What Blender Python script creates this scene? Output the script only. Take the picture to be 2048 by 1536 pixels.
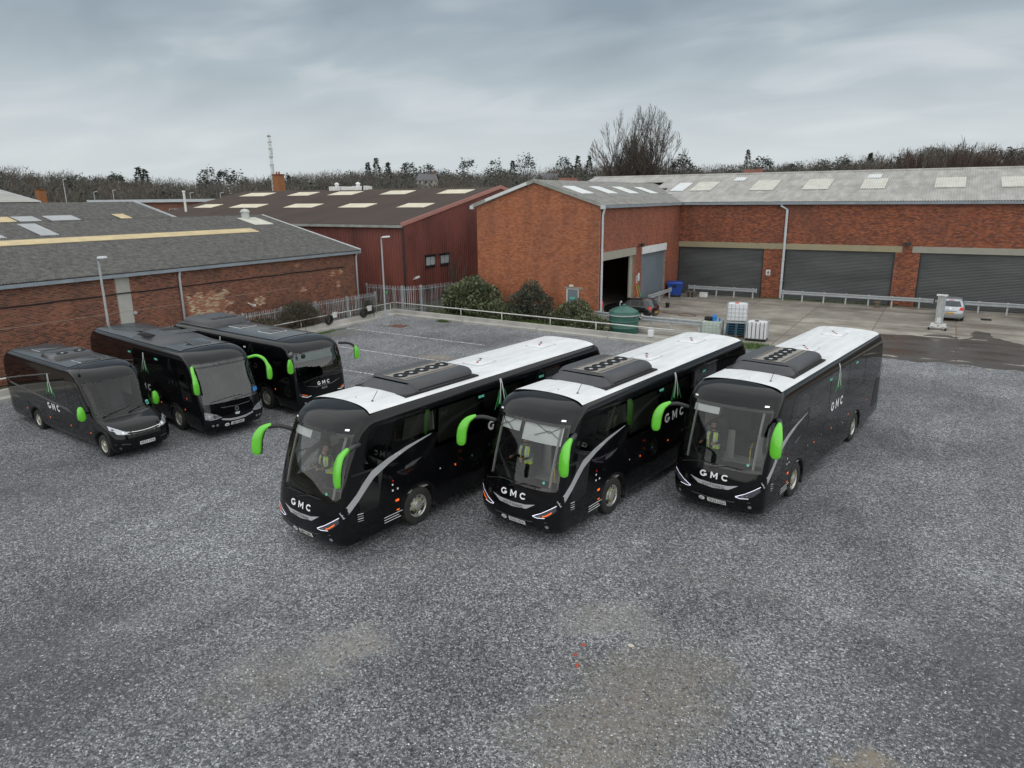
import bpy, bmesh, math, random
import numpy as np
from mathutils import Matrix, Vector
random.seed(7); RNG = np.random.default_rng(11)
for _o in list(bpy.data.objects): bpy.data.objects.remove(_o)
SC = bpy.context.scene; COL = SC.collection
R = math.radians
# ---------------------------------------------------------------- camera
cam = bpy.data.cameras.new('camera'); camo = bpy.data.objects.new('camera', cam); COL.objects.link(camo)
camo.matrix_world = Matrix(((0.85576381, -0.12357726, 0.50239125, 0), (0.51727268, 0.22288197, -0.82628845, 0), (-0.00986349, 0.96698102, 0.25465746, 8.4), (0, 0, 0, 1)))
cam.sensor_width = 36; cam.lens = 1420 / 2048 * 36; cam.clip_start = .1; cam.clip_end = 5000
SC.camera = camo
# ---------------------------------------------------------------- sky, sun, exposure
SUN_EL, SUN_AZ = 48, 150          # degrees; direction the light comes from, clockwise from +Y
def build_world():
    w = bpy.data.worlds.new('World'); SC.world = w; w.use_nodes = True
    nt = w.node_tree; N = nt.nodes; L = nt.links; N.clear()
    out = N.new('ShaderNodeOutputWorld'); bg = N.new('ShaderNodeBackground'); bg.inputs['Strength'].default_value = .1
    sky = N.new('ShaderNodeTexSky'); sky.sky_type = 'NISHITA'; sky.sun_disc = False
    sky.sun_elevation = R(SUN_EL); sky.sun_rotation = R(SUN_AZ); sky.air_density = 1.2; sky.dust_density = 3
    tc = N.new('ShaderNodeTexCoord')
    sep = N.new('ShaderNodeSeparateXYZ'); L.new(tc.outputs['Generated'], sep.inputs[0])
    # a flat cloud deck: direction divided by its height
    zz = N.new('ShaderNodeMath'); zz.operation = 'MAXIMUM'; L.new(sep.outputs['Z'], zz.inputs[0]); zz.inputs[1].default_value = 0
    za = N.new('ShaderNodeMath'); L.new(zz.outputs[0], za.inputs[0]); za.inputs[1].default_value = .22
    dv = N.new('ShaderNodeVectorMath'); dv.operation = 'DIVIDE'; L.new(tc.outputs['Generated'], dv.inputs[0])
    cmb = N.new('ShaderNodeCombineXYZ'); [L.new(za.outputs[0], cmb.inputs[i]) for i in range(3)]; L.new(cmb.outputs[0], dv.inputs[1])
    mp = N.new('ShaderNodeMapping'); mp.inputs['Rotation'].default_value = (0, 0, R(-28)); mp.inputs['Scale'].default_value = (.75, 1.2, 0)
    L.new(dv.outputs[0], mp.inputs[0])
    n1 = N.new('ShaderNodeTexNoise'); n1.inputs['Scale'].default_value = 2.6; n1.inputs['Detail'].default_value = 6; n1.inputs['Roughness'].default_value = .45; n1.inputs['Distortion'].default_value = .5
    n2 = N.new('ShaderNodeTexNoise'); n2.inputs['Scale'].default_value = .85; n2.inputs['Detail'].default_value = 3
    L.new(mp.outputs[0], n1.inputs['Vector']); L.new(mp.outputs[0], n2.inputs['Vector'])
    mx = N.new('ShaderNodeMix'); mx.data_type = 'FLOAT'; mx.inputs[0].default_value = .5; L.new(n1.outputs['Fac'], mx.inputs[2]); L.new(n2.outputs['Fac'], mx.inputs[3])
    rp = N.new('ShaderNodeValToRGB'); L.new(mx.outputs[0], rp.inputs[0])
    e = rp.color_ramp.elements; e[0].position = .30; e[0].color = (.125, .165, .198, 1); e[1].position = .68; e[1].color = (.43, .455, .47, 1)
    m = e.new(.5); m.color = (.225, .27, .305, 1)
    # the deck thins to a paler band low over the land
    hz = N.new('ShaderNodeMapRange'); hz.interpolation_type = 'SMOOTHSTEP'; L.new(zz.outputs[0], hz.inputs['Value'])
    hz.inputs['From Min'].default_value = 0; hz.inputs['From Max'].default_value = .26; hz.inputs['To Min'].default_value = .85; hz.inputs['To Max'].default_value = 0
    mc = N.new('ShaderNodeMix'); mc.data_type = 'RGBA'; L.new(hz.outputs[0], mc.inputs[0]); L.new(rp.outputs[0], mc.inputs[6]); mc.inputs[7].default_value = (.50, .535, .555, 1)
    sc = N.new('ShaderNodeVectorMath'); sc.operation = 'SCALE'; L.new(mc.outputs[2], sc.inputs[0]); sc.inputs['Scale'].default_value = 7.6
    ov = N.new('ShaderNodeMix'); ov.data_type = 'RGBA'; ov.inputs[0].default_value = .93; L.new(sky.outputs[0], ov.inputs[6]); L.new(sc.outputs[0], ov.inputs[7])
    L.new(ov.outputs[2], bg.inputs['Color']); L.new(bg.outputs[0], out.inputs[0])
build_world()
sun = bpy.data.lights.new('sun', 'SUN'); sun.energy = 1.5; sun.angle = R(178); sun.color = (1, .96, .9)
suno = bpy.data.objects.new('sun', sun); COL.objects.link(suno)
_d = Vector((math.sin(R(SUN_AZ)) * math.cos(R(SUN_EL)), math.cos(R(SUN_AZ)) * math.cos(R(SUN_EL)), math.sin(R(SUN_EL))))
suno.rotation_euler = _d.to_track_quat('Z', 'Y').to_euler()
vs = SC.view_settings; vs.view_transform = 'Standard'; vs.look = 'None'; vs.gamma = 1; vs.exposure = 0.9; vs.use_curve_mapping = False
# ---------------------------------------------------------------- materials
M = {}
def newmat(name):
    m = bpy.data.materials.new(name); m.use_nodes = True; M[name] = m
    nt = m.node_tree; return m, nt.nodes, nt.links, nt.nodes['Principled BSDF']
def pm(name, col, rough=.5, metal=0, var=.12, scale=3., bump=0, bscale=40., coat=0, dirt=None, dscale=1.2, damt=.5, rvar=.12, stretch=None, emit=None, spec=.5):
    m, N, L, b = newmat(name)
    tc = N.new('ShaderNodeTexCoord'); src = tc.outputs['Object']
    if stretch:
        mp = N.new('ShaderNodeMapping'); mp.inputs['Scale'].default_value = stretch; L.new(src, mp.inputs[0]); src = mp.outputs[0]
    n = N.new('ShaderNodeTexNoise'); n.inputs['Scale'].default_value = scale; n.inputs['Detail'].default_value = 5; L.new(src, n.inputs['Vector'])
    r = N.new('ShaderNodeValToRGB'); L.new(n.outputs['Fac'], r.inputs[0])
    e = r.color_ramp.elements; e[0].position = .3; e[1].position = .7
    e[0].color = (*[c * (1 - var) for c in col], 1); e[1].color = (*[min(1, c * (1 + var)) for c in col], 1)
    co = r.outputs[0]
    if dirt:
        d = N.new('ShaderNodeTexNoise'); d.inputs['Scale'].default_value = dscale; d.inputs['Detail'].default_value = 8; d.inputs['Roughness'].default_value = .65; L.new(src, d.inputs['Vector'])
        rr = N.new('ShaderNodeMapRange'); L.new(d.outputs['Fac'], rr.inputs['Value']); rr.inputs['From Min'].default_value = .42; rr.inputs['From Max'].default_value = .68; rr.inputs['To Max'].default_value = damt
        mx = N.new('ShaderNodeMix'); mx.data_type = 'RGBA'; L.new(rr.outputs[0], mx.inputs[0]); L.new(co, mx.inputs[6]); mx.inputs[7].default_value = (*dirt, 1); co = mx.outputs[2]
    L.new(co, b.inputs['Base Color'])
    rm = N.new('ShaderNodeMapRange'); L.new(n.outputs['Fac'], rm.inputs['Value']); rm.inputs['From Min'].default_value = .3; rm.inputs['From Max'].default_value = .7
    rm.inputs['To Min'].default_value = max(.01, rough * (1 - rvar)); rm.inputs['To Max'].default_value = min(1, rough * (1 + rvar)); L.new(rm.outputs[0], b.inputs['Roughness'])
    b.inputs['Metallic'].default_value = metal; b.inputs['Specular IOR Level'].default_value = spec
    if coat: b.inputs['Coat Weight'].default_value = coat; b.inputs['Coat Roughness'].default_value = .04
    if bump:
        bn = N.new('ShaderNodeTexNoise'); bn.inputs['Scale'].default_value = bscale; bn.inputs['Detail'].default_value = 4; L.new(src, bn.inputs['Vector'])
        bp = N.new('ShaderNodeBump'); bp.inputs['Strength'].default_value = bump; bp.inputs['Distance'].default_value = .02; L.new(bn.outputs['Fac'], bp.inputs['Height']); L.new(bp.outputs[0], b.inputs['Normal'])
    if emit: b.inputs['Emission Color'].default_value = (*emit[:3], 1); b.inputs['Emission Strength'].default_value = emit[3]
    return m
def glass(name, tint, ior=1.5, rough=0.0):
    m = bpy.data.materials.new(name); m.use_nodes = True; M[name] = m; nt = m.node_tree; N = nt.nodes; L = nt.links; N.clear()
    o = N.new('ShaderNodeOutputMaterial'); t = N.new('ShaderNodeBsdfTransparent'); t.inputs[0].default_value = (*tint, 1)
    g = N.new('ShaderNodeBsdfGlossy'); g.inputs['Roughness'].default_value = rough; g.inputs[0].default_value = (1, 1, 1, 1)
    f = N.new('ShaderNodeFresnel'); f.inputs['IOR'].default_value = ior
    tc = N.new('ShaderNodeTexCoord'); n = N.new('ShaderNodeTexNoise'); n.inputs['Scale'].default_value = 1.3; L.new(tc.outputs['Object'], n.inputs['Vector'])
    bp = N.new('ShaderNodeBump'); bp.inputs['Strength'].default_value = .06; bp.inputs['Distance'].default_value = .05; L.new(n.outputs['Fac'], bp.inputs['Height'])
    L.new(bp.outputs[0], g.inputs['Normal']); L.new(bp.outputs[0], f.inputs['Normal'])
    x = N.new('ShaderNodeMixShader'); L.new(f.outputs[0], x.inputs[0]); L.new(t.outputs[0], x.inputs[1]); L.new(g.outputs[0], x.inputs[2]); L.new(x.outputs[0], o.inputs[0])
    return m
pm('black_paint', (.004, .0042, .005), .08, var=.25, scale=1.2, coat=.08, dirt=(.02, .02, .019), dscale=2.2, damt=.04, rvar=.35, spec=.32)
pm('black_glass', (.003, .0033, .004), .03, var=.1, scale=.6, rvar=.5, spec=.4)
pm('black_plastic', (.018, .018, .019), .5, var=.25, scale=4, bump=.05)
pm('soft_black', (.012, .012, .012), .75, var=.2)
pm('ac_grey', (.045, .047, .052), .38, var=.15, scale=2, dirt=(.10, .10, .10), damt=.25)
pm('roof_white', (.78, .80, .81), .35, var=.03, scale=1.4, dirt=(.50, .51, .51), dscale=2.2, damt=.5, stretch=(.35, 1.6, 1))
pm('roof_black', (.022, .023, .025), .24, var=.2, scale=2, dirt=(.06, .06, .06), damt=.3, coat=.35)
pm('lime', (.13, .56, .035), .28, var=.06, coat=.5)
pm('silver', (.44, .45, .465), .35, metal=.15, var=.05, coat=.4)
pm('fan_deck', (.27, .255, .235), .5, var=.1)
pm('dark_silver', (.15, .155, .16), .42, metal=.6, var=.1)
pm('chrome', (.72, .72, .70), .16, metal=1, var=.05)
pm('rim_metal', (.72, .72, .69), .28, metal=.75, var=.15, scale=9, dirt=(.10, .09, .07), dscale=9, damt=.4)
pm('brass_nut', (.55, .52, .12), .4, metal=.3)
pm('tyre', (.016, .016, .016), .8, var=.25, scale=6, dirt=(.05, .047, .042), dscale=5, damt=.5)
pm('white_vinyl', (.80, .82, .82), .45, var=.03)
pm('green_vinyl', (.05, .48, .12), .45, var=.05)
pm('teal_vinyl', (.12, .50, .40), .45, var=.05)
pm('plate_white', (.72, .74, .72), .4, var=.04)
pm('plate_yellow', (.75, .42, .03), .4, var=.04)
pm('ink', (.01, .01, .012), .5)
pm('amber', (.75, .12, .01), .25, var=.05, emit=(1, .16, .02, .35))
pm('red_lens', (.55, .015, .015), .2, var=.1)
pm('drl', (.9, .9, .95), .2, emit=(.80, .76, 1., .55))
pm('lamp_clear', (.42, .44, .48), .12, metal=.6, var=.3, scale=14)
pm('lamp_dark', (.06, .06, .075), .1, var=.3, scale=14, coat=1)
pm('cream_trim', (.66, .62, .53), .7, var=.06)
pm('grey_trim', (.34, .34, .33), .7, var=.1)
pm('seat_cloth', (.035, .035, .042), .9, var=.3, scale=9)
pm('blind_white', (.72, .73, .72), .6, var=.04)
glass('windscreen', (.88, .91, .90)); glass('tint_glass', (.30, .34, .33)); glass('smoke_glass', (.20, .22, .22), 1.6)
glass('teal_glass', (.50, .64, .62), 1.8)
pm('skin', (.36, .19, .12), .55, var=.08, scale=14)
pm('hivis', (.62, .88, .04), .6, var=.06, emit=None)
pm('hivis_tape', (.62, .64, .64), .35, var=.05)
pm('dark_cloth', (.02, .022, .03), .9, var=.3)
pm('hair', (.012, .009, .007), .6, var=.3, scale=30)
pm('galv', (.42, .45, .47), .45, metal=.2, var=.16, scale=6, dirt=(.2, .2, .19), dscale=3, damt=.35)
pm('galv_pale', (.50, .52, .51), .5, metal=.1, var=.12, scale=5, dirt=(.25, .24, .21), damt=.4)
pm('gutter', (.24, .285, .32), .5, var=.12, scale=2, dirt=(.14, .15, .15), damt=.5, stretch=(1, 1, 4))
pm('pale_grey', (.52, .56, .60), .5, var=.06, dirt=(.33, .34, .34), damt=.3)
pm('rail_paint', (.62, .63, .60), .5, var=.08, dirt=(.35, .3, .24), damt=.35)
pm('verge', (.30, .31, .29), .8, var=.2, scale=2, dirt=(.16, .17, .12), damt=.6)
pm('verge_white', (.66, .69, .70), .6, var=.05, dirt=(.4, .42, .4), damt=.3)
pm('mortar', (.30, .25, .205), .95, var=.18, scale=4, bump=.3)
pm('mortar_dark', (.17, .13, .11), .95, var=.2, scale=4, bump=.3)
pm('lintel', (.33, .295, .19), .85, var=.12, scale=1.5, dirt=(.17, .16, .11), dscale=1.5, damt=.55, bump=.2)
pm('lintel_grey', (.33, .32, .27), .85, var=.12, scale=1.5, dirt=(.18, .18, .15), dscale=1.5, damt=.5, bump=.2)
pm('concrete', (.45, .44, .41), .85, var=.14, scale=2.2, dirt=(.19, .185, .17), dscale=1.1, damt=.6, bump=.35, bscale=30)
pm('concrete_panel', (.40, .40, .37), .85, var=.08, scale=1.2, dirt=(.26, .26, .235), dscale=1.4, damt=.5, bump=.2)
pm('shutter', (.082, .092, .092), .55, var=.16, scale=.8, dirt=(.028, .03, .03), dscale=.5, damt=.6, stretch=(.35, .35, 1.6))
pm('shutter_blue', (.155, .195, .225), .5, var=.08, scale=.8, dirt=(.09, .11, .125), dscale=.6, damt=.4)
pm('asb_dark', (.075, .076, .075), .95, var=.4, scale=4, dirt=(.19, .185, .165), dscale=3.2, damt=.6, bump=.4, bscale=14)
pm('asb_mid', (.25, .25, .24), .92, var=.2, scale=4, dirt=(.10, .10, .085), dscale=1.6, damt=.6, bump=.3, bscale=14)
pm('asb_light', (.40, .395, .375), .9, var=.16, scale=2, dirt=(.22, .22, .20), dscale=1.2, damt=.6, stretch=(1, .25, 1), bump=.2)
pm('brown_roof', (.075, .053, .043), .8, var=.16, scale=1.2, dirt=(.045, .038, .034), dscale=.35, damt=.6, stretch=(1, .4, 1))
pm('sky_cream', (.68, .64, .52), .55, var=.07, scale=2, dirt=(.42, .36, .2), damt=.35)
pm('sky_yellow', (.56, .46, .27), .6, var=.14, scale=1.3, dirt=(.42, .33, .18), damt=.5)
pm('sky_pale', (.57, .57, .52), .55, var=.1, scale=2, dirt=(.36, .34, .24), damt=.4)
pm('sky_white', (.68, .71, .72), .5, var=.05, dirt=(.50, .51, .48), damt=.4)
pm('sky_grey', (.38, .40, .42), .6, var=.1, dirt=(.27, .28, .28), damt=.4)
pm('red_sheet', (.20, .060, .046), .6, var=.13, scale=.7, dirt=(.075, .026, .022), dscale=.55, damt=.75, stretch=(1, 1, .45))
pm('dark_metal', (.022, .024, .026), .5, var=.15)
pm('curtain', (.40, .44, .45), .8, var=.15, scale=7)
pm('white_paint', (.70, .71, .70), .5, var=.06, dirt=(.42, .41, .38), damt=.35)
pm('door_grey', (.16, .20, .23), .5, var=.1)
pm('bin_blue', (.012, .065, .34), .4, var=.1, dirt=(.02, .05, .2), damt=.4)
pm('tank_green', (.030, .115, .090), .42, var=.14, scale=1.5, dirt=(.05, .13, .11), damt=.4)
pm('ibc_white', (.70, .71, .73), .45, var=.06, dirt=(.5, .52, .5), damt=.3)
pm('ibc_green', (.45, .53, .46), .45, var=.1, dirt=(.3, .38, .32), damt=.4)
pm('pallet_blue', (.03, .10, .16), .8, var=.25, scale=8, dirt=(.06, .07, .06), damt=.4)
pm('pallet_wood', (.22, .145, .085), .85, var=.25, scale=8, dirt=(.10, .08, .06), damt=.5)
pm('old_wood', (.13, .115, .095), .9, var=.3, scale=8)
pm('blue_plastic', (.02, .22, .62), .4, var=.08)
pm('red_plastic', (.62, .035, .02), .45, var=.08)
pm('yellow_plastic', (.62, .45, .03), .5)
pm('rust', (.14, .055, .03), .9, var=.25, scale=14)
pm('car_black', (.008, .008, .009), .18, var=.2, coat=.6)
pm('car_silver', (.42, .455, .49), .3, metal=.55, var=.05, coat=.5)
pm('house_brick', (.20, .10, .07), .9, var=.15); pm('house_white', (.38, .37, .35), .8, var=.06); pm('house_roof', (.17, .07, .05), .85, var=.2, scale=.6); pm('slate', (.11, .11, .12), .8, var=.2)
pm('bark', (.085, .072, .06), .95, var=.3, scale=3); pm('twig', (.075, .058, .045), .95, var=.3, scale=.6)
pm('chimney_brick', (.27, .115, .045), .9, var=.15)
pm('red_shard', (.42, .06, .03), .7, var=.2); pm('pale_stone', (.50, .47, .40), .85, var=.15)
def leafmat(name, c0, c1, c2, rough=.6, trans=.0):
    m, N, L, b = newmat(name); g = N.new('ShaderNodeNewGeometry'); r = N.new('ShaderNodeValToRGB'); L.new(g.outputs['Random Per Island'], r.inputs[0])
    e = r.color_ramp.elements; e[0].color = (*c0, 1); e[1].color = (*c2, 1); e.new(.55).color = (*c1, 1)
    tc = N.new('ShaderNodeTexCoord'); n = N.new('ShaderNodeTexNoise'); n.inputs['Scale'].default_value = .9; n.inputs['Detail'].default_value = 3; L.new(tc.outputs['Object'], n.inputs['Vector'])
    mr = N.new('ShaderNodeMapRange'); L.new(n.outputs['Fac'], mr.inputs['Value']); mr.inputs['From Min'].default_value = .3; mr.inputs['From Max'].default_value = .7; mr.inputs['To Min'].default_value = .65; mr.inputs['To Max'].default_value = 1.3
    v = N.new('ShaderNodeVectorMath'); v.operation = 'SCALE'; L.new(r.outputs[0], v.inputs[0]); L.new(mr.outputs[0], v.inputs['Scale'])
    L.new(v.outputs[0], b.inputs['Base Color']); b.inputs['Roughness'].default_value = rough
    return m
leafmat('leaf_bush', (.04, .055, .026), (.10, .125, .06), (.22, .24, .14))
leafmat('leaf_scrub', (.045, .042, .028), (.085, .078, .05), (.13, .12, .08), .9)
leafmat('twig_far', (.07, .063, .055), (.105, .092, .08), (.145, .128, .112), .95)
leafmat('twig_olive', (.085, .082, .065), (.12, .115, .09), (.16, .15, .12), .95)
leafmat('twig_red', (.050, .032, .026), (.075, .048, .038), (.11, .075, .06), .95)
leafmat('conifer', (.022, .033, .028), (.04, .055, .045), (.065, .08, .065), .8)
leafmat('grass_blade', (.045, .09, .02), (.08, .15, .03), (.13, .20, .06), .7)
leafmat('moss', (.05, .07, .02), (.09, .10, .035), (.12, .12, .05), .9)
def brickmat(name, cols, patch, pamt):
    m, N, L, b = newmat(name)
    g = N.new('ShaderNodeNewGeometry'); oi = N.new('ShaderNodeObjectInfo')
    ad = N.new('ShaderNodeMath'); L.new(g.outputs['Random Per Island'], ad.inputs[0]); L.new(oi.outputs['Random'], ad.inputs[1])
    fr = N.new('ShaderNodeMath'); fr.operation = 'FRACT'; L.new(ad.outputs[0], fr.inputs[0])
    r = N.new('ShaderNodeValToRGB'); L.new(fr.outputs[0], r.inputs[0]); r.color_ramp.interpolation = 'LINEAR'
    e = r.color_ramp.elements; e[0].color = (*cols[0], 1); e[1].color = (*cols[-1], 1)
    for i, c in enumerate(cols[1:-1]): e.new((i + 1) / (len(cols) - 1)).color = (*c, 1)
    n = N.new('ShaderNodeTexNoise'); n.inputs['Scale'].default_value = .38; n.inputs['Detail'].default_value = 6; n.inputs['Roughness'].default_value = .6; L.new(g.outputs['Position'], n.inputs['Vector'])
    mr = N.new('ShaderNodeMapRange'); L.new(n.outputs['Fac'], mr.inputs['Value']); mr.inputs['From Min'].default_value = .45; mr.inputs['From Max'].default_value = .7; mr.inputs['To Max'].default_value = pamt
    mx = N.new('ShaderNodeMix'); mx.data_type = 'RGBA'; L.new(mr.outputs[0], mx.inputs[0]); L.new(r.outputs[0], mx.inputs[6]); mx.inputs[7].default_value = (*patch, 1)
    mz = N.new('ShaderNodeMapping'); mz.inputs['Scale'].default_value = (1, 1, .14); L.new(g.outputs['Position'], mz.inputs[0])
    nz = N.new('ShaderNodeTexNoise'); nz.inputs['Scale'].default_value = 1.1; nz.inputs['Detail'].default_value = 6; L.new(mz.outputs[0], nz.inputs['Vector'])
    mq = N.new('ShaderNodeMapRange'); L.new(nz.outputs['Fac'], mq.inputs['Value']); mq.inputs['From Min'].default_value = .36; mq.inputs['From Max'].default_value = .56; mq.inputs['To Min'].default_value = .82; mq.inputs['To Max'].default_value = 1.04
    vz = N.new('ShaderNodeVectorMath'); vz.operation = 'SCALE'; L.new(mx.outputs[2], vz.inputs[0]); L.new(mq.outputs[0], vz.inputs['Scale'])
    L.new(vz.outputs[0], b.inputs['Base Color']); b.inputs['Roughness'].default_value = .9
    return m
brickmat('brick_brown', [(.06, .028, .022), (.18, .06, .034), (.235, .08, .044), (.28, .105, .058), (.10, .04, .028)], (.13, .06, .042), .5)
brickmat('brick_orange', [(.27, .08, .032), (.40, .118, .042), (.45, .142, .053), (.50, .19, .09), (.24, .07, .033)], (.33, .115, .065), .35)
brickmat('brick_red', [(.19, .05, .026), (.29, .075, .036), (.34, .09, .044), (.38, .12, .065), (.16, .045, .03)], (.18, .062, .042), .45)
brickmat('brick_mixed', [(.14, .045, .028), (.28, .082, .036), (.36, .108, .045), (.41, .145, .075), (.12, .045, .035), (.32, .09, .038)], (.12, .055, .042), .6)
brickmat('brick_spalled', [(.62, .56, .42), (.30, .11, .055), (.36, .14, .07), (.55, .47, .34), (.33, .12, .06)], (.36, .15, .08), .4)
def gravelmat(name, tints, scale, patches):
    m, N, L, b = newmat(name)
    g = N.new('ShaderNodeNewGeometry'); pos = g.outputs['Position']
    v1 = N.new('ShaderNodeTexVoronoi'); v1.inputs['Scale'].default_value = scale; L.new(pos, v1.inputs['Vector'])
    v2 = N.new('ShaderNodeTexVoronoi'); v2.inputs['Scale'].default_value = scale * 2.3; L.new(pos, v2.inputs['Vector'])
    s1 = N.new('ShaderNodeSeparateColor'); L.new(v1.outputs['Color'], s1.inputs[0]); s2 = N.new('ShaderNodeSeparateColor'); L.new(v2.outputs['Color'], s2.inputs[0])
    mx = N.new('ShaderNodeMix'); mx.data_type = 'FLOAT'; mx.inputs[0].default_value = .42; L.new(s1.outputs[0], mx.inputs[2]); L.new(s2.outputs[0], mx.inputs[3])
    r = N.new('ShaderNodeValToRGB'); L.new(mx.outputs[0], r.inputs[0]); e = r.color_ramp.elements
    e[0].position = .12; e[0].color = (*tints[0], 1); e[1].position = .93; e[1].color = (*tints[3], 1)
    e.new(.45).color = (*tints[1], 1); e.new(.74).color = (*tints[2], 1)
    # broad worn and damp areas
    n = N.new('ShaderNodeTexNoise'); n.inputs['Scale'].default_value = .16; n.inputs['Detail'].default_value = 7; n.inputs['Roughness'].default_value = .6; L.new(pos, n.inputs['Vector'])
    mr = N.new('ShaderNodeMapRange'); L.new(n.outputs['Fac'], mr.inputs['Value']); mr.inputs['From Min'].default_value = .32; mr.inputs['From Max'].default_value = .66; mr.inputs['To Min'].default_value = .5; mr.inputs['To Max'].default_value = 1.22
    sc = N.new('ShaderNodeVectorMath'); sc.operation = 'SCALE'; L.new(r.outputs[0], sc.inputs[0]); L.new(mr.outputs[0], sc.inputs['Scale'])
    mt = N.new('ShaderNodeMapping'); mt.inputs['Scale'].default_value = (.9, .10, 1); mt.inputs['Rotation'].default_value = (0, 0, R(24)); L.new(pos, mt.inputs[0])
    nt2 = N.new('ShaderNodeTexNoise'); nt2.inputs['Scale'].default_value = 1.1; nt2.inputs['Detail'].default_value = 5; nt2.inputs['Distortion'].default_value = .8; L.new(mt.outputs[0], nt2.inputs['Vector'])
    mr2 = N.new('ShaderNodeMapRange'); L.new(nt2.outputs['Fac'], mr2.inputs['Value']); mr2.inputs['From Min'].default_value = .35; mr2.inputs['From Max'].default_value = .62; mr2.inputs['To Min'].default_value = .88; mr2.inputs['To Max'].default_value = 1.06
    s2_ = N.new('ShaderNodeVectorMath'); s2_.operation = 'SCALE'; L.new(sc.outputs[0], s2_.inputs[0]); L.new(mr2.outputs[0], s2_.inputs['Scale'])
    co = s2_.outputs[0]
    nw = N.new('ShaderNodeTexNoise'); nw.inputs['Scale'].default_value = .8; nw.inputs['Detail'].default_value = 6; nw.inputs['Roughness'].default_value = .68; L.new(pos, nw.inputs['Vector'])
    wp = N.new('ShaderNodeVectorMath'); wp.operation = 'MULTIPLY_ADD'; L.new(nw.outputs['Color'], wp.inputs[0]); wp.inputs[1].default_value = (2.6, 2.6, 0); L.new(pos, wp.inputs[2])
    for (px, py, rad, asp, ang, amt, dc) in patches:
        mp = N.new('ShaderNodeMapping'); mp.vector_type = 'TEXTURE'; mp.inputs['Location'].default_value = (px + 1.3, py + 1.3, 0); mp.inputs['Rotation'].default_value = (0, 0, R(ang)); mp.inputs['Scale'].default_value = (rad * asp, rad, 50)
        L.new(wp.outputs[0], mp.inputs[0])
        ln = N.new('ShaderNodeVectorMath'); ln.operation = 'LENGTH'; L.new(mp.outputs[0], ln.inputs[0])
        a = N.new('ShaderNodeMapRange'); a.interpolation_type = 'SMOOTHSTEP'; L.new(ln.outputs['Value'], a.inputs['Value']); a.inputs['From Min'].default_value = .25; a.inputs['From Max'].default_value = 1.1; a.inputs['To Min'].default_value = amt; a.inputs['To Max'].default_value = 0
        # stones still show through the dirt and the painted corner darkening
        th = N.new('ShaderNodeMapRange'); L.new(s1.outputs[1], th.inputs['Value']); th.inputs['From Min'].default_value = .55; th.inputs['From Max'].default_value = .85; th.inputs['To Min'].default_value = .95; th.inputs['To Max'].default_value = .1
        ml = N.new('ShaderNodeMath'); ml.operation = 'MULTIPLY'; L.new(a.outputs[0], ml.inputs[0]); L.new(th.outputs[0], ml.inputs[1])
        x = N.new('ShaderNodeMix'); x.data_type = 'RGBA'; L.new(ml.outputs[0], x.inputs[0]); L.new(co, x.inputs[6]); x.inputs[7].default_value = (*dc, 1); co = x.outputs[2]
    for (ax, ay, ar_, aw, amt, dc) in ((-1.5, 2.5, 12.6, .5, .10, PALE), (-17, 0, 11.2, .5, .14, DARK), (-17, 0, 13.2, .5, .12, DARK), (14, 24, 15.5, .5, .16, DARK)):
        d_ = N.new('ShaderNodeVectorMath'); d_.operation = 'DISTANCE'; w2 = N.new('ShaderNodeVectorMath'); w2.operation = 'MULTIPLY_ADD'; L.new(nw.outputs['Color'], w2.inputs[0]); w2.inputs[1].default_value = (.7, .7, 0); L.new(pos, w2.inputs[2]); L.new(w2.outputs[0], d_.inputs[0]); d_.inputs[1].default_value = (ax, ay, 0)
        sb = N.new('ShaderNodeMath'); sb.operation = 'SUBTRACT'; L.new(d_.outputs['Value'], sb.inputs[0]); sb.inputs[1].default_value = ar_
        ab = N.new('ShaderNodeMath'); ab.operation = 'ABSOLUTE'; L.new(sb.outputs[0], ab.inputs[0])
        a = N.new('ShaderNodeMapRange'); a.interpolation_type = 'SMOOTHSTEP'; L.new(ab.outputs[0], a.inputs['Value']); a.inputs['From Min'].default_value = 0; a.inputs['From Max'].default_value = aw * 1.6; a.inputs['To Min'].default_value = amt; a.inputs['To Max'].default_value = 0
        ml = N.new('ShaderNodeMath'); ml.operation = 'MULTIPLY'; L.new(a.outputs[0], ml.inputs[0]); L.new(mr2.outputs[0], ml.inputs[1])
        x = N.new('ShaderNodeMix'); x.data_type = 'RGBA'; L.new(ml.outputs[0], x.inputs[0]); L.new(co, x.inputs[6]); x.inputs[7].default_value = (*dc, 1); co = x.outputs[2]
    L.new(co, b.inputs['Base Color']); b.inputs['Roughness'].default_value = .78; b.inputs['Specular IOR Level'].default_value = .4
    bp = N.new('ShaderNodeBump'); bp.inputs['Strength'].default_value = .85; bp.inputs['Distance'].default_value = .03; bp.invert = True
    hh = N.new('ShaderNodeMix'); hh.data_type = 'FLOAT'; hh.inputs[0].default_value = .4; L.new(v1.outputs['Distance'], hh.inputs[2]); L.new(v2.outputs['Distance'], hh.inputs[3])
    L.new(hh.outputs[0], bp.inputs['Height']); L.new(bp.outputs[0], b.inputs['Normal'])
    return m
TAN = (.215, .19, .155); PALE = (.30, .28, .255); DARK = (.06, .062, .07)
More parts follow.
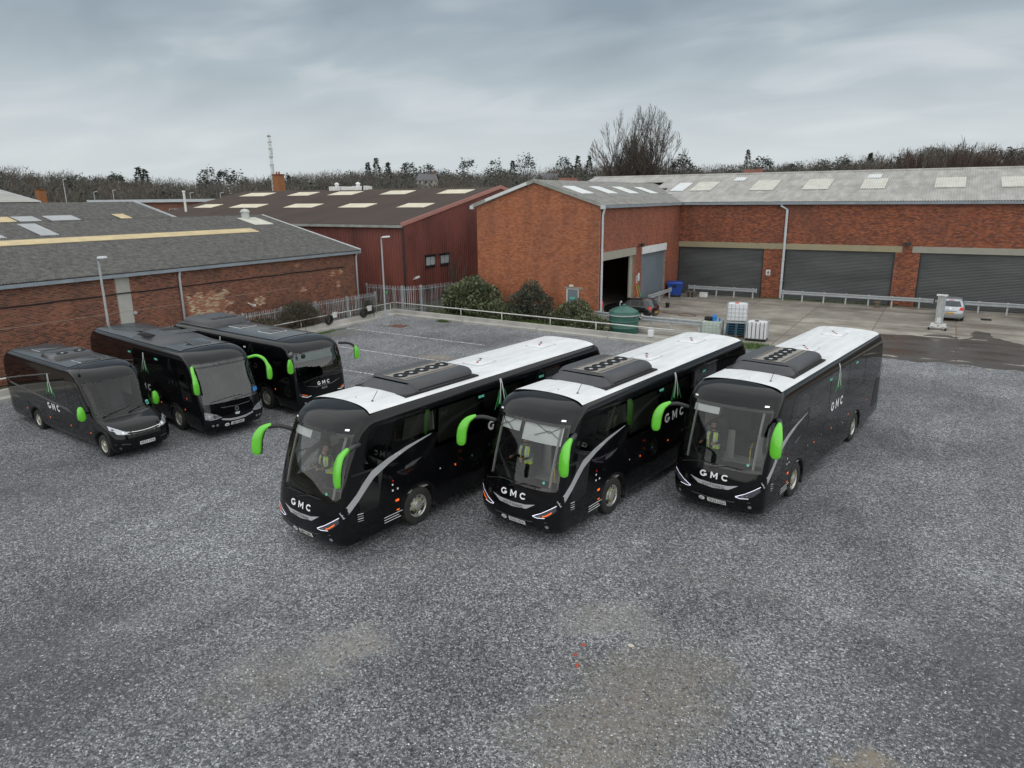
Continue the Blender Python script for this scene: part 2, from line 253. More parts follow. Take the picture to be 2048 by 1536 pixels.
gravelmat('gravel', [(.034, .037, .041), (.148, .155, .168), (.295, .303, .32), (.74, .75, .76)], 27,
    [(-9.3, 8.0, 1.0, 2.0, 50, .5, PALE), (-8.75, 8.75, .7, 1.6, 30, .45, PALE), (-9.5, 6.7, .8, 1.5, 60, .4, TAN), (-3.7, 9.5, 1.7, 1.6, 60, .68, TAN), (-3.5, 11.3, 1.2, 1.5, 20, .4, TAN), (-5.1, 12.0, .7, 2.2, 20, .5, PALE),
     (-.2, 10.3, .5, 1.4, 0, .9, (.36, .30, .21)), (-3.4, 8.0, 1.0, 1.4, 0, .5, TAN), (-23, 30, .8, 1.8, 10, .6, (.33, .26, .17)), (-33, 32.5, 1.2, 2.6, 85, .6, (.13, .13, .09)), (-14, 4.0, 4.2, 1.5, 40, .72, DARK), (2.8, 13, 4.2, 1.6, 60, .74, DARK), (-21, 8.5, 3, 1.6, 0, .5, DARK), (6, 22, 3, 1.8, 60, .45, DARK), (-7.5, 4.8, 2.2, 1.8, 20, .45, DARK), (-17, 36, .6, 3, -6, .5, DARK)])  # big DARK patches paint a vignette-like darkening of the frame corners into the gravel
pm('wild_ground', (.085, .075, .05), .95, var=.35, scale=.5, bump=.5, bscale=6, dirt=(.06, .085, .03), dscale=.3, damt=.7)
pm('woodland_floor', (.06, .055, .035), .95, var=.3, scale=.05)
def apronmat():
    m, N, L, b = newmat('apron'); g = N.new('ShaderNodeNewGeometry'); oi = N.new('ShaderNodeObjectInfo'); pos = g.outputs['Position']
    mr = N.new('ShaderNodeMapRange'); L.new(oi.outputs['Random'], mr.inputs['Value']); mr.inputs['To Min'].default_value = .84; mr.inputs['To Max'].default_value = 1.14
    n = N.new('ShaderNodeTexNoise'); n.inputs['Scale'].default_value = .7; n.inputs['Detail'].default_value = 9; n.inputs['Roughness'].default_value = .62; L.new(pos, n.inputs['Vector'])
    r = N.new('ShaderNodeValToRGB'); L.new(n.outputs['Fac'], r.inputs[0]); e = r.color_ramp.elements; e[0].position = .28; e[0].color = (.175, .158, .13, 1); e[1].position = .68; e[1].color = (.345, .325, .285, 1)
    s = N.new('ShaderNodeVectorMath'); s.operation = 'SCALE'; L.new(r.outputs[0], s.inputs[0]); L.new(mr.outputs[0], s.inputs['Scale'])
    mp = N.new('ShaderNodeMapping'); mp.inputs['Scale'].default_value = (.10, .45, 1); mp.inputs['Rotation'].default_value = (0, 0, R(6)); L.new(pos, mp.inputs[0])
    n2 = N.new('ShaderNodeTexNoise'); n2.inputs['Scale'].default_value = 1.0; n2.inputs['Detail'].default_value = 7; n2.inputs['Roughness'].default_value = .65; L.new(mp.outputs[0], n2.inputs['Vector'])
    q = N.new('ShaderNodeMapRange'); L.new(n2.outputs['Fac'], q.inputs['Value']); q.inputs['From Min'].default_value = .47; q.inputs['From Max'].default_value = .68; q.inputs['To Max'].default_value = .85
    x = N.new('ShaderNodeMix'); x.data_type = 'RGBA'; L.new(q.outputs[0], x.inputs[0]); L.new(s.outputs[0], x.inputs[6]); x.inputs[7].default_value = (.085, .068, .052, 1)
    L.new(x.outputs[2], b.inputs['Base Color']); b.inputs['Roughness'].default_value = .85
    bn = N.new('ShaderNodeBump'); bn.inputs['Strength'].default_value = .25; bn.inputs['Distance'].default_value = .02; L.new(n.outputs['Fac'], bn.inputs['Height']); L.new(bn.outputs[0], b.inputs['Normal'])
apronmat()
def wetmat():
    m, N, L, b = newmat('wet_film'); g = N.new('ShaderNodeNewGeometry'); out = [n for n in N if n.type == 'OUTPUT_MATERIAL'][0]
    mp = N.new('ShaderNodeMapping'); mp.inputs['Scale'].default_value = (.4, .9, 1); L.new(g.outputs['Position'], mp.inputs[0])
    n = N.new('ShaderNodeTexNoise'); n.inputs['Scale'].default_value = .8; n.inputs['Detail'].default_value = 6; L.new(mp.outputs[0], n.inputs['Vector'])
    a = N.new('ShaderNodeMapRange'); L.new(n.outputs['Fac'], a.inputs['Value']); a.inputs['From Min'].default_value = .36; a.inputs['From Max'].default_value = .41
    b.inputs['Base Color'].default_value = (.062, .056, .05, 1)
    rr = N.new('ShaderNodeMapRange'); L.new(n.outputs['Fac'], rr.inputs['Value']); rr.inputs['From Min'].default_value = .4; rr.inputs['From Max'].default_value = .65; rr.inputs['To Min'].default_value = .55; rr.inputs['To Max'].default_value = .22; L.new(rr.outputs[0], b.inputs['Roughness'])
    t = N.new('ShaderNodeBsdfTransparent'); x = N.new('ShaderNodeMixShader'); L.new(a.outputs[0], x.inputs[0]); L.new(t.outputs[0], x.inputs[1]); L.new(b.outputs[0], x.inputs[2]); L.new(x.outputs[0], out.inputs[0])
wetmat()
def wornmat():
    m, N, L, b = newmat('worn_line'); g = N.new('ShaderNodeNewGeometry'); out = [n for n in N if n.type == 'OUTPUT_MATERIAL'][0]
    n = N.new('ShaderNodeTexNoise'); n.inputs['Scale'].default_value = 9; n.inputs['Detail'].default_value = 5; L.new(g.outputs['Position'], n.inputs['Vector'])
    a = N.new('ShaderNodeMapRange'); L.new(n.outputs['Fac'], a.inputs['Value']); a.inputs['From Min'].default_value = .42; a.inputs['From Max'].default_value = .56
    b.inputs['Base Color'].default_value = (.75, .75, .75, 1); b.inputs['Roughness'].default_value = .7
    t = N.new('ShaderNodeBsdfTransparent'); x = N.new('ShaderNodeMixShader'); L.new(a.outputs[0], x.inputs[0]); L.new(t.outputs[0], x.inputs[1]); L.new(b.outputs[0], x.inputs[2]); L.new(x.outputs[0], out.inputs[0])
wornmat()
# ---------------------------------------------------------------- mesh helpers
class MB:
    def __init__(s): s.v = []; s.f = []; s.m = []
    def add(s, vs, fs, mi=0):
        b = len(s.v); s.v.extend([tuple(map(float, p)) for p in vs]); s.f.extend([tuple(i + b for i in f) for f in fs]); s.m.extend([mi] * len(fs)); return s
    def box(s, x0, x1, y0, y1, z0, z1, mi=0):
        return s.add([(x0, y0, z0), (x1, y0, z0), (x1, y1, z0), (x0, y1, z0), (x0, y0, z1), (x1, y0, z1), (x1, y1, z1), (x0, y1, z1)],
                     [(0, 3, 2, 1), (4, 5, 6, 7), (0, 1, 5, 4), (1, 2, 6, 5), (2, 3, 7, 6), (3, 0, 4, 7)], mi)
    def bar(s, p, q, w, h, mi=0, up=(0, 0, 1)):
        p = Vector(p); q = Vector(q); d = (q - p).normalized(); u = Vector(up)
        if abs(d.dot(u)) > .98: u = Vector((1, 0, 0))
        a = d.cross(u).normalized() * w / 2; c = a.cross(d).normalized() * h / 2
        vs = [p - a - c, p + a - c, p + a + c, p - a + c, q - a - c, q + a - c, q + a + c, q - a + c]
        return s.add(vs, [(0, 1, 2, 3), (4, 7, 6, 5), (0, 4, 5, 1), (1, 5, 6, 2), (2, 6, 7, 3), (3, 7, 4, 0)], mi)
    def tube(s, pts, rad, n=8, mi=0, cap=True, flat=None):
        pts = [Vector(p) for p in pts]; k = len(pts); rad = rad if hasattr(rad, '__len__') else [rad] * k
        ref = None; vs = []
        for i, p in enumerate(pts):
            d = (pts[min(i + 1, k - 1)] - pts[max(i - 1, 0)]).normalized()
            if ref is None: ref = Vector((0, 0, 1)) if abs(d.z) < .9 else Vector((1, 0, 0))
            a = d.cross(ref).normalized(); c = a.cross(d).normalized(); ref = c
            for j in range(n):
                t = 2 * math.pi * j / n; fx = 1 if flat is None else flat
                vs.append(p + a * math.cos(t) * rad[i] * fx + c * math.sin(t) * rad[i])
        fs = [(i * n + j, i * n + (j + 1) % n, (i + 1) * n + (j + 1) % n, (i + 1) * n + j) for i in range(k - 1) for j in range(n)]
        if cap: fs += [tuple(range(n))[::-1], tuple((k - 1) * n + j for j in range(n))]
        return s.add(vs, fs, mi)
    def lathe(s, prof, n=24, axis='y', c=(0, 0, 0), mi=0):   # prof: (radius, along-axis)
        vs = []; k = len(prof)
        for r, h in prof:
            for j in range(n):
                t = 2 * math.pi * j / n; a, b2 = r * math.cos(t), r * math.sin(t)
                vs.append({'y': (c[0] + a, c[1] + h, c[2] + b2), 'z': (c[0] + a, c[1] + b2, c[2] + h), 'x': (c[0] + h, c[1] + a, c[2] + b2)}[axis])
        fs = [(i * n + j, i * n + (j + 1) % n, (i + 1) * n + (j + 1) % n, (i + 1) * n + j) for i in range(k - 1) for j in range(n)]
        return s.add(vs, fs, mi)
    def grid(s, P, mi=0, flip=False):     # P[i][j] points
        n = len(P[0]); vs = [p for row in P for p in row]
        fs = [(i * n + j, i * n + j + 1, (i + 1) * n + j + 1, (i + 1) * n + j) for i in range(len(P) - 1) for j in range(n - 1)]
        if flip: fs = [f[::-1] for f in fs]
        return s.add(vs, fs, mi)
    def prism(s, poly, axis, a, b, mi=0):   # polygon in the plane normal to axis, from a to b
        def mk(p, t): return {'x': (t, p[0], p[1]), 'y': (p[0], t, p[1]), 'z': (p[0], p[1], t)}[axis]
        n = len(poly); vs = [mk(p, a) for p in poly] + [mk(p, b) for p in poly]
        return s.add(vs, [tuple(range(n))[::-1], tuple(range(n, 2 * n))] + [(i, (i + 1) % n, n + (i + 1) % n, n + i) for i in range(n)], mi)
    def xf(s, mtx, start=0):
        for i in range(start, len(s.v)): s.v[i] = tuple(mtx @ Vector(s.v[i]))
        return s
    def mesh(s, name, mats, smooth=False, angle=None):
        me = bpy.data.meshes.new(name); me.from_pydata(s.v, [], s.f)
        for mt in (mats if isinstance(mats, (list, tuple)) else [mats]): me.materials.append(M[mt] if isinstance(mt, str) else mt)
        if any(s.m): me.polygons.foreach_set('material_index', s.m)
        if smooth:
            me.polygons.foreach_set('use_smooth', [True] * len(s.f))
            if angle:
                me.update(); bm = bmesh.new(); bm.from_mesh(me)
                for e in bm.edges:
                    if len(e.link_faces) == 2 and e.calc_face_angle(0) > angle: e.smooth = False
                bm.to_mesh(me); bm.free()
        me.update(); return me
    def build(s, name, mats, parent=None, smooth=False, angle=None, kind=None, label=None):
        return link(name, s.mesh(name, mats, smooth, angle), parent, kind, label)
def link(name, me, parent=None, kind=None, label=None):
    o = bpy.data.objects.new(name, me); COL.objects.link(o)
    if parent is not None: o.parent = parent
    if kind: o['kind'] = kind
    if label: o['label'] = label
    return o
def tag(o, label, cat, group=None):
    o['label'] = label; o['category'] = cat
    if group: o['group'] = group
    return o
def thing(name, label, cat, loc=(0, 0, 0), rz=0, group=None):
    o = bpy.data.objects.new(name, None); COL.objects.link(o); o.location = loc; o.rotation_euler = (0, 0, rz); o.empty_display_size = .2
    return tag(o, label, cat, group)
def copy_tree(o, parent=None):
    c = o.copy(); COL.objects.link(c)
    if parent is not None: c.parent = parent
    for ch in list(o.children): copy_tree(ch, c)
    return c
def npmesh(name, V, F, mats, mi=None, smooth=False):     # V (n,3) array, F (m,k) array
    me = bpy.data.meshes.new(name); V = np.ascontiguousarray(V, dtype=np.float32); F = np.ascontiguousarray(F, dtype=np.int32); m, k = F.shape
    me.vertices.add(len(V)); me.vertices.foreach_set('co', V.ravel()); me.loops.add(m * k); me.loops.foreach_set('vertex_index', F.ravel())
    me.polygons.add(m); me.polygons.foreach_set('loop_start', np.arange(0, m * k, k, dtype=np.int32)); me.polygons.foreach_set('loop_total', np.full(m, k, dtype=np.int32))
    for mt in (mats if isinstance(mats, (list, tuple)) else [mats]): me.materials.append(M[mt])
    if mi is not None: me.polygons.foreach_set('material_index', np.asarray(mi, dtype=np.int32))
    if smooth: me.polygons.foreach_set('use_smooth', np.ones(m, dtype=bool))
    me.update(calc_edges=True); return me
_tc = {}
def text2d(body, bold=0., spacing=1.):
    key = (body, bold, spacing)
    if key not in _tc:
        cu = bpy.data.curves.new('t', 'FONT'); cu.body = body; cu.size = 1; cu.offset = bold; cu.space_character = spacing; cu.align_x = 'CENTER'; cu.align_y = 'CENTER'; cu.resolution_u = 3
        ob = bpy.data.objects.new('t', cu); COL.objects.link(ob); dg = bpy.context.evaluated_depsgraph_get(); me = ob.evaluated_get(dg).to_mesh()
        V = [(v.co.x, v.co.y) for v in me.vertices]; F = [tuple(p.vertices) for p in me.polygons]
        ob.evaluated_get(dg).to_mesh_clear(); bpy.data.objects.remove(ob); bpy.data.curves.remove(cu)
        xs = [p[0] for p in V]; ys = [p[1] for p in V]; cx, cy = (min(xs) + max(xs)) / 2, (min(ys) + max(ys)) / 2; h = max(ys) - min(ys)
        _tc[key] = ([((x - cx) / h, (y - cy) / h) for x, y in V], F, (max(xs) - min(xs)) / h)
    return _tc[key]
def text_on(mapfn, body, cx, cy, height, width=None, bold=0., spacing=1., flipx=False):   # mapfn(a,b)->3d point
    V, F, asp = text2d(body, bold, spacing); sx = height if width is None else width / asp
    mb = MB(); mb.add([mapfn(cx + (-x if flipx else x) * sx, cy + y * height) for x, y in V], [f[::-1] for f in F] if flipx else F); return mb
def subst(xk, yk, x):      # monotone cubic
    xk = np.asarray(xk, float); yk = np.asarray(yk, float); h = np.diff(xk); d = np.diff(yk) / h; m = np.zeros_like(yk)
    m[1:-1] = np.where(d[:-1] * d[1:] > 0, 2 * d[:-1] * d[1:] / np.where(np.abs(d[:-1] + d[1:]) < 1e-12, 1, d[:-1] + d[1:]), 0); m[0] = d[0]; m[-1] = d[-1]
    i = np.clip(np.searchsorted(xk, x) - 1, 0, len(h) - 1); t = (x - xk[i]) / h[i]
    return (2 * t**3 - 3 * t**2 + 1) * yk[i] + (t**3 - 2 * t**2 + t) * h[i] * m[i] + (-2 * t**3 + 3 * t**2) * yk[i + 1] + (t**3 - t**2) * h[i] * m[i + 1]
# ================================================================ ground
def structure(o, label=None):
    o['kind'] = 'structure'
    if label: o['label'] = label
    return o
_g = MB(); _n = 40
def gz_hill(x, y):     # the land: flat near, rising to a low wooded ridge far off
    d = math.hypot(x, y); t = max(0, min(1, (d - 230) / 330)); t = t * t * (3 - 2 * t)
    a = math.atan2(x, y)      # bearing from +Y, clockwise
    return t * (13 + 5 / (1 + math.exp(-(a + .45) * 12)) + 2.5 * math.sin(a * 9 + .6) + 2.0 * math.sin(a * 17 + 2) + 3.0 * math.exp(-((a + .12) / .22)**2))
rings = [0, 60, 120, 180, 230, 280, 330, 380, 430, 480, 530, 580, 640, 900, 2500]
P = []
for r in rings: P.append([(r * math.sin(2 * math.pi * k / 96), r * math.cos(2 * math.pi * k / 96), gz_hill(r * math.sin(2 * math.pi * k / 96), r * math.cos(2 * math.pi * k / 96)) - .03) for k in range(97)])
structure(_g.grid(P, flip=True).build('terrain', 'wild_ground', smooth=True), 'rough open land rising to a low wooded ridge far away')
PARX = -34.3
def parR(x): return 40.05 - (x + 34.0) * .0585          # inner line of the parapet on the far side
# gravel yard sheet, gently uneven edge against the concrete apron
def yard():
    mb = MB(); xs = np.concatenate([np.arange(-34.3, -13, 1.5), np.arange(-13, 60, .35)]); top = []
    for x in xs:
        if x < -13.2: top.append(parR(x) + .05)
        else: top.append(41.35 + .25 * math.sin(x * 1.7) + .16 * math.sin(x * 4.1 + 1) + .1 * math.sin(x * 9.7))
    rows = [[(x, -30, 0) for x in xs], [(x, 20, 0) for x in xs], [(x, t - 1.2, 0) for x, t in zip(xs, top)], [(x, t, 0.004) for x, t in zip(xs, top)]]
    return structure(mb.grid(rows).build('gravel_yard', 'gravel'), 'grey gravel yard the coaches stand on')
yard()
# loose stones lying on the yard: too many to count
def loose_stones():
    n = 26000; r = RNG
    d = 7.2 + 17 * r.random(n)**1.5; a = (r.random(n) - .5) * 1.35 - R(31.3)
    x = np.sin(a) * d; y = np.cos(a) * d
    s = .007 + .012 * r.random(n)**2.5; th = r.random(n) * 6.28
    base = np.array([(1, 0, 0), (.3, .9, 0), (-.9, .5, 0), (-.7, -.8, 0), (.4, -.85, 0), (.1, .05, .8)])
    V = np.repeat(base[None], n, 0) * (s[:, None, None] * (0.7 + .6 * r.random((n, 6, 3))))
    c, sn = np.cos(th), np.sin(th); X = V[..., 0] * c[:, None] - V[..., 1] * sn[:, None] + x[:, None]; Y = V[..., 0] * sn[:, None] + V[..., 1] * c[:, None] + y[:, None]
    V = np.stack([X, Y, V[..., 2] + .001], -1).reshape(-1, 3)
    f = np.array([(0, 1, 5), (1, 2, 5), (2, 3, 5), (3, 4, 5), (4, 0, 5)]); F = (np.arange(n)[:, None, None] * 6 + f[None]).reshape(-1, 3)
    o = link('loose_stones', npmesh('loose_stones', V, F, 'stone_mix')); o['kind'] = 'stuff'; o['label'] = 'loose grey and pale stones scattered over the gravel yard'
leafmat('stone_mix', (.10, .105, .12), (.26, .265, .28), (.66, .65, .63), .8)
loose_stones()
for i, (x, y, s, lab) in enumerate([(-5.11, 10.94, .055, 'small red brick shard on the gravel, farthest of the three'), (-5.1, 10.59, .05, 'small red brick shard on the gravel, middle one of three'), (-4.92, 10.32, .06, 'red brick shard on the gravel, nearest of the three')]):
    mb = MB(); mb.add([(-s, -.3 * s, 0), (.9 * s, -.5 * s, 0), (1.1 * s, .4 * s, 0), (-.6 * s, .6 * s, 0), (-.7 * s, -.2 * s, .35 * s), (.6 * s, -.3 * s, .4 * s), (.8 * s, .3 * s, .3 * s), (-.4 * s, .4 * s, .3 * s)], [(0, 3, 2, 1), (4, 5, 6, 7), (0, 1, 5, 4), (1, 2, 6, 5), (2, 3, 7, 6), (3, 0, 4, 7)])
    o = mb.build('brick_shard', 'red_shard'); o.location = (x, y, .002); o.rotation_euler = (0, 0, i * 1.1); tag(o, lab, 'brick shard', 'red shards on the gravel')
_s = MB(); _s.lathe([(.001, .0), (.05, .0), (.062, .018), (.045, .035), (.001, .042)], 9, 'z'); o = _s.build('stone', 'pale_stone', smooth=True); o.location = (-4.29, 11.37, 0); o.scale = (1.2, .8, 1); tag(o, 'single larger pale stone on the gravel near the red shards', 'stone')
# worn bay lines
for x0, x1, y0, y1 in ((-33.9, -22.6, 34.5, 34.1), (-30, -21.9, 29.7, 29.45), (-27, -21.5, 25.5, 25.55)):
    mb = MB(); w = .06; mb.add([(x0, y0 - w, .006), (x1, y1 - w, .006), (x1, y1 + w, .006), (x0, y0 + w, .006)], [(0, 1, 2, 3)])
    structure(mb.build('bay_line', 'worn_line'), 'worn white parking bay line painted across the yard')
# ---- concrete apron: separate slabs with open joints
ap = structure(MB().box(-21.5, 60, 40.6, 62.2, -.35, -.022).build('apron', 'mortar_dark'), 'concrete apron in front of the garage doors')
xe = [-21.4, -17.2, -12.7, -8.1, -3.5, 1.05, 5.6, 10.2, 14.8, 19.4, 26]; ye = [40.7, 44.9, 49.1, 53.2, 57.4, 61.8]
for i in range(len(xe) - 1):
    for j in range(len(ye) - 1):
        x0, x1, y0, y1 = xe[i] + .025, xe[i + 1] - .025, ye[j] + .025, ye[j + 1] - .025
        if x0 < -13 and y0 < 41: y0 = parR(-13.) + 2.6
        z = RNG.uniform(-.012, -.002); mb = MB(); ch = .02
        mb.add([(x0, y0, -.2), (x1, y0, -.2), (x1, y1, -.2), (x0, y1, -.2), (x0, y0, z - ch), (x1, y0, z - ch), (x1, y1, z - ch), (x0, y1, z - ch), (x0 + ch, y0 + ch, z), (x1 - ch, y0 + ch, z), (x1 - ch, y1 - ch, z), (x0 + ch, y1 - ch, z)],
               [(0, 1, 5, 4), (1, 2, 6, 5), (2, 3, 7, 6), (3, 0, 4, 7), (4, 5, 9, 8), (5, 6, 10, 9), (6, 7, 11, 10), (7, 4, 8, 11), (8, 9, 10, 11)])
        mb.build('slab', 'apron', ap)
def wet(name, pts, z, lab):
    n = len(pts); Q = []
    for i in range(n):
        a, b = Vector((*pts[i], 0)), Vector((*pts[(i + 1) % n], 0)); k = max(2, int((b - a).length / .25))
        for t in range(k):
            p = a.lerp(b, t / k); j = .1 * math.sin(p.x * 3.1 + p.y * 2.3) + .06 * math.sin(p.x * 8 - p.y * 5); Q.append((p.x + j, p.y + j * .8, z))
    structure(MB().add(Q, [tuple(range(len(Q)))]).build(name, 'wet_film'), lab)
wet('puddle', [(-5.2, 41.2), (12, 41.0), (12, 47.5), (4.4, 48.7), (2.9, 50.6), (2.7, 52), (2.0, 52.4), (1.75, 49.6), (1.3, 49.0), (-1.4, 49.0), (-5, 48.2)], .003, 'dark wet patch spread over the concrete apron')
wet('puddle', [(-.4, 49.9), (.6, 50.3), (1.3, 49.6), (1.1, 49.25), (-.6, 49.4)], .003, 'small damp patch beside the lifting column')
mb = MB(); mb.box(-.31, .31, -.4, .4, .0, .012)
for k in range(9): mb.box(-.26, .26, -.36 + k * .08, -.325 + k * .08, .012, .02)
o = mb.build('drain_grate', 'dark_metal'); o.location = (2.8, 57.65, 0); tag(o, 'dark drain grating set in the apron by the garage doors', 'drain')
mb = MB(); mb.box(-.55, .55, -.42, .42, 0, .012).box(-.46, .46, -.34, .34, .012, .02); o = mb.build('manhole_cover', 'rust'); o.location = (-31.3, 36.75, 0); o.rotation_euler = (0, 0, .1); tag(o, 'rusty square manhole cover near the lamp post', 'manhole cover')
# ================================================================ walls of brick
def brick_rects(L, zfun, excl, z0=0., seed=1, ch=.075, bl=.225):
    r = random.Random(seed); out = []; k = 0; z = z0
    while True:
        s = -(.5 * bl if k % 2 else 0) - r.random() * .01; any_ = False
        while s < L:
            a, b = max(0, s), min(L, s + bl - .011); s += bl
            if b - a < .05: continue
            m = (a + b) / 2
            if z + ch > min(zfun(a), zfun(b)): continue
            any_ = True
            ok = True
            for (e0, e1, f0, f1) in excl:
                if f0 < z + ch / 2 < f1:
                    if a >= e0 - .01 and b <= e1 + .01: ok = False; break
                    if a < e0 < b: b = e0
                    elif a < e1 < b: a = e1
            if ok and b - a > .04: out.append((a, b, z + .006, z + ch - .006))
        if not any_: break
        z += ch; k += 1
    return np.array(out)
def brick_arrays(rc, p0, d, nrm, seed=3):
    p0, d, nrm = (np.asarray(v, float) for v in (p0, d, nrm)); r = np.random.default_rng(seed); n = len(rc); pr = .007 + .006 * r.random(n); up = np.array([0, 0, 1.])
    def pt(s, z, o): return p0 + s[:, None] * d + z[:, None] * up + o[:, None] * nrm
    a, b, c, e = rc.T; z0 = np.zeros(n) - .003; j = (r.random((n, 4)) - .5) * .004
    V = np.stack([pt(a, c, z0), pt(b, c, z0), pt(b, e, z0), pt(a, e, z0), pt(a + .003, c + .003, pr + j[:, 0]), pt(b - .003, c + .003, pr + j[:, 1]), pt(b - .003, e - .003, pr + j[:, 2]), pt(a + .003, e - .003, pr + j[:, 3])], 1).reshape(-1, 3)
    f = np.array([(4, 5, 6, 7), (0, 1, 5, 4), (1, 2, 6, 5), (2, 3, 7, 6), (3, 0, 4, 7)]); F = (np.arange(n)[:, None, None] * 8 + f[None]).reshape(-1, 4)
    return V, F
def brickwork(parent, rc, p0, d, nrm, mat, seed=3, name='brickwork', midx=None):
    V, F = brick_arrays(rc, p0, d, nrm, seed)
    return link(name, npmesh(name, V, F, mat, mi=None if midx is None else np.repeat(midx, 5)), parent, 'stuff')
def corr(A, U, Lu, S, s0=0., s1=1., u0=0., u1=None, pitch=.146, amp=.028, lift=0., prof='sin', rows=1, spc=4, thick=0):
    A, U, S = Vector(A), Vector(U).normalized(), Vector(S); nrm = U.cross(S).normalized()
    if nrm.z < -1e-6: nrm = -nrm
    u1 = Lu if u1 is None else u1; us = []; hs = []
    if prof == 'sin':
        k = int(round((u1 - u0) / pitch * spc)); us = [u0 + (u1 - u0) * i / max(1, k) for i in range(k + 1)]; hs = [amp * math.cos(2 * math.pi * u / pitch) for u in us]
    else:     # trapezoid rib
        u = u0
        while u < u1 - 1e-6:
            for q, h in ((0, 0), (.42, 0), (.5, 1), (.8, 1), (.88, 0)):
                if u + q * pitch <= u1: us.append(u + q * pitch); hs.append(h * amp)
            u += pitch
        us.append(u1); hs.append(0)
    P = [[A + U * u + S * (s0 + (s1 - s0) * t / rows) + nrm * (h + lift) for u, h in zip(us, hs)] for t in range(rows + 1)]
    return MB().grid(P)
def downpipe(parent, x, y, ztop, out, mat='galv_pale', r=.06, swan=.35, z0=.05):
    mb = MB(); ox, oy = out
    mb.tube([(x + ox * (swan + .12), y + oy * (swan + .12), ztop), (x + ox * (swan + .1), y + oy * (swan + .1), ztop - .15), (x + ox * .12, y + oy * .12, ztop - .45 - swan * .4), (x + ox * .12, y + oy * .12, z0)], r, 8)
    for z in np.arange(1.2, ztop - 1, 1.8): mb.tube([(x + ox * .12, y + oy * .12, z), (x + ox * .12, y + oy * .12, z + .06)], r * 1.3, 8)
    return mb.build('downpipe', mat, parent, smooth=True, angle=.7)
# ---------------------------------------------------------------- long brick warehouse, left
WX, WY1, WY0, WE = -37.5, 39.6, 3.0, 4.7
W = thing('brick_warehouse', 'long brown brick warehouse with grey corrugated roof behind the small coaches', 'warehouse', (0, 0, 0))
mb = MB(); mb.box(WX - .25, WX - .002, WY0, WY1, 0, WE).prism([(WX - .25, 0), (WX - .25, WE), (-47.6, 7.0), (-57.6, 4.7), (-57.6, 0)], 'y', WY1 - .25, WY1)
mb.build('wall', 'mortar', W)
EX = [(21.35 - WY0, 22.15 - WY0, 0, 9)]
rc = brick_rects(WY1 - WY0, lambda s: WE - .05, EX, seed=2)
ymid = rc[:, :2].mean(1) + WY0; zmid = rc[:, 2:].mean(1)
near = (ymid > 16.2) & (ymid < 18.75) & (zmid > 2.55) & (zmid < 4.62)
idx = np.where(near)[0][:300]; keep = np.ones(len(rc), bool); keep[idx] = False; keep &= (ymid > 10)
sp = (ymid > 25.4) & (ymid < 28.2 + .35 * np.sin(zmid * 9)) & (zmid > 1.3) & (zmid < 3.05 + .12 * np.sin(ymid * 7))
sp |= (np.hypot(ymid - 30.6, (zmid - 2.1) * 1.5) < .42) | (np.hypot(ymid - 37.1, zmid - 3.2) < .24) | (np.hypot(ymid - 37.9, zmid - 3.25) < .2) | (np.hypot((ymid - 37.6) * 1.6, zmid - 2.45) < .3) | (np.hypot(ymid - 34.3, (zmid - 2.4) * 2) < .3) | (np.hypot(ymid - 33.9, (zmid - 4.1) * 2) < .2)
brickwork(W, rc[keep], (WX, WY0, 0), (0, 1, 0), (1, 0, 0), ['brick_brown', 'brick_spalled'], 4, midx=sp[keep].astype(int))
_bm = MB(); l = .107; _bm.add([(0, -l, -.0315), (0, l, -.0315), (0, l, .0315), (0, -l, .0315), (.011, -l + .003, -.028), (.012, l - .003, -.028), (.010, l - .003, .028), (.012, -l + .003, .028)], [(4, 5, 6, 7), (0, 1, 5, 4), (1, 2, 6, 5), (2, 3, 7, 6), (3, 0, 4, 7)])
bme = _bm.mesh('brick', 'brick_brown')
for i in idx:
    o = link('brick', bme, W); o.location = (WX - .002, ymid[i], zmid[i]); o.scale = (1, (rc[i, 1] - rc[i, 0]) / .214, 1)
MB().box(WX - .1, WX + .012, 21.38, 22.12, 0, WE - .05).build('concrete_panel', 'concrete_panel', W)
mb = MB(); ys = np.linspace(WY0, 38.3, 60); mb.tube([(WX + .05, y, 3.62 + .015 * math.sin(y * 2.1)) for y in ys], .035, 6); mb.build('cable_run', 'soft_black', W)
MB().box(WX, WX + .016, WY0, 33, 2.62, 2.645).build('mortar_band', 'mortar', W)
RA, RS_ = (WX + .28, WY0 - .2, WE + .06), (-10.28, 0, 2.42)     # eave start, slope vector
LU = WY1 + .15 - (WY0 - .2)
for k, (a, b) in enumerate(((0, .19), (.19, .38), (.38, .57), (.57, .76), (.76, 1.0))):
    corr(RA, (0, 1, 0), LU, RS_, a - .01, b + .006, lift=-.012 * 0 + .0 + .006 * k).build('roof_sheet', 'asb_dark', W, smooth=True)
corr((-57.6, WY0, 4.7), (0, 1, 0), LU - .3, (10.1, 0, 2.36), spc=3).build('roof_sheet', 'asb_dark', W, smooth=True)
for u0, u1, s0, s1, mt in ((8.0, 32.75, .555, .65, 'sky_yellow'), (33.9, 35.7, .73, .93, 'sky_pale'), (18.7, 19.75, .71, .965, 'sky_grey'), (13.5, 16.9, .70, .76, 'sky_grey')):
    corr(RA, (0, 1, 0), LU, RS_, s0, s1, u0, u1, lift=.05).build('skylight', mt, W, smooth=True)
mb = MB(); mb.tube([(-47.58, WY0, 7.16), (-47.58, WY1 + .1, 7.16)], .12, 6); mb.build('ridge_cap', 'asb_dark', W)
mb = MB(); mb.bar((WX + .35, WY1 + .14, WE - .02), (-47.5, WY1 + .14, 7.13), .06, .28); mb.build('verge', 'verge_white', W)
mb = MB(); mb.box(WX + .10, WX + .36, WY0, WY1 + .2, WE - .2, WE - .02)
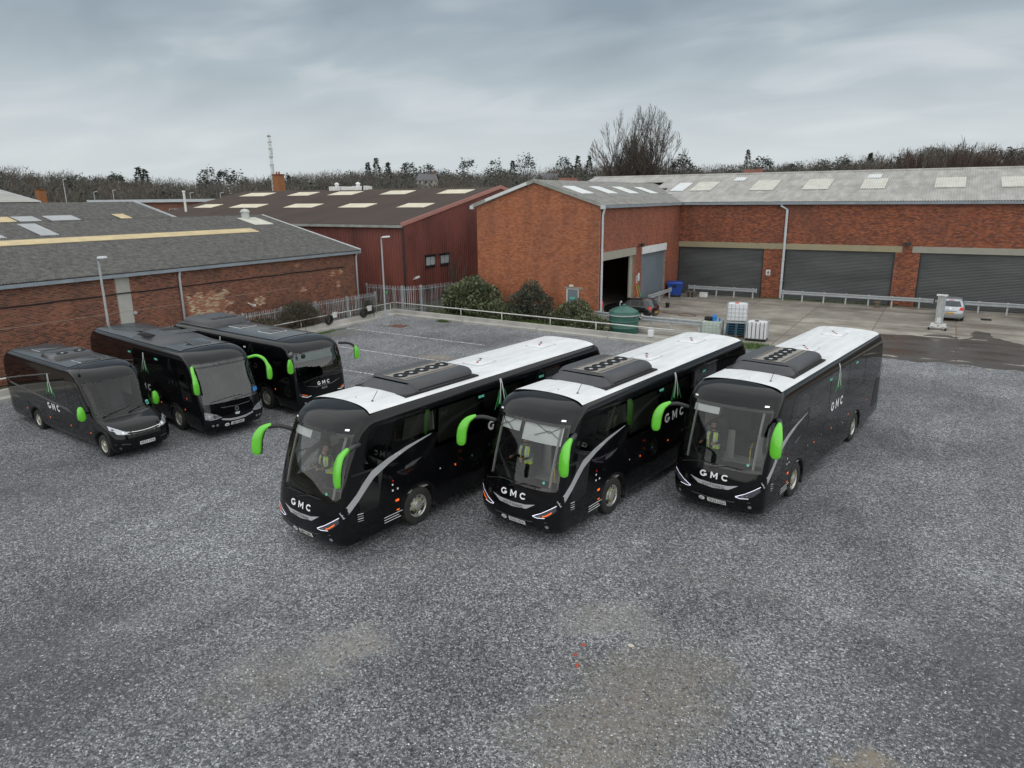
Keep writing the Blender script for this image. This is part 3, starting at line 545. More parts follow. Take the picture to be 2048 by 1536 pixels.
for y in np.arange(WY0 + 1, WY1, 1.9): mb.box(WX + .09, WX + .375, y, y + .08, WE - .21, WE - .01)
mb.build('gutter', 'gutter', W)
for y in (25.05, WY1 - .12):
    mb = MB(); mb.tube([(WX + .2, y, WE - .2), (WX + .1, y, WE - .5), (WX + .1, y, .05)], .065, 8); mb.build('downpipe', 'pale_grey', W, smooth=True)
mb = MB(); mb.lathe([(.3, 0), (.3, .5), (.36, .52), (.36, .58), (.25, .72), (.05, .78), (.001, .78)], 14, 'z', (-46.6, 37.4, 6.95)); mb.build('roof_cowl', 'galv_pale', W, smooth=True, angle=.6)
mb = MB(); mb.lathe([(.09, 0), (.09, .08), (.02, .09)], 10, 'x', (WX + .01, 22.2, 2.5)); mb.build('wall_lamp', 'galv', W)
mb = MB(); mb.tube([(WX, 29.6, 2.1), (WX + .15, 29.7, 2.0), (WX + .3, 29.75, 1.95)], .03, 6).box(WX + .25, WX + .5, 29.68, 29.82, 1.88, 2.02); mb.build('security_camera', 'white_paint', W)
# ---------------------------------------------------------------- shed behind it
W2 = thing('corrugated_shed', 'dark corrugated shed roof rising behind the long brick warehouse', 'shed')
MB().prism([(-49, 0), (-49, 6.5), (-55.5, 8.15), (-62, 6.5), (-62, 0)], 'y', 3, 33.8).build('wall', 'brick_brown', W2)
A2 = (-48.6, 2, 6.7)
for k in range(3): corr(A2, (0, 1, 0), 32, (-6.9, 0, 1.62), k / 3 - .005, (k + 1) / 3 + .005, lift=.006 * k).build('roof_sheet', 'asb_dark', W2, smooth=True)
corr((-62.4, 2, 6.7), (0, 1, 0), 32, (6.9, 0, 1.62)).build('roof_sheet', 'asb_dark', W2, smooth=True)
for u0, u1, mt in ((20.0, 21.2, 'sky_yellow'), (21.3, 22.7, 'sky_grey'), (23.3, 25.2, 'sky_grey'), (27.9, 28.8, 'sky_yellow')): corr(A2, (0, 1, 0), 32, (-6.9, 0, 1.62), .28, .46, u0, u1, lift=.05).build('skylight', mt, W2, smooth=True)
mb = MB(); mb.bar((-48.6, 34.05, 6.68), (-55.5, 34.05, 8.34), .06, .26); mb.build('verge', 'pale_grey', W2)
# ---------------------------------------------------------------- red metal shed
RX, RY, RE, RR, RYR, RXL = -37.0, 44.5, 6.35, 9.28, 59.0, -73.
S = thing('metal_shed', 'red profiled metal shed with brown roof and cream rooflights', 'shed')
MB().prism([(RY + .05, 0), (RY + .05, RE), (RYR, RR - .1), (73.5, RE), (73.5, 0)], 'x', RXL, RX - .05).build('frame_wall', 'dark_metal', S)
corr((RXL, RY, 0), (1, 0, 0), RX - RXL, (0, 0, RE), pitch=.30, amp=-.04, prof='trap').build('front_cladding', 'red_sheet', S)
mb = MB(); us = []; u = 0
while u < 29:
    for q, h in ((0, 0), (.13, 0), (.155, 1), (.25, 1), (.275, 0)): us.append((u + q, .04 * h))
    u += .30
mb.grid([[(RX + h, RY + u, 0) for u, h in us], [(RX + h, RY + u, (RE + (RR - RE) * (u / 14.5 if u < 14.5 else (29 - u) / 14.5))) for u, h in us]]); mb.build('side_cladding', 'red_sheet', S)
sl = (0, RYR - RY + .2, RR - RE)
for k in range(4): corr((RXL - .2, RY - .25, RE + .02), (1, 0, 0), RX - RXL + .3, sl, k / 4 - .004, (k + 1) / 4 + .004, pitch=.25, amp=.03, prof='trap', lift=.006 * k).build('roof_sheet', 'brown_roof', S)
corr((RXL - .2, 73.7, RE), (1, 0, 0), RX - RXL + .3, (0, -14.7, RR - RE), pitch=.25, amp=.03, prof='trap').build('roof_sheet', 'brown_roof', S)
for (x0, x1) in ((-71, -68), (-65.1, -60.8), (-56.9, -52.9), (-49.5, -46), (-42.4, -39.3)): corr((RXL - .2, RY - .25, RE + .02), (1, 0, 0), 99, sl, .405, .52, x0 - RXL + .2, x1 - RXL + .2, pitch=.25, amp=.03, prof='trap', lift=.05).build('skylight', 'sky_cream', S)
for (x0, x1) in ((-70.6, -66.4), (-62.7, -59.4), (-56.6, -53.1), (-49.4, -46.1), (-42.3, -39)): corr((RXL - .2, RY - .25, RE + .02), (1, 0, 0), 99, sl, .80, .925, x0 - RXL + .2, x1 - RXL + .2, pitch=.25, amp=.03, prof='trap', lift=.055).build('skylight', 'sky_cream', S)
MB().box(RXL, RX + .15, RY - .42, RY - .22, RE - .2, RE + .0).build('gutter', 'verge', S)
pm('verge_pink', (.42, .20, .17), .6, var=.1)
mb = MB(); mb.bar((RX + .09, RY - .3, RE + .02), (RX + .09, RYR, RR + .05), .08, .3).bar((RX + .09, 73.6, RE), (RX + .09, RYR, RR + .05), .08, .3); mb.build('verge', 'verge_pink', S)
mb = MB(); mb.tube([(RX + .12, RY - .12, RE - .2), (RX + .12, RY - .12, 0)], .075, 8); mb.build('downpipe', 'dark_metal', S)
for y in (47.2, 49.2):
    wn = MB().box(RX + .02, RX + .07, y, y + 1.25, 2.9, 3.72).build('window', 'dark_metal', S)
    for a in (.06, .66): MB().box(RX + .06, RX + .082, y + a, y + a + .54, 2.97, 3.65).build('pane', 'curtain', wn)
    MB().box(RX + .03, RX + .2, y - .12, y + 1.37, 3.74, 3.84).build('hood', 'dark_metal', wn); MB().box(RX + .03, RX + .14, y - .05, y + 1.3, 2.82, 2.89).build('sill', 'dark_metal', wn)
for y in (46.7, 49.7): MB().box(RX + .03, RX + .2, y, y + 1.5, .95, 1.03).build('window_hood', 'dark_metal', S)
mb = MB(); mb.tube([(RX + .04, 45.5, 2.0), (RX + .3, 45.5, 2.05)], .05, 6).bar((RX + .3, 45.4, 2.1), (RX + .38, 45.85, 2.2), .16, .14); mb.build('security_camera', 'white_paint', S)
mb = MB()
for x in np.linspace(-58.8, -55.4, 2): mb.box(x, x + 1.6, RYR - .4, RYR + .5, RR - .05, RR + .42)
mb.box(-54, -53.6, RYR - .4, RYR + .4, RR - .05, RR + .42); mb.box(-57.1, -53.3, RYR - .3, RYR + .4, RR - .05, RR + .38)
for x in (-58, -54.9): mb.lathe([(.2, 0), (.2, .2), (.3, .22), (.1, .4), (.001, .42)], 10, 'z', (x, RYR, RR + .42))
mb.build('roof_vent', 'white_paint', S)
for x, y, h, mt in ((-69.8, 48.5, 1.9, 'white_paint'), (-71.5, 57.8, 1.1, 'white_paint')):
    mb = MB(); mb.tube([(x, y, RE + .6), (x, y, RE + 1.0 + h)], .12, 8).lathe([(.18, 0), (.16, .12), (.001, .16)], 8, 'z', (x, y, RE + 1.0 + h)); mb.build('flue', mt, S)
# ---------------------------------------------------------------- gabled brick building and the long garage range, one joined building each
GX0, GX1, GY, GE, GRX, GR = -30.4, -20.35, 45.2, 7.8, -25.4, 9.45
Gb = thing('gabled_garage', 'gabled orange brick garage with one open doorway and a blue-grey shutter', 'garage')
def gzr(s): x = GX0 + s; return GE + (GR - GE) * (1 - abs(x - GRX) / (GRX - GX0 if x < GRX else GX1 - GRX))
MB().prism([(GX0, 0), (GX1 - .3, 0), (GX1 - .3, GE), (GRX, GR), (GX0, GE)], 'y', GY + .002, GY + .3).build('gable_wall', 'mortar', Gb)
rc = brick_rects(GX1 - GX0, gzr, [(7.6, 8.45, 0, 2.06), (7.4, 8.85, 2.06, 2.2)], seed=5); brickwork(Gb, rc, (GX0, GY, 0), (1, 0, 0), (0, -1, 0), 'brick_orange', 6)
OP = [(45.75 - GY, 51.6 - GY, 0, 4.05), (45.55 - GY, 51.75 - GY, 4.05, 4.62), (53.1 - GY, 58.6 - GY, 0, 4.55)]
mb = MB(); X0, X1 = GX1 - .3, GX1 - .002
for y0, y1, z0, z1 in ((GY + .002, 45.75, 0, GE), (45.75, 51.6, 4.05, GE), (51.6, 53.1, 0, GE), (53.1, 58.6, 4.55, GE), (58.6, 61.85, 0, GE)): mb.box(X0, X1, y0, y1, z0, z1)
mb.build('side_wall', 'mortar', Gb)
rc = brick_rects(61.85 - GY, lambda s: GE - .05, OP, seed=8); brickwork(Gb, rc, (GX1, GY, 0), (0, 1, 0), (1, 0, 0), 'brick_red', 9)
MB().box(GX0, GX0 + .3, GY + .3, 61.8, 0, GE).box(GX0 + .3, GX1 - .3, 61.5, 61.8, 0, GE).build('inner_wall', 'brick_brown', Gb)
MB().box(GX0 + .3, GX1 - .02, GY + .3, 61.5, -.3, .004).build('floor', 'concrete', Gb)
MB().box(GX1 - .28, GX1 + .03, 45.5, 51.8, 4.06, 4.6).build('lintel', 'lintel_grey', Gb)
MB().box(GX1 - .24, GX1 - .14, 51.0, 51.58, 0.01, 4.04).build('door_post', 'lintel_grey', Gb)
MB().box(GX1 - .22, GX1 + .06, 53.05, 58.65, 4.0, 4.56).build('shutter_box', 'verge_white', Gb)
corr((GX1 - .16, 53.1, 0.02), (0, 0, 1), 4.0, (0, 5.5, 0), pitch=.1, amp=.014, spc=4).build('roller_shutter', 'shutter_blue', Gb)
dr = MB().box(-22.78, -21.96, GY - .01, GY + .04, .05, 2.04).build('door', 'door_grey', Gb)
mb = MB(); mb.box(-22.86, -22.78, GY - .03, GY + .05, .02, 2.06).box(-21.96, -21.9, GY - .03, GY + .05, .02, 2.06).box(-22.78, -21.96, GY - .03, GY + .05, 2.04, 2.09); mb.build('frame', 'white_paint', dr)
MB().box(-22.57, -22.17, GY - .02, GY - .011, 1.35, 1.5).build('sign_plate', 'teal_vinyl', dr); MB().tube([(-22.08, GY - .05, 1.0), (-22.08, GY - .05, 1.15)], .02, 6).build('handle', 'chrome', dr)
MB().box(-23.0, -21.6, GY - .06, GY + .06, 2.1, 2.21).build('door_lintel', 'lintel_grey', Gb); MB().box(-22.6, -22.3, GY - .12, GY - .02, 2.24, 2.38).build('door_light', 'white_paint', Gb)
sR = (GRX - GX1 - .25, 0, GR + .06 - GE); A = (GX1 + .25, GY - .15, GE + .02)
for k in range(3): corr(A, (0, 1, 0), 25.4, sR, k / 3 - .006, (k + 1) / 3 + .006, lift=.006 * k, u1=25.6 if k == 2 else (16.6 + 3.0 * (k + 1.1))).build('roof_sheet', 'asb_mid', Gb, smooth=True)
corr((GX0 - .25, GY - .15, GE + .02), (0, 1, 0), 22, (GRX - GX0 + .25, 0, GR + .06 - GE)).build('roof_sheet', 'asb_mid', Gb, smooth=True)
for y in (46.6, 51.0, 55.3, 59.8): corr(A, (0, 1, 0), 99, sR, .43, .735, y - GY + .15, y + 1.9 - GY + .15, lift=.045).build('skylight', 'sky_white', Gb, smooth=True)
mb = MB(); mb.bar((GX1 + .3, GY - .16, GE - .02), (GRX, GY - .16, GR + .05), .08, .26); mb.build('verge', 'verge', Gb)
mb = MB(); mb.bar((GX0 - .3, GY - .16, GE - .02), (GRX, GY - .16, GR + .05), .08, .26); mb.build('verge', 'verge', Gb)
mb = MB(); mb.bar((GX0 + .9, GY - .21, GE + .38), (GRX - .6, GY - .21, GR - .14), .03, .2); mb.build('verge_strip', 'verge_white', Gb)
MB().box(GX1 + .1, GX1 + .34, GY - .1, 61.4, GE - .2, GE - .01).build('gutter', 'gutter', Gb)
for x in (GX0 - .28, GX1 + .26): MB().box(x - .14, x + .14, GY - .3, GY - .1, GE - .24, GE + .02).build('eaves_end', 'pale_grey', Gb)
downpipe(Gb, GX1 + .0, GY + .12, GE - .15, (1, 0), 'pale_grey', .075, .12)
mb = MB(); mb.bar((GX1, 52.4, 4.75), (GX1 + .3, 52.4, 4.8), .05, .05).box(GX1 + .22, GX1 + .4, 52.2, 52.6, 4.62, 4.88); mb.build('floodlight', 'dark_metal', Gb)
for y, z, mt in ((52.0, 2.15, 'sky_grey'), (52.4, 2.3, 'white_paint')): MB().box(GX1 + .016, GX1 + .03, y, y + .3, z - .3, z + .3).build('wall_sign', mt, Gb)
# long range
DY, DE, DR, DYR, DX1 = 61.85, 7.8, 10.2, 71.4, 30.
Dr = thing('garage_range', 'long red brick garage range with dark roller shutters and pale corrugated roof', 'garage')
doors = [(-20.3, -13.05), (-11.4, -3.4), (-1.75, 6.9), (8.6, 17.0)]
mb = MB(); x = GX1 + .01
for a, b in doors:
    if a - x > .02: mb.box(x, a, DY + .002, DY + .3, 0, 4.05)
    x = b
mb.box(x, DX1, DY + .002, DY + .3, 0, 4.05).box(GX1 + .01, DX1, DY + .002, DY + .3, 4.05, DE)
mb.box(-33, GX1 - .4, 70, 70.3, 0, DE).box(-33, DX1, 81, 81.3, 0, DE)
mb.build('wall', 'mortar_dark', Dr)
ex = [(a - GX1, b - GX1, 0, 4.05) for a, b in doors] + [(-20.3 - GX1, -2.95 - GX1, 4.05, 4.53), (-2.3 - GX1, 17.3 - GX1, 4.05, 4.53)]
rc = brick_rects(27., lambda s: DE - .05, ex, seed=12); brickwork(Dr, rc, (GX1, DY, 0), (1, 0, 0), (0, -1, 0), 'brick_mixed', 13)
for a, b in ((-20.32, -2.97), (-2.3, 17.3)): MB().box(a, b, DY - .03, DY + .28, 4.06, 4.52).build('lintel', 'lintel' if a < -10 else 'lintel_grey', Dr)
for a, b in doors:
    mb = corr((a, DY + .16, .02), (0, 0, 1), 4.03, (b - a, 0, 0), pitch=.11, amp=.016, spc=4); mb.box(a, b, DY + .1, DY + .2, .0, .1); mb.build('roller_shutter', 'shutter', Dr)
    for g0, g1 in ((a - .005, a + .09), (b - .09, b + .005)): MB().box(g0, g1, DY + .06, DY + .2, 0.03, 4.04).build('shutter_guide', 'dark_metal', Dr)
sD = (0, DYR - DY + .25, DR - DE); A = (-33, DY - .25, DE + .05)
cuts = (0, .26, .5, .74, 1.)
for k in range(4):
    u0 = (GX1 + .15 - (-33)) - (0.0 + 5.3 * (cuts[k + 1] + .05)) if k < 3 else 0
    corr(A, (1, 0, 0), DX1 + 33, sD, cuts[k] - .006, cuts[k + 1] + .006, u0=max(0, u0), pitch=.178, amp=.036, lift=.007 * k).build('roof_sheet', 'asb_light', Dr, smooth=True)
corr((-33, 81.2, DE), (1, 0, 0), DX1 + 33, (0, DYR - 81.2, DR - DE), pitch=.178, amp=.036, spc=2).build('roof_sheet', 'asb_light', Dr, smooth=True)
for x0, x1, s0, s1, mt in ((-22.6, -21.3, .37, .68, 'sky_white'), (-20.7, -18.8, .37, .7, 'sky_pale'), (-15.4, -13.4, .36, .72, 'sky_pale'), (-11.1, -9.1, .36, .73, 'sky_pale'), (-6.7, -4.9, .36, .71, 'sky_pale'), (-1.5, .55, .365, .7, 'sky_pale'), (2.8, 4.9, .36, .69, 'sky_pale'), (-17.7, -16.75, .725, .86, 'sky_white'), (-6.6, -5.55, .73, .87, 'sky_white')):
    corr(A, (1, 0, 0), 99, sD, s0, s1, x0 + 33, x1 + 33, pitch=.178, amp=.036, lift=.055).build('skylight', mt, Dr, smooth=True)
mb = MB(); mb.tube([(-33, DYR, DR + .07), (DX1, DYR, DR + .07)], .14, 6); mb.build('ridge_cap', 'asb_light', Dr)
mb = MB(); mb.box(GX1 + .35, DX1, DY - .38, DY - .1, DE - .2, DE + .0)
for x in np.arange(-18, DX1, 2.4): mb.box(x, x + .07, DY - .395, DY - .09, DE - .21, DE + .01)
mb.build('gutter', 'gutter', Dr)
mb = MB(); mb.tube([(-11.9, DY - .25, DE - .2), (-11.9, DY - .25, DE - .32), (-11.45, DY - .14, DE - .6), (-11.45, DY - .12, .05)], .1, 8)
for z in (1.5, 3.2, 5.2): mb.tube([(-11.45, DY - .12, z), (-11.45, DY - .12, z + .08)], .125, 8)
mb.build('downpipe', 'pale_grey', Dr, smooth=True, angle=.7)
mb = MB(); mb.bar((-2.65, DY, 4.75), (-2.65, DY - .35, 4.8), .06, .06).box(-2.9, -2.4, DY - .5, DY - .28, 4.62, 4.82); mb.build('floodlight', 'dark_metal', Dr)
sg = MB().box(-13.0 + .25, -12.35 - .05, DY - .03, DY - .014, 1.9, 2.35).build('wall_sign', 'white_paint', Dr)
mb = MB(); mb.add([(-12.68, DY - .034, 2.1), (-12.46, DY - .034, 2.1), (-12.57, DY - .034, 2.28)], [(0, 1, 2)]); mb.box(-12.68, -12.46, DY - .034, DY - .031, 1.97, 2.0).box(-12.68, -12.46, DY - .034, DY - .031, 2.03, 2.06); mb.build('sign_print', 'ink', sg)
# ---------------------------------------------------------------- guard rails, beams, handrail, parapet
def guardrail(lab, p, q, posts, z=.68, h=.3):
    o = thing('guard_rail', lab, 'guard rail', group='steel guard rails'); p, q = Vector((*p, 0)), Vector((*q, 0)); d = (q - p).normalized(); nn = Vector((d.y, -d.x, 0))
    prof = [(0, -h / 2), (.05, -h * .42), (.05, -h * .18), (0, -.02), (0, .02), (.05, h * .18), (.05, h * .42), (0, h / 2)]
    MB().grid([[b + nn * a + Vector((0, 0, z + c)) for a, c in prof] for b in (p, q)]).grid([[b - nn * .004 + nn * a + Vector((0, 0, z + c)) for a, c in prof] for b in (q, p)]).build('beam', 'galv', o)
    for t in posts:
        b = p.lerp(q, t) - nn * .06; MB().box(b.x - .05, b.x + .05, b.y - .05, b.y + .05, -.05, z + h / 2 + .03).build('post', 'galv_pale', o)
    for b in (p, q): MB().bar(b + Vector((0, 0, z - h * .6)) + nn * .03, b + Vector((0, 0, z + h * .62)) + nn * .03, .1, .07).build('end_plate', 'galv', o)
    return o
guardrail('grey steel guard rail in front of the first dark shutter, beside the blue bin', (-18.9, 60.9), (-13.2, 60.9), (.08, .42, .68, .95))
guardrail('long steel guard rail passing the middle dark shutter towards the silver car', (-11.2, 60.9), (-.5, 60.7), (.01, .15, .3, .45, .6, .75, .92))
guardrail('steel guard rail to the right of the silver car', (1.3, 60.6), (12, 60.4), (.1, .26, .42, .6, .8))
guardrail('steel guard rail running along the blue-grey shutter to the blue bin', (-19.7, 53.2), (-19.7, 58.5), (.03, .5, .97))
guardrail('steel guard rail between the green tank and the plastic containers', (-16.4, 43.2), (-11.2, 43.0), (.12, .38, .73), z=.75, h=.34)
guardrail('short steel guard rail behind the green tank near the white drainpipe', (-20.0, 43.9), (-17.6, 43.6), (.1, .9), z=.7)
# low concrete beams lying on the apron below the parapet
for i, (p, q, lab) in enumerate((((-16.4, 42.5), (-12.1, 42.1), 'long pale concrete beam lying behind the handrail'), ((-14.2, 42.9), (-11.9, 42.75), 'short concrete beam lying under the guard rail'))):
    mb = MB(); mb.bar((*p, .12), (*q, .12), .25, .22); o = mb.build('concrete_beam', 'concrete'); tag(o, lab, 'beam', 'beams on the apron edge')
pw = thing('parapet_wall', 'low concrete parapet edging the gravel yard on two sides', 'parapet')
mb = MB(); prof = [(0, -.3), (0, .13), (-.42, .15), (-.46, .15), (-.48, .40), (-.78, .40), (-.78, -.3)]
mb.grid([[(PARX + a, y, z) for a, z in prof] for y in (-6, 10, 25, parR(-34.3) + 0.45)], flip=True); mb.build('kerb_run', 'concrete', pw)
mb = MB(); pr2 = [(0, -.3), (0, .13), (.34, .15), (.38, .15), (.40, .38), (.68, .38), (.68, -.3)]
mb.grid([[(x, parR(x) + a, z) for a, z in pr2] for x in (PARX - .78, -30, -24, -18, -13.0)]); mb.add([(-13.0, parR(-13) + a, z) for a, z in pr2], [tuple(range(7))]); mb.build('kerb_run', 'concrete', pw)
for x in (-28.2, -22.1, -17): MB().box(x, x + .03, parR(x) - .005, parR(x) + .3, 0, .158).build('joint', 'mortar_dark', pw)
def handrail(lab, pts, posts, z=.88):
    o = thing('handrail', lab, 'handrail'); MB().tube([(x, y, z) for x, y in pts], .036, 7).build('rail', 'rail_paint', o, smooth=True)
    for x, y in posts: MB().tube([(x, y, .3), (x, y, z)], .03, 6).build('post', 'rail_paint', o, smooth=True)
hx = [-34.85, -28.6, -25.1, -21.3, -18.0, -14.2, -12.9]
handrail('white tubular handrail on the parapet in front of the bushes', [(x, parR(x) + .53) for x in hx], [(x, parR(x) + .53) for x in hx[1:-1]])
handrail('white tubular handrail on the parapet beside the palisade fence', [(-34.95, -5), (-34.95, 20), (-34.95, parR(-34.9) + .5)], [(-34.95, y) for y in (2, 7, 12, 17, 22, 27, 31.5, 36, 40.2)])
# palisade fence
pale = MB(); pale.add([(-.035, .018, 0), (0, 0, 0), (.035, .018, 0), (.035, .018, 1.0), (.0, 0, 1.0), (-.035, .018, 1.0), (0, .006, 1.07)], [(0, 1, 4, 5), (1, 2, 3, 4), (5, 4, 6), (4, 3, 6), (1, 0, 5, 4), (2, 1, 4, 3)])
palem = pale.mesh('pale', 'galv')
def palisade(lab, p, q, H, step=.155, z0=0):
    o = thing('palisade_fence', lab, 'fence', group='palisade fence runs'); p, q = Vector((*p, 0)), Vector((*q, 0)); L = (q - p).length; d = (q - p) / L; n = int(L / step); rz = math.atan2(d.y, d.x)
    for i in range(n + 1):
        b = p + d * (i * step); k = link('pale', palem, o); k.location = (b.x, b.y, z0); k.rotation_euler = (random.uniform(-.01, .01), random.uniform(-.012, .012), rz); k.scale = (1, 1, (H + random.uniform(-.015, .015)) / 1.07)
    nn = Vector((-d.y, d.x, 0)) * .05
    for z in (.35, H * .86): MB().bar(p + nn + Vector((0, 0, z + z0)), q + nn + Vector((0, 0, z + z0)), .05, .05).build('rail', 'galv', o)
    for t in np.linspace(0, 1, max(2, int(L / 2.7) + 1)): b = p.lerp(q, t) + nn * 1.8; MB().box(b.x - .05, b.x + .05, b.y - .05, b.y + .05, z0, H + z0).build('post', 'galv', o)
palisade('galvanised palisade fence run along the parapet in front of the brick warehouse', (-35.7, 22.0), (-35.2, 39.0), 1.85)
palisade('palisade fence run from the warehouse corner across the red shed', (-38.0, 41.0), (-34.5, 41.0), 2.1)
palisade('short palisade gate panel at the corner of the yard by the lamp post', (-34.4, 41.05), (-33.4, 41.9), 2.1)
palisade('palisade fence run turning away towards the evergreen bush', (-33.3, 42.0), (-32.6, 46.5), 2.1)
# ================================================================ vehicles: a shell is a stack of plan outlines
class Shell:
    """keys: rows (z, half width, nose x, nose cap depth, tail x, tail cap depth); x forward, y left, nose near x=0"""
    def __init__(s, keys, stations, nf=2.8, nr=3.6, sub=4, fade=4., arches=(), archz=1.25):
        k = np.array(keys, float); q = np.arange(len(k)); s.nf, s.nr = nf, nr
        lv = np.unique(np.concatenate([np.linspace(i, i + 1, sub + 1) for i in q[:-1]]).round(6))
        f = [subst(q, k[:, c], lv) for c in range(6)]; s.z, s.w, s.F, s.a, s.B, s.b = f
        d = np.linspace(0, q[-1], 600); s.tz, s.tw, s.tF, s.ta, s.tB, s.tb = [subst(q, k[:, c], d) for c in range(6)]
        s.S = np.array(stations, float); s.fade = fade; s.arches = arches; s.archz = archz; s.S0 = k[2, 2] - k[2, 3]; s.zb = k[0, 0]
    def at(s, z): return [np.interp(z, s.tz, t) for t in (s.tw, s.tF, s.ta, s.tB, s.tb)]
    # charts
    def f0(s, y, z):
        w, F, a, B, b = s.at(z); r = min(1, abs(y) / w); return Vector((F - a + a * (1 - r**s.nf)**(1 / s.nf), y, z))
    def r0(s, y, z):
        w, F, a, B, b = s.at(z); r = min(1, abs(y) / w); return Vector((B + b - b * (1 - r**s.nr)**(1 / s.nr), y, z))
    def s0(s, x, z, sg):
        w, F, a, B, b = s.at(z); y = w
        if x > F - a: y = w * max(0, 1 - min(1, (x - F + a) / a)**s.nf)**(1 / s.nf)
        elif x < B + b: y = w * max(0, 1 - min(1, (B + b - x) / b)**s.nr)**(1 / s.nr)
        return Vector((x, sg * y, z))
    def _off(s, fn, u, v, o, out):
        e = 4e-3; p = fn(u, v)
        n = (fn(u + e, v) - fn(u - e, v)).cross(fn(u, v + e) - fn(u, v - e))
        if n.length < 1e-12: return p + Vector(out) * o
        n.normalize()
        if n.dot(Vector(out)) < 0: n = -n
        return p + n * o
    def front(s, y, z, o=.006): return s._off(s.f0, y, z, o, (1, 0, 0))
    def rear(s, y, z, o=.006): return s._off(s.r0, y, z, o, (-1, 0, 0))
    def side(s, x, z, sg=1, o=.006): return s._off(lambda a, b: s.s0(a, b, sg), x, z, o, (0.2, sg, 0))
    def tpt(s, t, z, o=0):
        w, F, a, B, b = s.at(z); c, sn = math.cos(t), math.sin(t)
        p = Vector((F - a + a * abs(c)**(2 / s.nf), w * math.copysign(abs(sn)**(2 / s.nf), sn), z))
        return p if o == 0 else p + Vector((c, sn * .8, .25)).normalized() * o
    def top(s, x, y, o=.006):
        i = int(np.argmax(s.tw < s.tw.max() - 1e-3)) if False else len(s.tw) - int(np.argmax(s.tw[::-1] >= s.tw.max() * .995)) - 1
        w, z = s.tw[i:][::-1], s.tz[i:][::-1]; return Vector((x, y, float(np.interp(abs(y), w, z)) + o))
    def xs(s, z, i=None):
        w, F, a, B, b = s.at(z); sh = (F - a) - s.S0; f = np.clip(1 - (s.S0 - s.S) / s.fade, 0, 1); return np.maximum(s.S + sh * f, B + b)
    def build(s, name, mat, parent, hole=None, nfc=26, nrc=10, mfun=None):
        tf = np.linspace(-math.pi / 2, math.pi / 2, nfc + 1); tr = np.linspace(math.pi / 2, -math.pi / 2, nrc + 1)
        rows = []; info = None
        for li in range(len(s.z)):
            z, w, F, a, B, b = s.z[li], s.w[li], s.F[li], s.a[li], s.B[li], s.b[li]; row = []; inf = []
            xs = s.xs(z)
            def zz(x):
                for xw, rr, zc in s.arches:
                    if abs(x - xw) < rr and z < s.archz:
                        m = zc + math.sqrt(rr * rr - (x - xw)**2)
                        return m + (z - s.zb) / (s.archz - s.zb) * (s.archz - m)
                return z
            for t in tf:
                c, sn = math.cos(t), math.sin(t); row.append((F - a + a * abs(c)**(2 / s.nf), w * math.copysign(abs(sn)**(2 / s.nf), sn), z)); inf.append(('f', t))
            for i, x in enumerate(xs): row.append((x, w, zz(x))); inf.append(('l', s.S[i]))
            for t in tr:
                c, sn = math.cos(t), math.sin(t); row.append((B + b - b * abs(c)**(2 / s.nr), w * math.copysign(abs(sn)**(2 / s.nr), sn), z)); inf.append(('b', t))
            for i in range(len(xs) - 1, -1, -1): row.append((xs[i], -w, zz(xs[i]))); inf.append(('r', s.S[i]))
            rows.append(row); info = inf
        n = len(rows[0]); mb = MB(); vs = [p for r in rows for p in r]; fs = []; ms = []
        for i in range(len(rows) - 1):
            zm = (s.z[i] + s.z[i + 1]) / 2
            for j in range(n):
                k = (j + 1) % n; a, b = info[j], info[k]; kind = a[0] if a[0] == b[0] else a[0] + b[0]; val = (a[1] + b[1]) / 2 if a[0] == b[0] else 0
                if hole and hole(zm, kind, val): continue
                fs.append((i * n + j, i * n + k, (i + 1) * n + k, (i + 1) * n + j)); ms.append(mfun(zm, kind, val) if mfun else 0)
        mb.v = [tuple(map(float, p)) for p in vs]; mb.f = fs; mb.m = ms
        return mb.build(name, mat, parent, smooth=True, angle=.75)
def quad(fn, c, nu=4, nv=4, rim=0):       # c: four (u,v) corners; fn(u,v,off)
    P = []
    for i in range(nv + 1):
        t = i / nv; row = []
        for j in range(nu + 1):
            q = j / nu; u = (c[0][0] * (1 - q) + c[1][0] * q) * (1 - t) + (c[3][0] * (1 - q) + c[2][0] * q) * t; v = (c[0][1] * (1 - q) + c[1][1] * q) * (1 - t) + (c[3][1] * (1 - q) + c[2][1] * q) * t
            row.append(fn(u, v))
        P.append(row)
    return MB().grid(P)
def strip(fn, top, bot, n=3):             # band between two polylines in chart coordinates
    return MB().grid([[fn(a[0] + (b[0] - a[0]) * k / n, a[1] + (b[1] - a[1]) * k / n) for a, b in zip(top, bot)] for k in range(n + 1)])
def dot(fn, u, v, r, n=10, ru=None):
    ru = ru or r; c = fn(u, v); mb = MB(); mb.add([c] + [fn(u + ru * math.cos(2 * math.pi * k / n), v + r * math.sin(2 * math.pi * k / n)) for k in range(n)], [(0, 1 + k, 1 + (k + 1) % n) for k in range(n)]); return mb
_wheels = {}
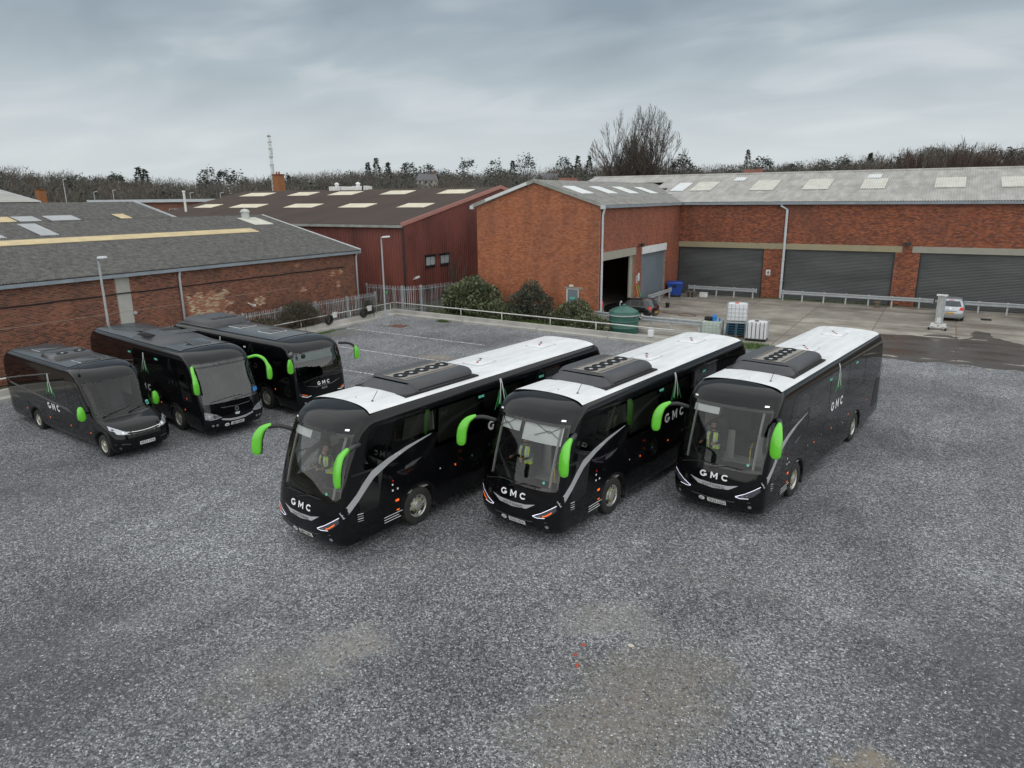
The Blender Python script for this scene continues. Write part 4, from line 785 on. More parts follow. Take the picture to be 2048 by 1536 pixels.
def wheel(parent, x, y, rad, wid, sg, style='coach'):
    key = (rad, wid, style)
    if key not in _wheels:
        t = MB(); r, h = rad, wid / 2; rr = rad * .60
        t.lathe([(rr, -h), (r * .82, -h), (r * .95, -h * .92), (r, -h * .72), (r, h * .72), (r * .95, h * .92), (r * .82, h * 1.0), (rr + .02, h * .98), (rr, h * .8)], 30)
        for a in (-.35, 0, .35): t.lathe([(r * 1.001, a * wid - .008), (r * .985, a * wid - .008), (r * .985, a * wid + .008), (r * 1.001, a * wid + .008)], 30)
        m1 = t.mesh('tyre', 'tyre', True, .6)
        w = MB(); w.lathe([(rr, h * .8), (rr * .95, h * .72), (rr * .90, h * .35), (rr * .62, h * .5), (rr * .45, h * .55), (rr * .44, h * .9), (rr * .34, h * 1.0), (.001, h * 1.0)], 30)
        m2 = w.mesh('rim', 'rim_metal', True, .5)
        hs = MB(); nh = 10 if style == 'coach' else 7
        for k in range(nh):
            a = 2 * math.pi * k / nh; c = Vector((math.cos(a) * rr * .76, h * .46, math.sin(a) * rr * .76)); hs.lathe([(.001, 0), (rr * .095, 0), (rr * .1, -.03)], 8, 'y', c)
        m3 = hs.mesh('vent_holes', 'soft_black')
        nt = MB()
        for k in range(10):
            a = 2 * math.pi * (k + .5) / 10; nt.lathe([(rr * .042, 0), (rr * .042, .03), (.001, .035)], 6, 'y', (math.cos(a) * rr * .54, h * .52, math.sin(a) * rr * .54))
        m4 = nt.mesh('wheel_nuts', 'brass_nut' if style == 'coach' else 'chrome')
        _wheels[key] = (m1, m2, m3, m4)
    m = _wheels[key]; o = link('wheel', m[1], parent); o.location = (x, y, rad); o.rotation_euler = (0, random.random() * 3, 0 if sg > 0 else math.pi)
    link('tyre', m[0], o); link('vent_holes', m[2], o); link('wheel_nuts', m[3], o); return o
def rbox(x0, x1, y0, y1, z0, z1, r=.06, taper=0, n=3):   # box with a rounded, optionally tapered top
    mb = MB(); prof = [(0, z0)] + [(taper * ((z1 - r - z0) / (z1 - z0)), z1 - r)] + [(taper + r * (1 - math.cos(k * math.pi / 2 / n)), z1 - r + r * math.sin(k * math.pi / 2 / n)) for k in range(1, n + 1)]
    rows = []
    def ring(d, z):
        c = min(.12 + r, (x1 - x0) * .3, (y1 - y0) * .3); pts = []
        for cx, cy, a0 in ((x1 - d - c, y1 - d - c, 0), (x0 + d + c, y1 - d - c, 90), (x0 + d + c, y0 + d + c, 180), (x1 - d - c, y0 + d + c, 270)):
            for k in range(4): a = R(a0 + 30 * k); pts.append((cx + c * math.cos(a), cy + c * math.sin(a), z))
        return pts
    rows = [ring(d, z) for d, z in prof]; m = len(rows[0]); vs = [p for q in rows for p in q]
    fs = [(i * m + j, i * m + (j + 1) % m, (i + 1) * m + (j + 1) % m, (i + 1) * m + j) for i in range(len(rows) - 1) for j in range(m)] + [tuple((len(rows) - 1) * m + j for j in range(m))]
    return mb.add(vs, fs)
def seat(parent, x, y, z, w=.46, h=.78, mat='seat_cloth'):
    mb = MB(); s = rbox(-.23, .23, -w / 2, w / 2, .0, .16, .05); mb.add(s.v, s.f)
    b = rbox(-.09, .09, -w / 2, w / 2, .0, h, .06, .01); b.xf(Matrix.Translation((-.24, 0, .1)) @ Matrix.Rotation(R(-12), 4, 'Y')); mb.add(b.v, b.f)
    hd = rbox(-.06, .06, -w / 2 + .08, w / 2 - .08, 0, .2, .05); hd.xf(Matrix.Translation((-.41, 0, h + .06)) @ Matrix.Rotation(R(-8), 4, 'Y')); mb.add(hd.v, hd.f)
    mb.box(-.12, .12, -.15, .15, -.35, 0); o = mb.build('seat', mat, parent, smooth=True, angle=.5); o.location = (x, y, z); return o
def steering(parent, x, y, z, r=.23, tilt=-35):
    mb = MB(); n = 24; pts = [(r * math.cos(2 * math.pi * k / n), r * math.sin(2 * math.pi * k / n), 0) for k in range(n + 1)]; mb.tube(pts, .017, 6, cap=False)
    for a in (90, 210, 330): mb.bar((0, 0, -.01), (r * math.cos(R(a)), r * math.sin(R(a)), 0), .035, .02)
    mb.lathe([(.001, .02), (.06, .015), (.07, -.03), (.03, -.06), (.03, -.4)], 10, 'z'); mb.xf(Matrix.Translation((x, y, z)) @ Matrix.Rotation(R(tilt), 4, 'Y')); return mb.build('steering_wheel', 'soft_black', parent, smooth=True, angle=.6)
def letters(parent, fn, word, cx, cz, h, width, mat='white_vinyl', flip=False, wt=.23):
    n = len(word); cw = width / (n * 1.0 + (n - 1) * .55); sgn = -1 if flip else 1
    for i, ch in enumerate(word):
        x0 = -width / 2 + i * cw * 1.55 + cw / 2; t = h * wt
        def P(a, b, x0=x0): return fn(cx + sgn * (x0 + a * cw / 2), cz + b * h / 2)
        k = t / (h / 2); kx = t / (cw / 2); mb = MB()
        if ch == 'M':
            mb.add([P(-1, -1), P(-1 + kx, -1), P(-1 + kx, 1), P(-1, 1)], [(0, 1, 2, 3)]); mb.add([P(1 - kx, -1), P(1, -1), P(1, 1), P(1 - kx, 1)], [(0, 1, 2, 3)])
            mb.add([P(-1 + kx, 1), P(-1 + kx, 1 - 1.5 * k), P(0, -.75), P(0, -.75 + 1.5 * k)], [(0, 1, 2, 3)]); mb.add([P(1 - kx, 1), P(0, -.75 + 1.5 * k), P(0, -.75), P(1 - kx, 1 - 1.5 * k)], [(0, 1, 2, 3)])
        else:
            a0, a1 = (R(42), R(318)) if ch == 'C' else (R(42), R(350)); A = np.linspace(a0, a1, 20)
            mb.grid([[P(math.cos(a), math.sin(a)) for a in A], [P(math.cos(a) * (1 - kx), math.sin(a) * (1 - k)) for a in A]])
            if ch == 'G': mb.add([P(.15, .05), P(1, .05), P(1, .05 - k), P(.15, .05 - k)], [(0, 1, 2, 3)]); mb.add([P(1 - kx, .05 - k), P(1, .05 - k), P(1, -.6), P(1 - kx, -.45)], [(0, 1, 2, 3)])
        mb.build('letter', mat, parent)
def logo(parent, fn, x, z, h, sgn):       # the splayed sheaf of white and green strokes on the flanks
    W_, G_ = [], []
    for dx, top, bot, mat, wd in ((-.26, 1, .16, 'W', .04), (.26, 1, .16, 'W', .04), (-.62, .62, .0, 'G', .03), (-.2, .34, .05, 'G', .03), (.12, .5, .08, 'G', .03), (.62, .62, .0, 'G', .03), (.42, .4, .06, 'G', .03)):
        pts = []
        for k in range(7):
            t = k / 6; zz = z + h * (top + (bot - top) * t - .5); e = max(0, 1 - (zz - z + h / 2) / h); xx = x + h * .62 * dx * (e**1.35) + (.02 if dx > 0 else -.02); pts.append((xx, zz))
        (W_ if mat == 'W' else G_).append(strip(fn, [(a - wd / 2 * h, b) for a, b in pts], [(a + wd / 2 * h, b) for a, b in pts], 1))
    for L_, mt, nm in ((W_, 'white_vinyl', 'logo_stroke'), (G_, 'green_vinyl', 'logo_stroke')):
        for m in L_: m.build(nm, mt, parent)
def plate(parent, fn, y, z, txt, w=.52, h=.115, mat='plate_white', uk=-1):
    p = quad(lambda a, b: fn(a, b, .016), [(y - w / 2, z - h / 2), (y + w / 2, z - h / 2), (y + w / 2, z + h / 2), (y - w / 2, z + h / 2)], 6, 2).build('number_plate', mat, parent)
    text_on(lambda a, b: fn(a, b, .021), txt, y, z, h * .66, w * .88, .012).build('plate_text', 'ink', p); return p
def paddle(path, widths, thick, lat=(0, 1, 0), n=12):
    path = [Vector(p) for p in path]; lat = Vector(lat).normalized(); k = len(path); vs = []
    for i, p in enumerate(path):
        d = (path[min(k - 1, i + 1)] - path[max(0, i - 1)]).normalized(); nn = d.cross(lat).normalized(); l2 = nn.cross(d).normalized()
        for j in range(n):
            t = 2 * math.pi * j / n; c, sn = math.cos(t), math.sin(t); vs.append(p + l2 * math.copysign(abs(c)**.6, c) * widths[i] / 2 + nn * math.copysign(abs(sn)**.7, sn) * thick[i] / 2)
    return MB().add(vs, [(i * n + j, i * n + (j + 1) % n, (i + 1) * n + (j + 1) % n, (i + 1) * n + j) for i in range(k - 1) for j in range(n)] + [tuple(range(n))[::-1], tuple((k - 1) * n + j for j in range(n))])
def mirror(parent, arm, head, mat_arm='black_plastic', mat_head='lime', rad=.05, w=.22, lat=(0, 1, 0), th=.1):
    k = len(head); ar = MB().tube(arm, rad, 8).build('mirror_arm', mat_arm, parent, smooth=True, angle=.8)
    pr = [float(np.interp(i / (k - 1), (0, .2, .45, .7, .9, 1), (.3, .6, .95, 1, .88, .55))) for i in range(k)]
    paddle(head, [w * q for q in pr], [th * (.7 + .3 * q) for q in pr], lat).build('mirror_head', mat_head, ar, smooth=True, angle=.9)
    bk = [(p[0] - th * .45, p[1], p[2]) for p in head[max(1, k // 4):]]; q2 = pr[max(1, k // 4):]; paddle(bk, [w * q * .9 for q in q2], [th * .5] * len(q2), lat).build('mirror_back', 'soft_black', ar, smooth=True, angle=.9); return ar
def smooth_path(P, n=6):
    P = [Vector(p) for p in P]; out = []
    for i in range(len(P) - 1):
        a, b, c, d = P[max(0, i - 1)], P[i], P[i + 1], P[min(len(P) - 1, i + 2)]
        for k in range(n):
            t = k / n; out.append(.5 * ((2 * b) + (c - a) * t + (2 * a - 5 * b + 4 * c - d) * t * t + (3 * b - a - 3 * c + d) * t**3))
    return out + [P[-1]]
# ---------------------------------------------------------------- the three long coaches
def long_coach(label, loc, rz, reg, blind=False, lamps='amber', side_lit=True):
    o = thing('coach', label, 'coach', loc, rz, 'black long coaches with white roofs parked in a row')
    keys = [(.30, 1.23, -.16, .46, -12.05, .2), (.46, 1.265, -.05, .47, -12.14, .2), (.72, 1.275, 0, .48, -12.16, .2), (1.0, 1.275, -.025, .48, -12.15, .2), (1.42, 1.275, -.11, .48, -12.13, .2), (2.05, 1.272, -.30, .49, -12.1, .2), (2.6, 1.268, -.50, .5, -12.05, .22), (3.0, 1.255, -.68, .52, -11.98, .25),
            (3.16, 1.235, -.80, .54, -11.93, .28), (3.28, 1.195, -.95, .56, -11.88, .3), (3.36, 1.13, -1.12, .58, -11.82, .3), (3.415, 1.03, -1.28, .56, -11.76, .3), (3.45, .85, -1.42, .45, -11.7, .3), (3.475, .45, -1.52, .3, -11.65, .2), (3.482, .01, -1.55, .05, -11.6, .05)]
    ar = [(-2.78, .62, .5), (-8.86, .62, .5)]; st = [-.62, -.70, -1.0, -1.4, -1.5, -1.8]
    for xw, rr, _ in ar: st += [xw + rr + .001, xw + rr - .001] + [xw + rr * math.cos(R(a)) for a in range(12, 180, 12)] + [xw - rr + .001, xw - rr - .001]
    st += [-2.0, -3.35, -3.48, -4.2, -5.35, -5.48, -6.2, -7.35, -7.48, -7.9, -10, -10.8, -11.4]; st = sorted(set(round(v, 4) for v in st), reverse=True)
    sh = Shell(keys, st, arches=ar)
    T1 = 1.06; Z0, Z1 = 1.42, 3.0
    def hole(z, k, v):
        if k == 'f' and abs(v) < T1 and Z0 < z < Z1: return True
        if k in 'lr' and len(k) == 1 and 2.03 < z < 3.0 and (-3.36 < v < -1.98 and z > 2.42 or -5.36 < v < -3.47 or -7.36 < v < -5.47): return True
        if k in 'lr' and len(k) == 1 and -1.4 < v < -.7 and (1.0 if k == 'l' else 1.42) < z < 2.6: return True
        return False
    nfc = 26; body = sh.build('body', 'black_paint', o, hole, nfc)
    tcol = np.linspace(-math.pi / 2, math.pi / 2, nfc + 1); tmax = max(t for a, t in zip(tcol[:-1], tcol[1:]) if abs((a + t) / 2) < T1)
    ts = [t for t in tcol if abs(t) <= tmax + 1e-6]; zs = np.linspace(Z0, Z1, 15)
    MB().grid([[sh.tpt(t, z) for t in ts] for z in zs]).build('windscreen', 'windscreen', o, smooth=True)
    # black border round the windscreen, just inside the glass
    fr = MB()
    for za, zb in ((Z0, 1.50), (2.93, Z1)): fr.grid([[sh.tpt(t, z, -.012) for t in ts] for z in (za, zb)])
    for sg in (-1, 1): fr.grid([[sh.tpt(sg * t, z, -.012) for t in (tmax - .06, tmax)] for z in zs])
    fr.build('windscreen_border', 'black_glass', o)
    for sg, zb in ((1, 1.0), (-1, 1.42)):
        zl = [z for z in sh.z]; zi = [z for z in np.linspace(zb, 2.6, 8)]; P = []
        for z in zi: xs = sh.xs(z); a = [x for x, s0 in zip(xs, sh.S) if -1.401 < s0 < -.699]; w = sh.at(z)[0]; P.append([(x, sg * w, z) for x in (a[0], a[-1])])
        MB().grid(P).build('door_window' if sg > 0 else 'driver_window', 'tint_glass', o)
        MB().bar((-1.28, sg * 1.27, 2.02), (-.62, sg * 1.275, 2.05), .02, .05).build('window_rail', 'black_plastic', o)
    MB().box(-11.9, -.35, -1.18, 1.18, .32, .42).build('underside', 'soft_black', o)
    for xw, rr, zc in ar:
        mb = MB(); mb.grid([[(xw + rr * 1.01 * math.cos(R(a)), y, max(.34, zc + rr * 1.01 * math.sin(R(a)))) for a in range(-30, 211, 12)] for y in (-1.26, 1.26)]); mb.build('wheel_arch', 'soft_black', o, smooth=True)
        for sg in (1, -1): wheel(o, xw, sg * 1.10, .51, .29, sg); 
    for sg in (1, -1):
        MB().box(-3.47, -3.43, sg * 1.0 if sg > 0 else -1.25, 1.25 if sg > 0 else -1.0, .2, .75).build('mud_flap', 'soft_black', o)
        fnS = lambda a, b, s=sg: sh.side(a, b, s, .007)
        tp = [(-.27, 1.20), (-.45, 1.34), (-.72, 1.54), (-.97, 1.78), (-1.25, 2.0), (-1.8, 2.17), (-2.45, 2.30), (-3.3, 2.40)]; bt = [(-.33, 1.04), (-.52, 1.17), (-.78, 1.36), (-1.02, 1.57), (-1.3, 1.80), (-1.82, 2.02), (-2.45, 2.21), (-3.32, 2.385)]
        strip(fnS, tp, bt, 2).build('swoosh', 'silver', o, smooth=True)
        # side glazing: separate dark panes
        for xa, xb in ((-1.78, -3.4), (-3.43, -5.4), (-5.43, -7.4), (-7.43, -9.4), (-9.43, -11.7)):
            c = [(xa, 1.95 if xa < -3 else 2.35), (xb, 1.95 if xb < -3.5 else 2.42), (xb, 3.06), (xa - (.35 if xa > -2 else 0), 3.06)]
            quad(lambda a, b, s=sg: sh.side(a, b, s, .004), c, 6, 5).build('side_window', 'smoke_glass' if xa > -7.42 else 'black_glass', o, smooth=True)
        for xa, xb, za, zb in ((-3.5, -5.0, .45, 1.6), (-5.04, -6.6, .45, 1.6), (-6.64, -8.15, .45, 1.6), (-9.6, -10.9, .45, 1.6)):   # luggage doors
            quad(lambda a, b, s=sg: sh.side(a, b, s, .0025), [(xa, za), (xb, za), (xb, zb), (xa, zb)], 2, 4).build('luggage_door', 'black_paint', o, smooth=True)
        for xx, zz, r_, mt in ((-4.2, 1.25, .03, 'amber'), (-5.9, 1.25, .03, 'amber'), (-7.8, 1.25, .03, 'amber'), (-10.2, 1.2, .03, 'amber'), (-3.6, 1.32, .02, 'white_vinyl'), (-4.9, 1.3, .022, 'teal_vinyl'), (-7.2, 1.1, .02, 'white_vinyl')):
            dot(fnS, xx, zz, r_, 8).build('marker_lamp' if mt == 'amber' else 'filler_cap', mt, o)
        quad(fnS, [(-1.95, .93), (-2.07, .93), (-2.07, .99), (-1.95, .99)], 2, 2).build('side_repeater', 'amber', o); quad(fnS, [(-1.97, .68), (-2.07, .68), (-2.07, .715), (-1.97, .715)], 2, 2).build('side_repeater', 'amber', o)
        for xx, zz in ((-1.88, 1.42), (-1.9, 1.52)): dot(fnS, xx, zz, .028, 8).build('door_button', 'red_lens' if zz > 1.5 else 'white_vinyl', o)
        for xx in (-1.85, -2.02): quad(fnS, [(xx, 1.24), (xx - .05, 1.24), (xx - .05, 1.29), (xx, 1.29)], 1, 1).build('door_sticker', 'white_vinyl', o)
        for xx in (-6.0, -8.9): quad(lambda a, b, s=sg: sh.side(a, b, s, .009), [(xx + .75, 2.9), (xx + .5, 2.9), (xx + .5, 2.97), (xx + .75, 2.97)], 2, 2).build('exit_sticker', 'teal_vinyl', o)
        logo(o, lambda a, b, s=sg: sh.side(a, b, s, .01), -6.3, 2.83, .86, sg)
        letters(o, lambda a, b, s=sg: sh.side(a, b, s, .012), 'GMC', -6.27, 1.98, .29, 1.28, flip=(sg > 0))
        text_on(lambda a, b, s=sg: sh.side(a, b, s, .012), 'GT 18', -2.1, 2.03 + .16, .055, None, .01, flipx=(sg > 0)).build('lettering', 'white_vinyl', o)
        for k, wd in enumerate((.62, .5, .56)): quad(fnS, [(-1.55, .62 - k * .07), (-1.55 - wd, .62 - k * .07), (-1.55 - wd, .637 - k * .07), (-1.55, .637 - k * .07)], 3, 1).build('contact_line', 'white_vinyl', o)
        for k in range(4): quad(fnS, [(-.72, 1.02 - k * .06), (-.9, 1.0 - k * .06), (-.9, 1.015 - k * .06), (-.72, 1.035 - k * .06)], 2, 1).build('legal_line', 'white_vinyl' if k % 2 == 0 else 'silver', o)
        hs = strip(fnS, [(-2.35, 1.78), (-2.6, 1.83), (-2.95, 1.86)], [(-2.32, 1.70), (-2.6, 1.72), (-2.95, 1.855)], 1); hs.build('air_scoop', 'dark_silver', o)
        # headlamps
        fnF = lambda a, b, s=sg: sh.front(a * s, b, .012)
        hl = strip(fnF, [(.66, .77), (.85, .87), (1.04, .99), (1.17, 1.09)], [(.66, .74), (.85, .75), (1.04, .82), (1.19, .97)], 2).build('headlamp', 'lamp_dark', o, smooth=True)
        fnD = lambda a, b, s=sg: sh.front(a * s, b, .018)
        strip(fnD, [(.62, .775), (.85, .885), (1.04, 1.005), (1.18, 1.105)], [(.63, .763), (.85, .872), (1.04, .992), (1.18, 1.09)], 1).build('running_light', 'drl', hl); strip(fnD, [(.63, .765), (.75, .745), (.95, .77)], [(.63, .753), (.75, .734), (.95, .759)], 1).build('running_light', 'drl', hl)
        if lamps == 'amber': strip(fnD, [(.88, .80), (1.0, .865), (1.1, .95)], [(.88, .77), (1.0, .83), (1.1, .91)], 1).build('indicator', 'amber', hl)
        dot(fnD, .8, .79, .025).build('lens', 'chrome', hl); dot(fnD, .9, .83, .02).build('lens', 'chrome', hl)
        fl = dot(fnF, .98, .52, .045).build('fog_lamp', 'lamp_clear', o)
    # front details
    fnF = lambda a, b: sh.front(a, b, .010); fnT = lambda a, b: sh.front(a, b, .018)
    letters(o, fnT, 'GMC', 0, 1.19, .165, .80)
    strip(fnF, [(-.68, 1.06), (-.4, 1.0), (0, .98), (.4, 1.0), (.68, 1.06)], [(-.66, 1.05), (-.42, .9), (0, .86), (.42, .9), (.66, 1.05)], 2).build('grille_badge', 'silver', o, smooth=True)
    text_on(fnT, 'YUTONG', 0, .925, .066, .62, .008, 1.2).build('lettering', 'ink', o)
    strip(fnF, [(-1.0, .66), (-.5, .60), (0, .585), (.5, .60), (1.0, .66)], [(-1.0, .645), (-.5, .575), (0, .56), (.5, .575), (1.0, .645)], 1).build('bumper_trim', 'dark_silver', o)
    plate(o, lambda a, b, c=.01: sh.front(a, b, c), .12, .50, reg); ov = dot(lambda a, b: sh.front(a, b, .014), -.30, .50, .06, 14, .085).build('oval_badge', 'white_vinyl', o); text_on(lambda a, b: sh.front(a, b, .019), 'UK', -.30, .50, .05, None, .02).build('lettering', 'ink', ov)
    dot(lambda a, b: sh.front(a, b, .008), .82, 1.62, .035).build('screen_sticker', 'teal_vinyl', o)
    for ya, yb in ((-.15, .65), (-.95, -.05)):   # wipers
        mb = MB(); P = [sh.front(ya + (yb - ya) * t, 1.36 + .13 * math.sin(t * 2.2), .035) for t in np.linspace(0, 1, 6)]; mb.tube(P, .012, 5); Q = [sh.front(ya + (yb - ya) * (.35 + .65 * t) + .1, 1.5 - .02 * t, .03) for t in np.linspace(0, 1, 5)]; mb.tube(Q, .01, 5); mb.build('wiper', 'soft_black', o)
    for sg in (-1, 1): quad(lambda a, b: sh.front(a, b, .012), [(sg * 1.02, 3.06), (sg * .92, 3.06), (sg * .92, 3.095), (sg * 1.02, 3.095)], 1, 1).build('marker_lamp', 'drl' if sg > 0 else 'white_vinyl', o)
    # mirrors
    mirror(o, smooth_path([(-.98, 1.22, 2.74), (-.68, 1.38, 2.80), (-.32, 1.49, 2.78)]), smooth_path([(-.42, 1.47, 2.82), (-.16, 1.53, 2.72), (-.02, 1.56, 2.48), (.02, 1.57, 2.22), (.02, 1.57, 2.06)], 4), 'ac_grey', rad=[.03, .05] + [.062] * 11, w=.32, lat=(.3, 1, 0), th=.13)
    mirror(o, smooth_path([(-.8, -1.18, 2.70), (-.58, -1.42, 2.80), (-.36, -1.62, 2.79)]), smooth_path([(-.44, -1.56, 2.84), (-.26, -1.7, 2.74), (-.14, -1.78, 2.52), (-.1, -1.8, 2.24), (-.1, -1.8, 2.08)], 4), 'black_plastic', rad=.058, w=.27, lat=(.55, -1, 0), th=.12)
    # roof
    P = [[sh.top(x, y, .016) for y in np.linspace(-1.125, 1.125, 25)] for x in np.concatenate([np.linspace(-1.58, -2, 3), np.linspace(-2.5, -11.3, 12), [-11.45, -11.58]])]
    P[0] = [Vector((-1.42 - .16 * max(0, 1 - (p.y / 1.1)**2), p.y, p.z - .004)) for p in P[0]]
    MB().grid(P, flip=True).build('roof_panel', 'roof_white', o, smooth=True)
    mb = rbox(-5.55, -3.12, -.97, .97, 3.40, 3.74, .13, .05, 4); ac = mb.build('air_conditioner', 'ac_grey', o, smooth=True, angle=.6)
    rbox(-3.6, -2.72, -.95, .95, 3.40, 3.68, .12, .16, 4).build('fairing', 'ac_grey', ac, smooth=True, angle=.6)
    MB().box(-5.6, -2.74, -.99, .99, 3.41, 3.485).build('plinth', 'soft_black', ac); [MB().box(-5.3, -3.25, y_ - .01, y_ + .01, 3.52, 3.56).build('side_slot', 'soft_black', ac) for y_ in (-.96, .96)]
    MB().box(-5.3, -3.25, -.42, .50, 3.738, 3.748).build('fan_deck', 'fan_deck', ac)
    for y in (-.36, .42): MB().box(-5.25, -3.3, y - .04, y + .04, 3.748, 3.756).build('coil_strip', 'old_wood', ac)
    for k in range(5):
        x = -3.46 - k * .40; f = MB().lathe([(.195, 0), (.195, .03), (.17, .03), (.165, .006), (.001, .006)], 18, 'z', (x, .05, 3.748)).build('fan', 'soft_black', ac); MB().lathe([(.055, .008), (.055, .02), (.001, .024)], 10, 'z', (x, .05, 3.748)).build('hub', 'pale_grey', f)
        mb = MB()
        for b in range(6): a = b * math.pi / 3; mb.bar((x + .05 * math.cos(a), .05 + .05 * math.sin(a), 3.757), (x + .14 * math.cos(a + .3), .05 + .14 * math.sin(a + .3), 3.757), .05, .004)
        mb.build('blades', 'black_plastic', f)
    for x0 in (-6.35, -9.55):
        h_ = rbox(x0 - .85, x0, -.34, .34, 3.47, 3.545, .03, .0).build('roof_hatch', 'roof_white', o, smooth=True, angle=.6)
        for dx, dy in ((-.2, .12), (-.62, -.12)): MB().lathe([(.04, 0), (.035, .02), (.001, .022)], 8, 'z', (x0 + dx, dy, 3.545)).build('knob', 'red_lens' if dx > -.3 else 'soft_black', h_)
        rbox(x0 - .89, x0 + .04, -.38, .38, 3.46, 3.506, .01).build('gasket', 'pale_grey', h_)
        MB().box(x0 - .5, x0 - .32, -.01, .01, 3.546, 3.558).build('handle', 'dark_metal', h_)
    an = MB().lathe([(.045, 0), (.03, .03), (.01, .04)], 8, 'z', (-1.95, .62, 3.465)).tube([(-1.95, .62, 3.5), (-2.12, .64, 3.72)], .008, 5); an.build('antenna', 'soft_black', o)
    MB().lathe([(.03, 0), (.02, .02), (.001, .022)], 8, 'z', (-1.9, .05, 3.482)).build('roof_valve', 'dark_metal', o)
    # cab interior
    MB().box(-11.5, -.9, -1.2, 1.2, .95, 1.0).build('cab_floor', 'grey_trim', o)
    dsh = MB(); ya = np.linspace(-1.1, 1.1, 13); dsh.grid([[sh.f0(y, 1.42) + Vector((-.05, 0, -.02)) for y in ya], [Vector((sh.f0(y, 1.42).x - .34, y, 1.47)) for y in ya], [Vector((sh.f0(y, 1.42).x - .52 - (.1 if y > 0 else 0), y, 1.52 if y < 0 else 1.42)) for y in ya], [Vector((sh.f0(y, 1.42).x - .56 - (.1 if y > 0 else 0), y, 1.3)) for y in ya], [Vector((-.95, y, 1.0)) for y in ya]]); dsh.build('dashboard', 'black_plastic', o, smooth=True)
    cl = MB(); cl.grid([[(x, y, z) for y, z in ((-1.19, 1.9), (-1.2, 2.5), (-1.13, 2.95), (-.85, 3.2), (0, 3.25), (.85, 3.2), (1.13, 2.95), (1.2, 2.5), (1.19, 1.9))] for x in (-1.95, -7.5)]); cl.build('headlining', 'cream_trim', o, smooth=True)
    MB().grid([[(-1.95, y, z) for y, z in ((-1.13, 2.95), (-.85, 3.2), (0, 3.25), (.85, 3.2), (1.13, 2.95))], [(-1.15, y, z) for y, z in ((-1.1, 2.95), (-.85, 3.02), (0, 3.05), (.85, 3.02), (1.1, 2.95))]]).build('headlining_front', 'cream_trim', o, smooth=True)
    seat(o, -1.55, -.68, 1.16); steering(o, -.98, -.68, 1.50)
    for x in (-2.9, -3.8, -4.7):
        for y in (-.95, -.48, .48, .95): seat(o, x, y, 1.35)
    MB().box(-2.1, -2.06, -1.15, -.3, 1.0, 1.85).build('partition', 'grey_trim', o); MB().box(-2.3, -2.26, .3, 1.15, 1.0, 1.75).build('partition', 'grey_trim', o)
    MB().tube([(-1.05, .55, 1.0), (-1.05, .55, 1.75), (-1.6, .4, 1.75)], .018, 6).build('grab_pole', 'yellow_plastic', o)
    for y in (-.95, .95): MB().tube([sh.front(y, z, -.12) for z in (1.5, 2.0, 2.6, 2.95)], .035, 6).build('pillar_trim', 'grey_trim', o)
    if blind:
        MB().grid([[sh.tpt(t, z, -.12) for t in np.linspace(-.85, -.12, 6)] for z in (2.66, 2.94)]).build('sun_blind', 'blind_white', o); MB().grid([[sh.tpt(t, z, -.12) for t in np.linspace(-.05, .9, 6)] for z in (2.5, 2.94)]).build('sun_blind', 'blind_white', o)
        for a, b in ((-.75, -.25), (.1, .75)):
            m = (a + b) / 2; mb = MB(); mb.tube([sh.tpt(a, 2.66, -.08), sh.tpt(m, 2.82, -.08), sh.tpt(b, 2.66, -.08)], .009, 5).tube([sh.tpt(a, 2.92, -.08), sh.tpt(m, 2.76, -.08), sh.tpt(b, 2.92, -.08)], .009, 5); mb.build('blind_arm', 'soft_black', o)
    else:
        MB().grid([[sh.tpt(t, z, -.1) for t in np.linspace(-.9, -.1, 6)] for z in (2.72, 2.9)]).build('sun_blind', 'blind_white', o)
    # tail
    for sg in (-1, 1): quad(lambda a, b: sh.rear(a, b, .01), [(sg * 1.1, .9), (sg * .9, .9), (sg * .95, 1.6), (sg * 1.12, 1.6)], 2, 4).build('tail_lamp', 'red_lens', o)
    quad(lambda a, b: sh.rear(a, b, .008), [(-.95, 2.1), (.95, 2.1), (.9, 2.9), (-.9, 2.9)], 6, 4).build('rear_window', 'black_glass', o); 
    quad(lambda a, b: sh.side(a, b, 1, .008), [(-10.9, .75), (-11.75, .75), (-11.75, 1.75), (-11.25, 1.75)], 3, 4).build('engine_grille', 'black_plastic', o)
    return o, sh
HA, HB, HC = 7.1, 7.8, 8.35
def hd(a): return R(-90 - a)
coachA, shL = long_coach('long black coach with white roof, nearest of the three, its number plate GM75 GMC', (-12.75, 10.95, 0), hd(HA), 'GM75 GMC')
coachB, _ = long_coach('middle long black coach with white roof and white sun blinds in its windscreen', (-8.61, 14.12, 0), hd(HB), 'YH25 FDX', blind=True)
coachC, _ = long_coach('long black coach with white roof, rightmost of the three, its number plate YK74 OZH', (-4.59, 17.78, 0), hd(HC), 'YK74 OZH', lamps='white')
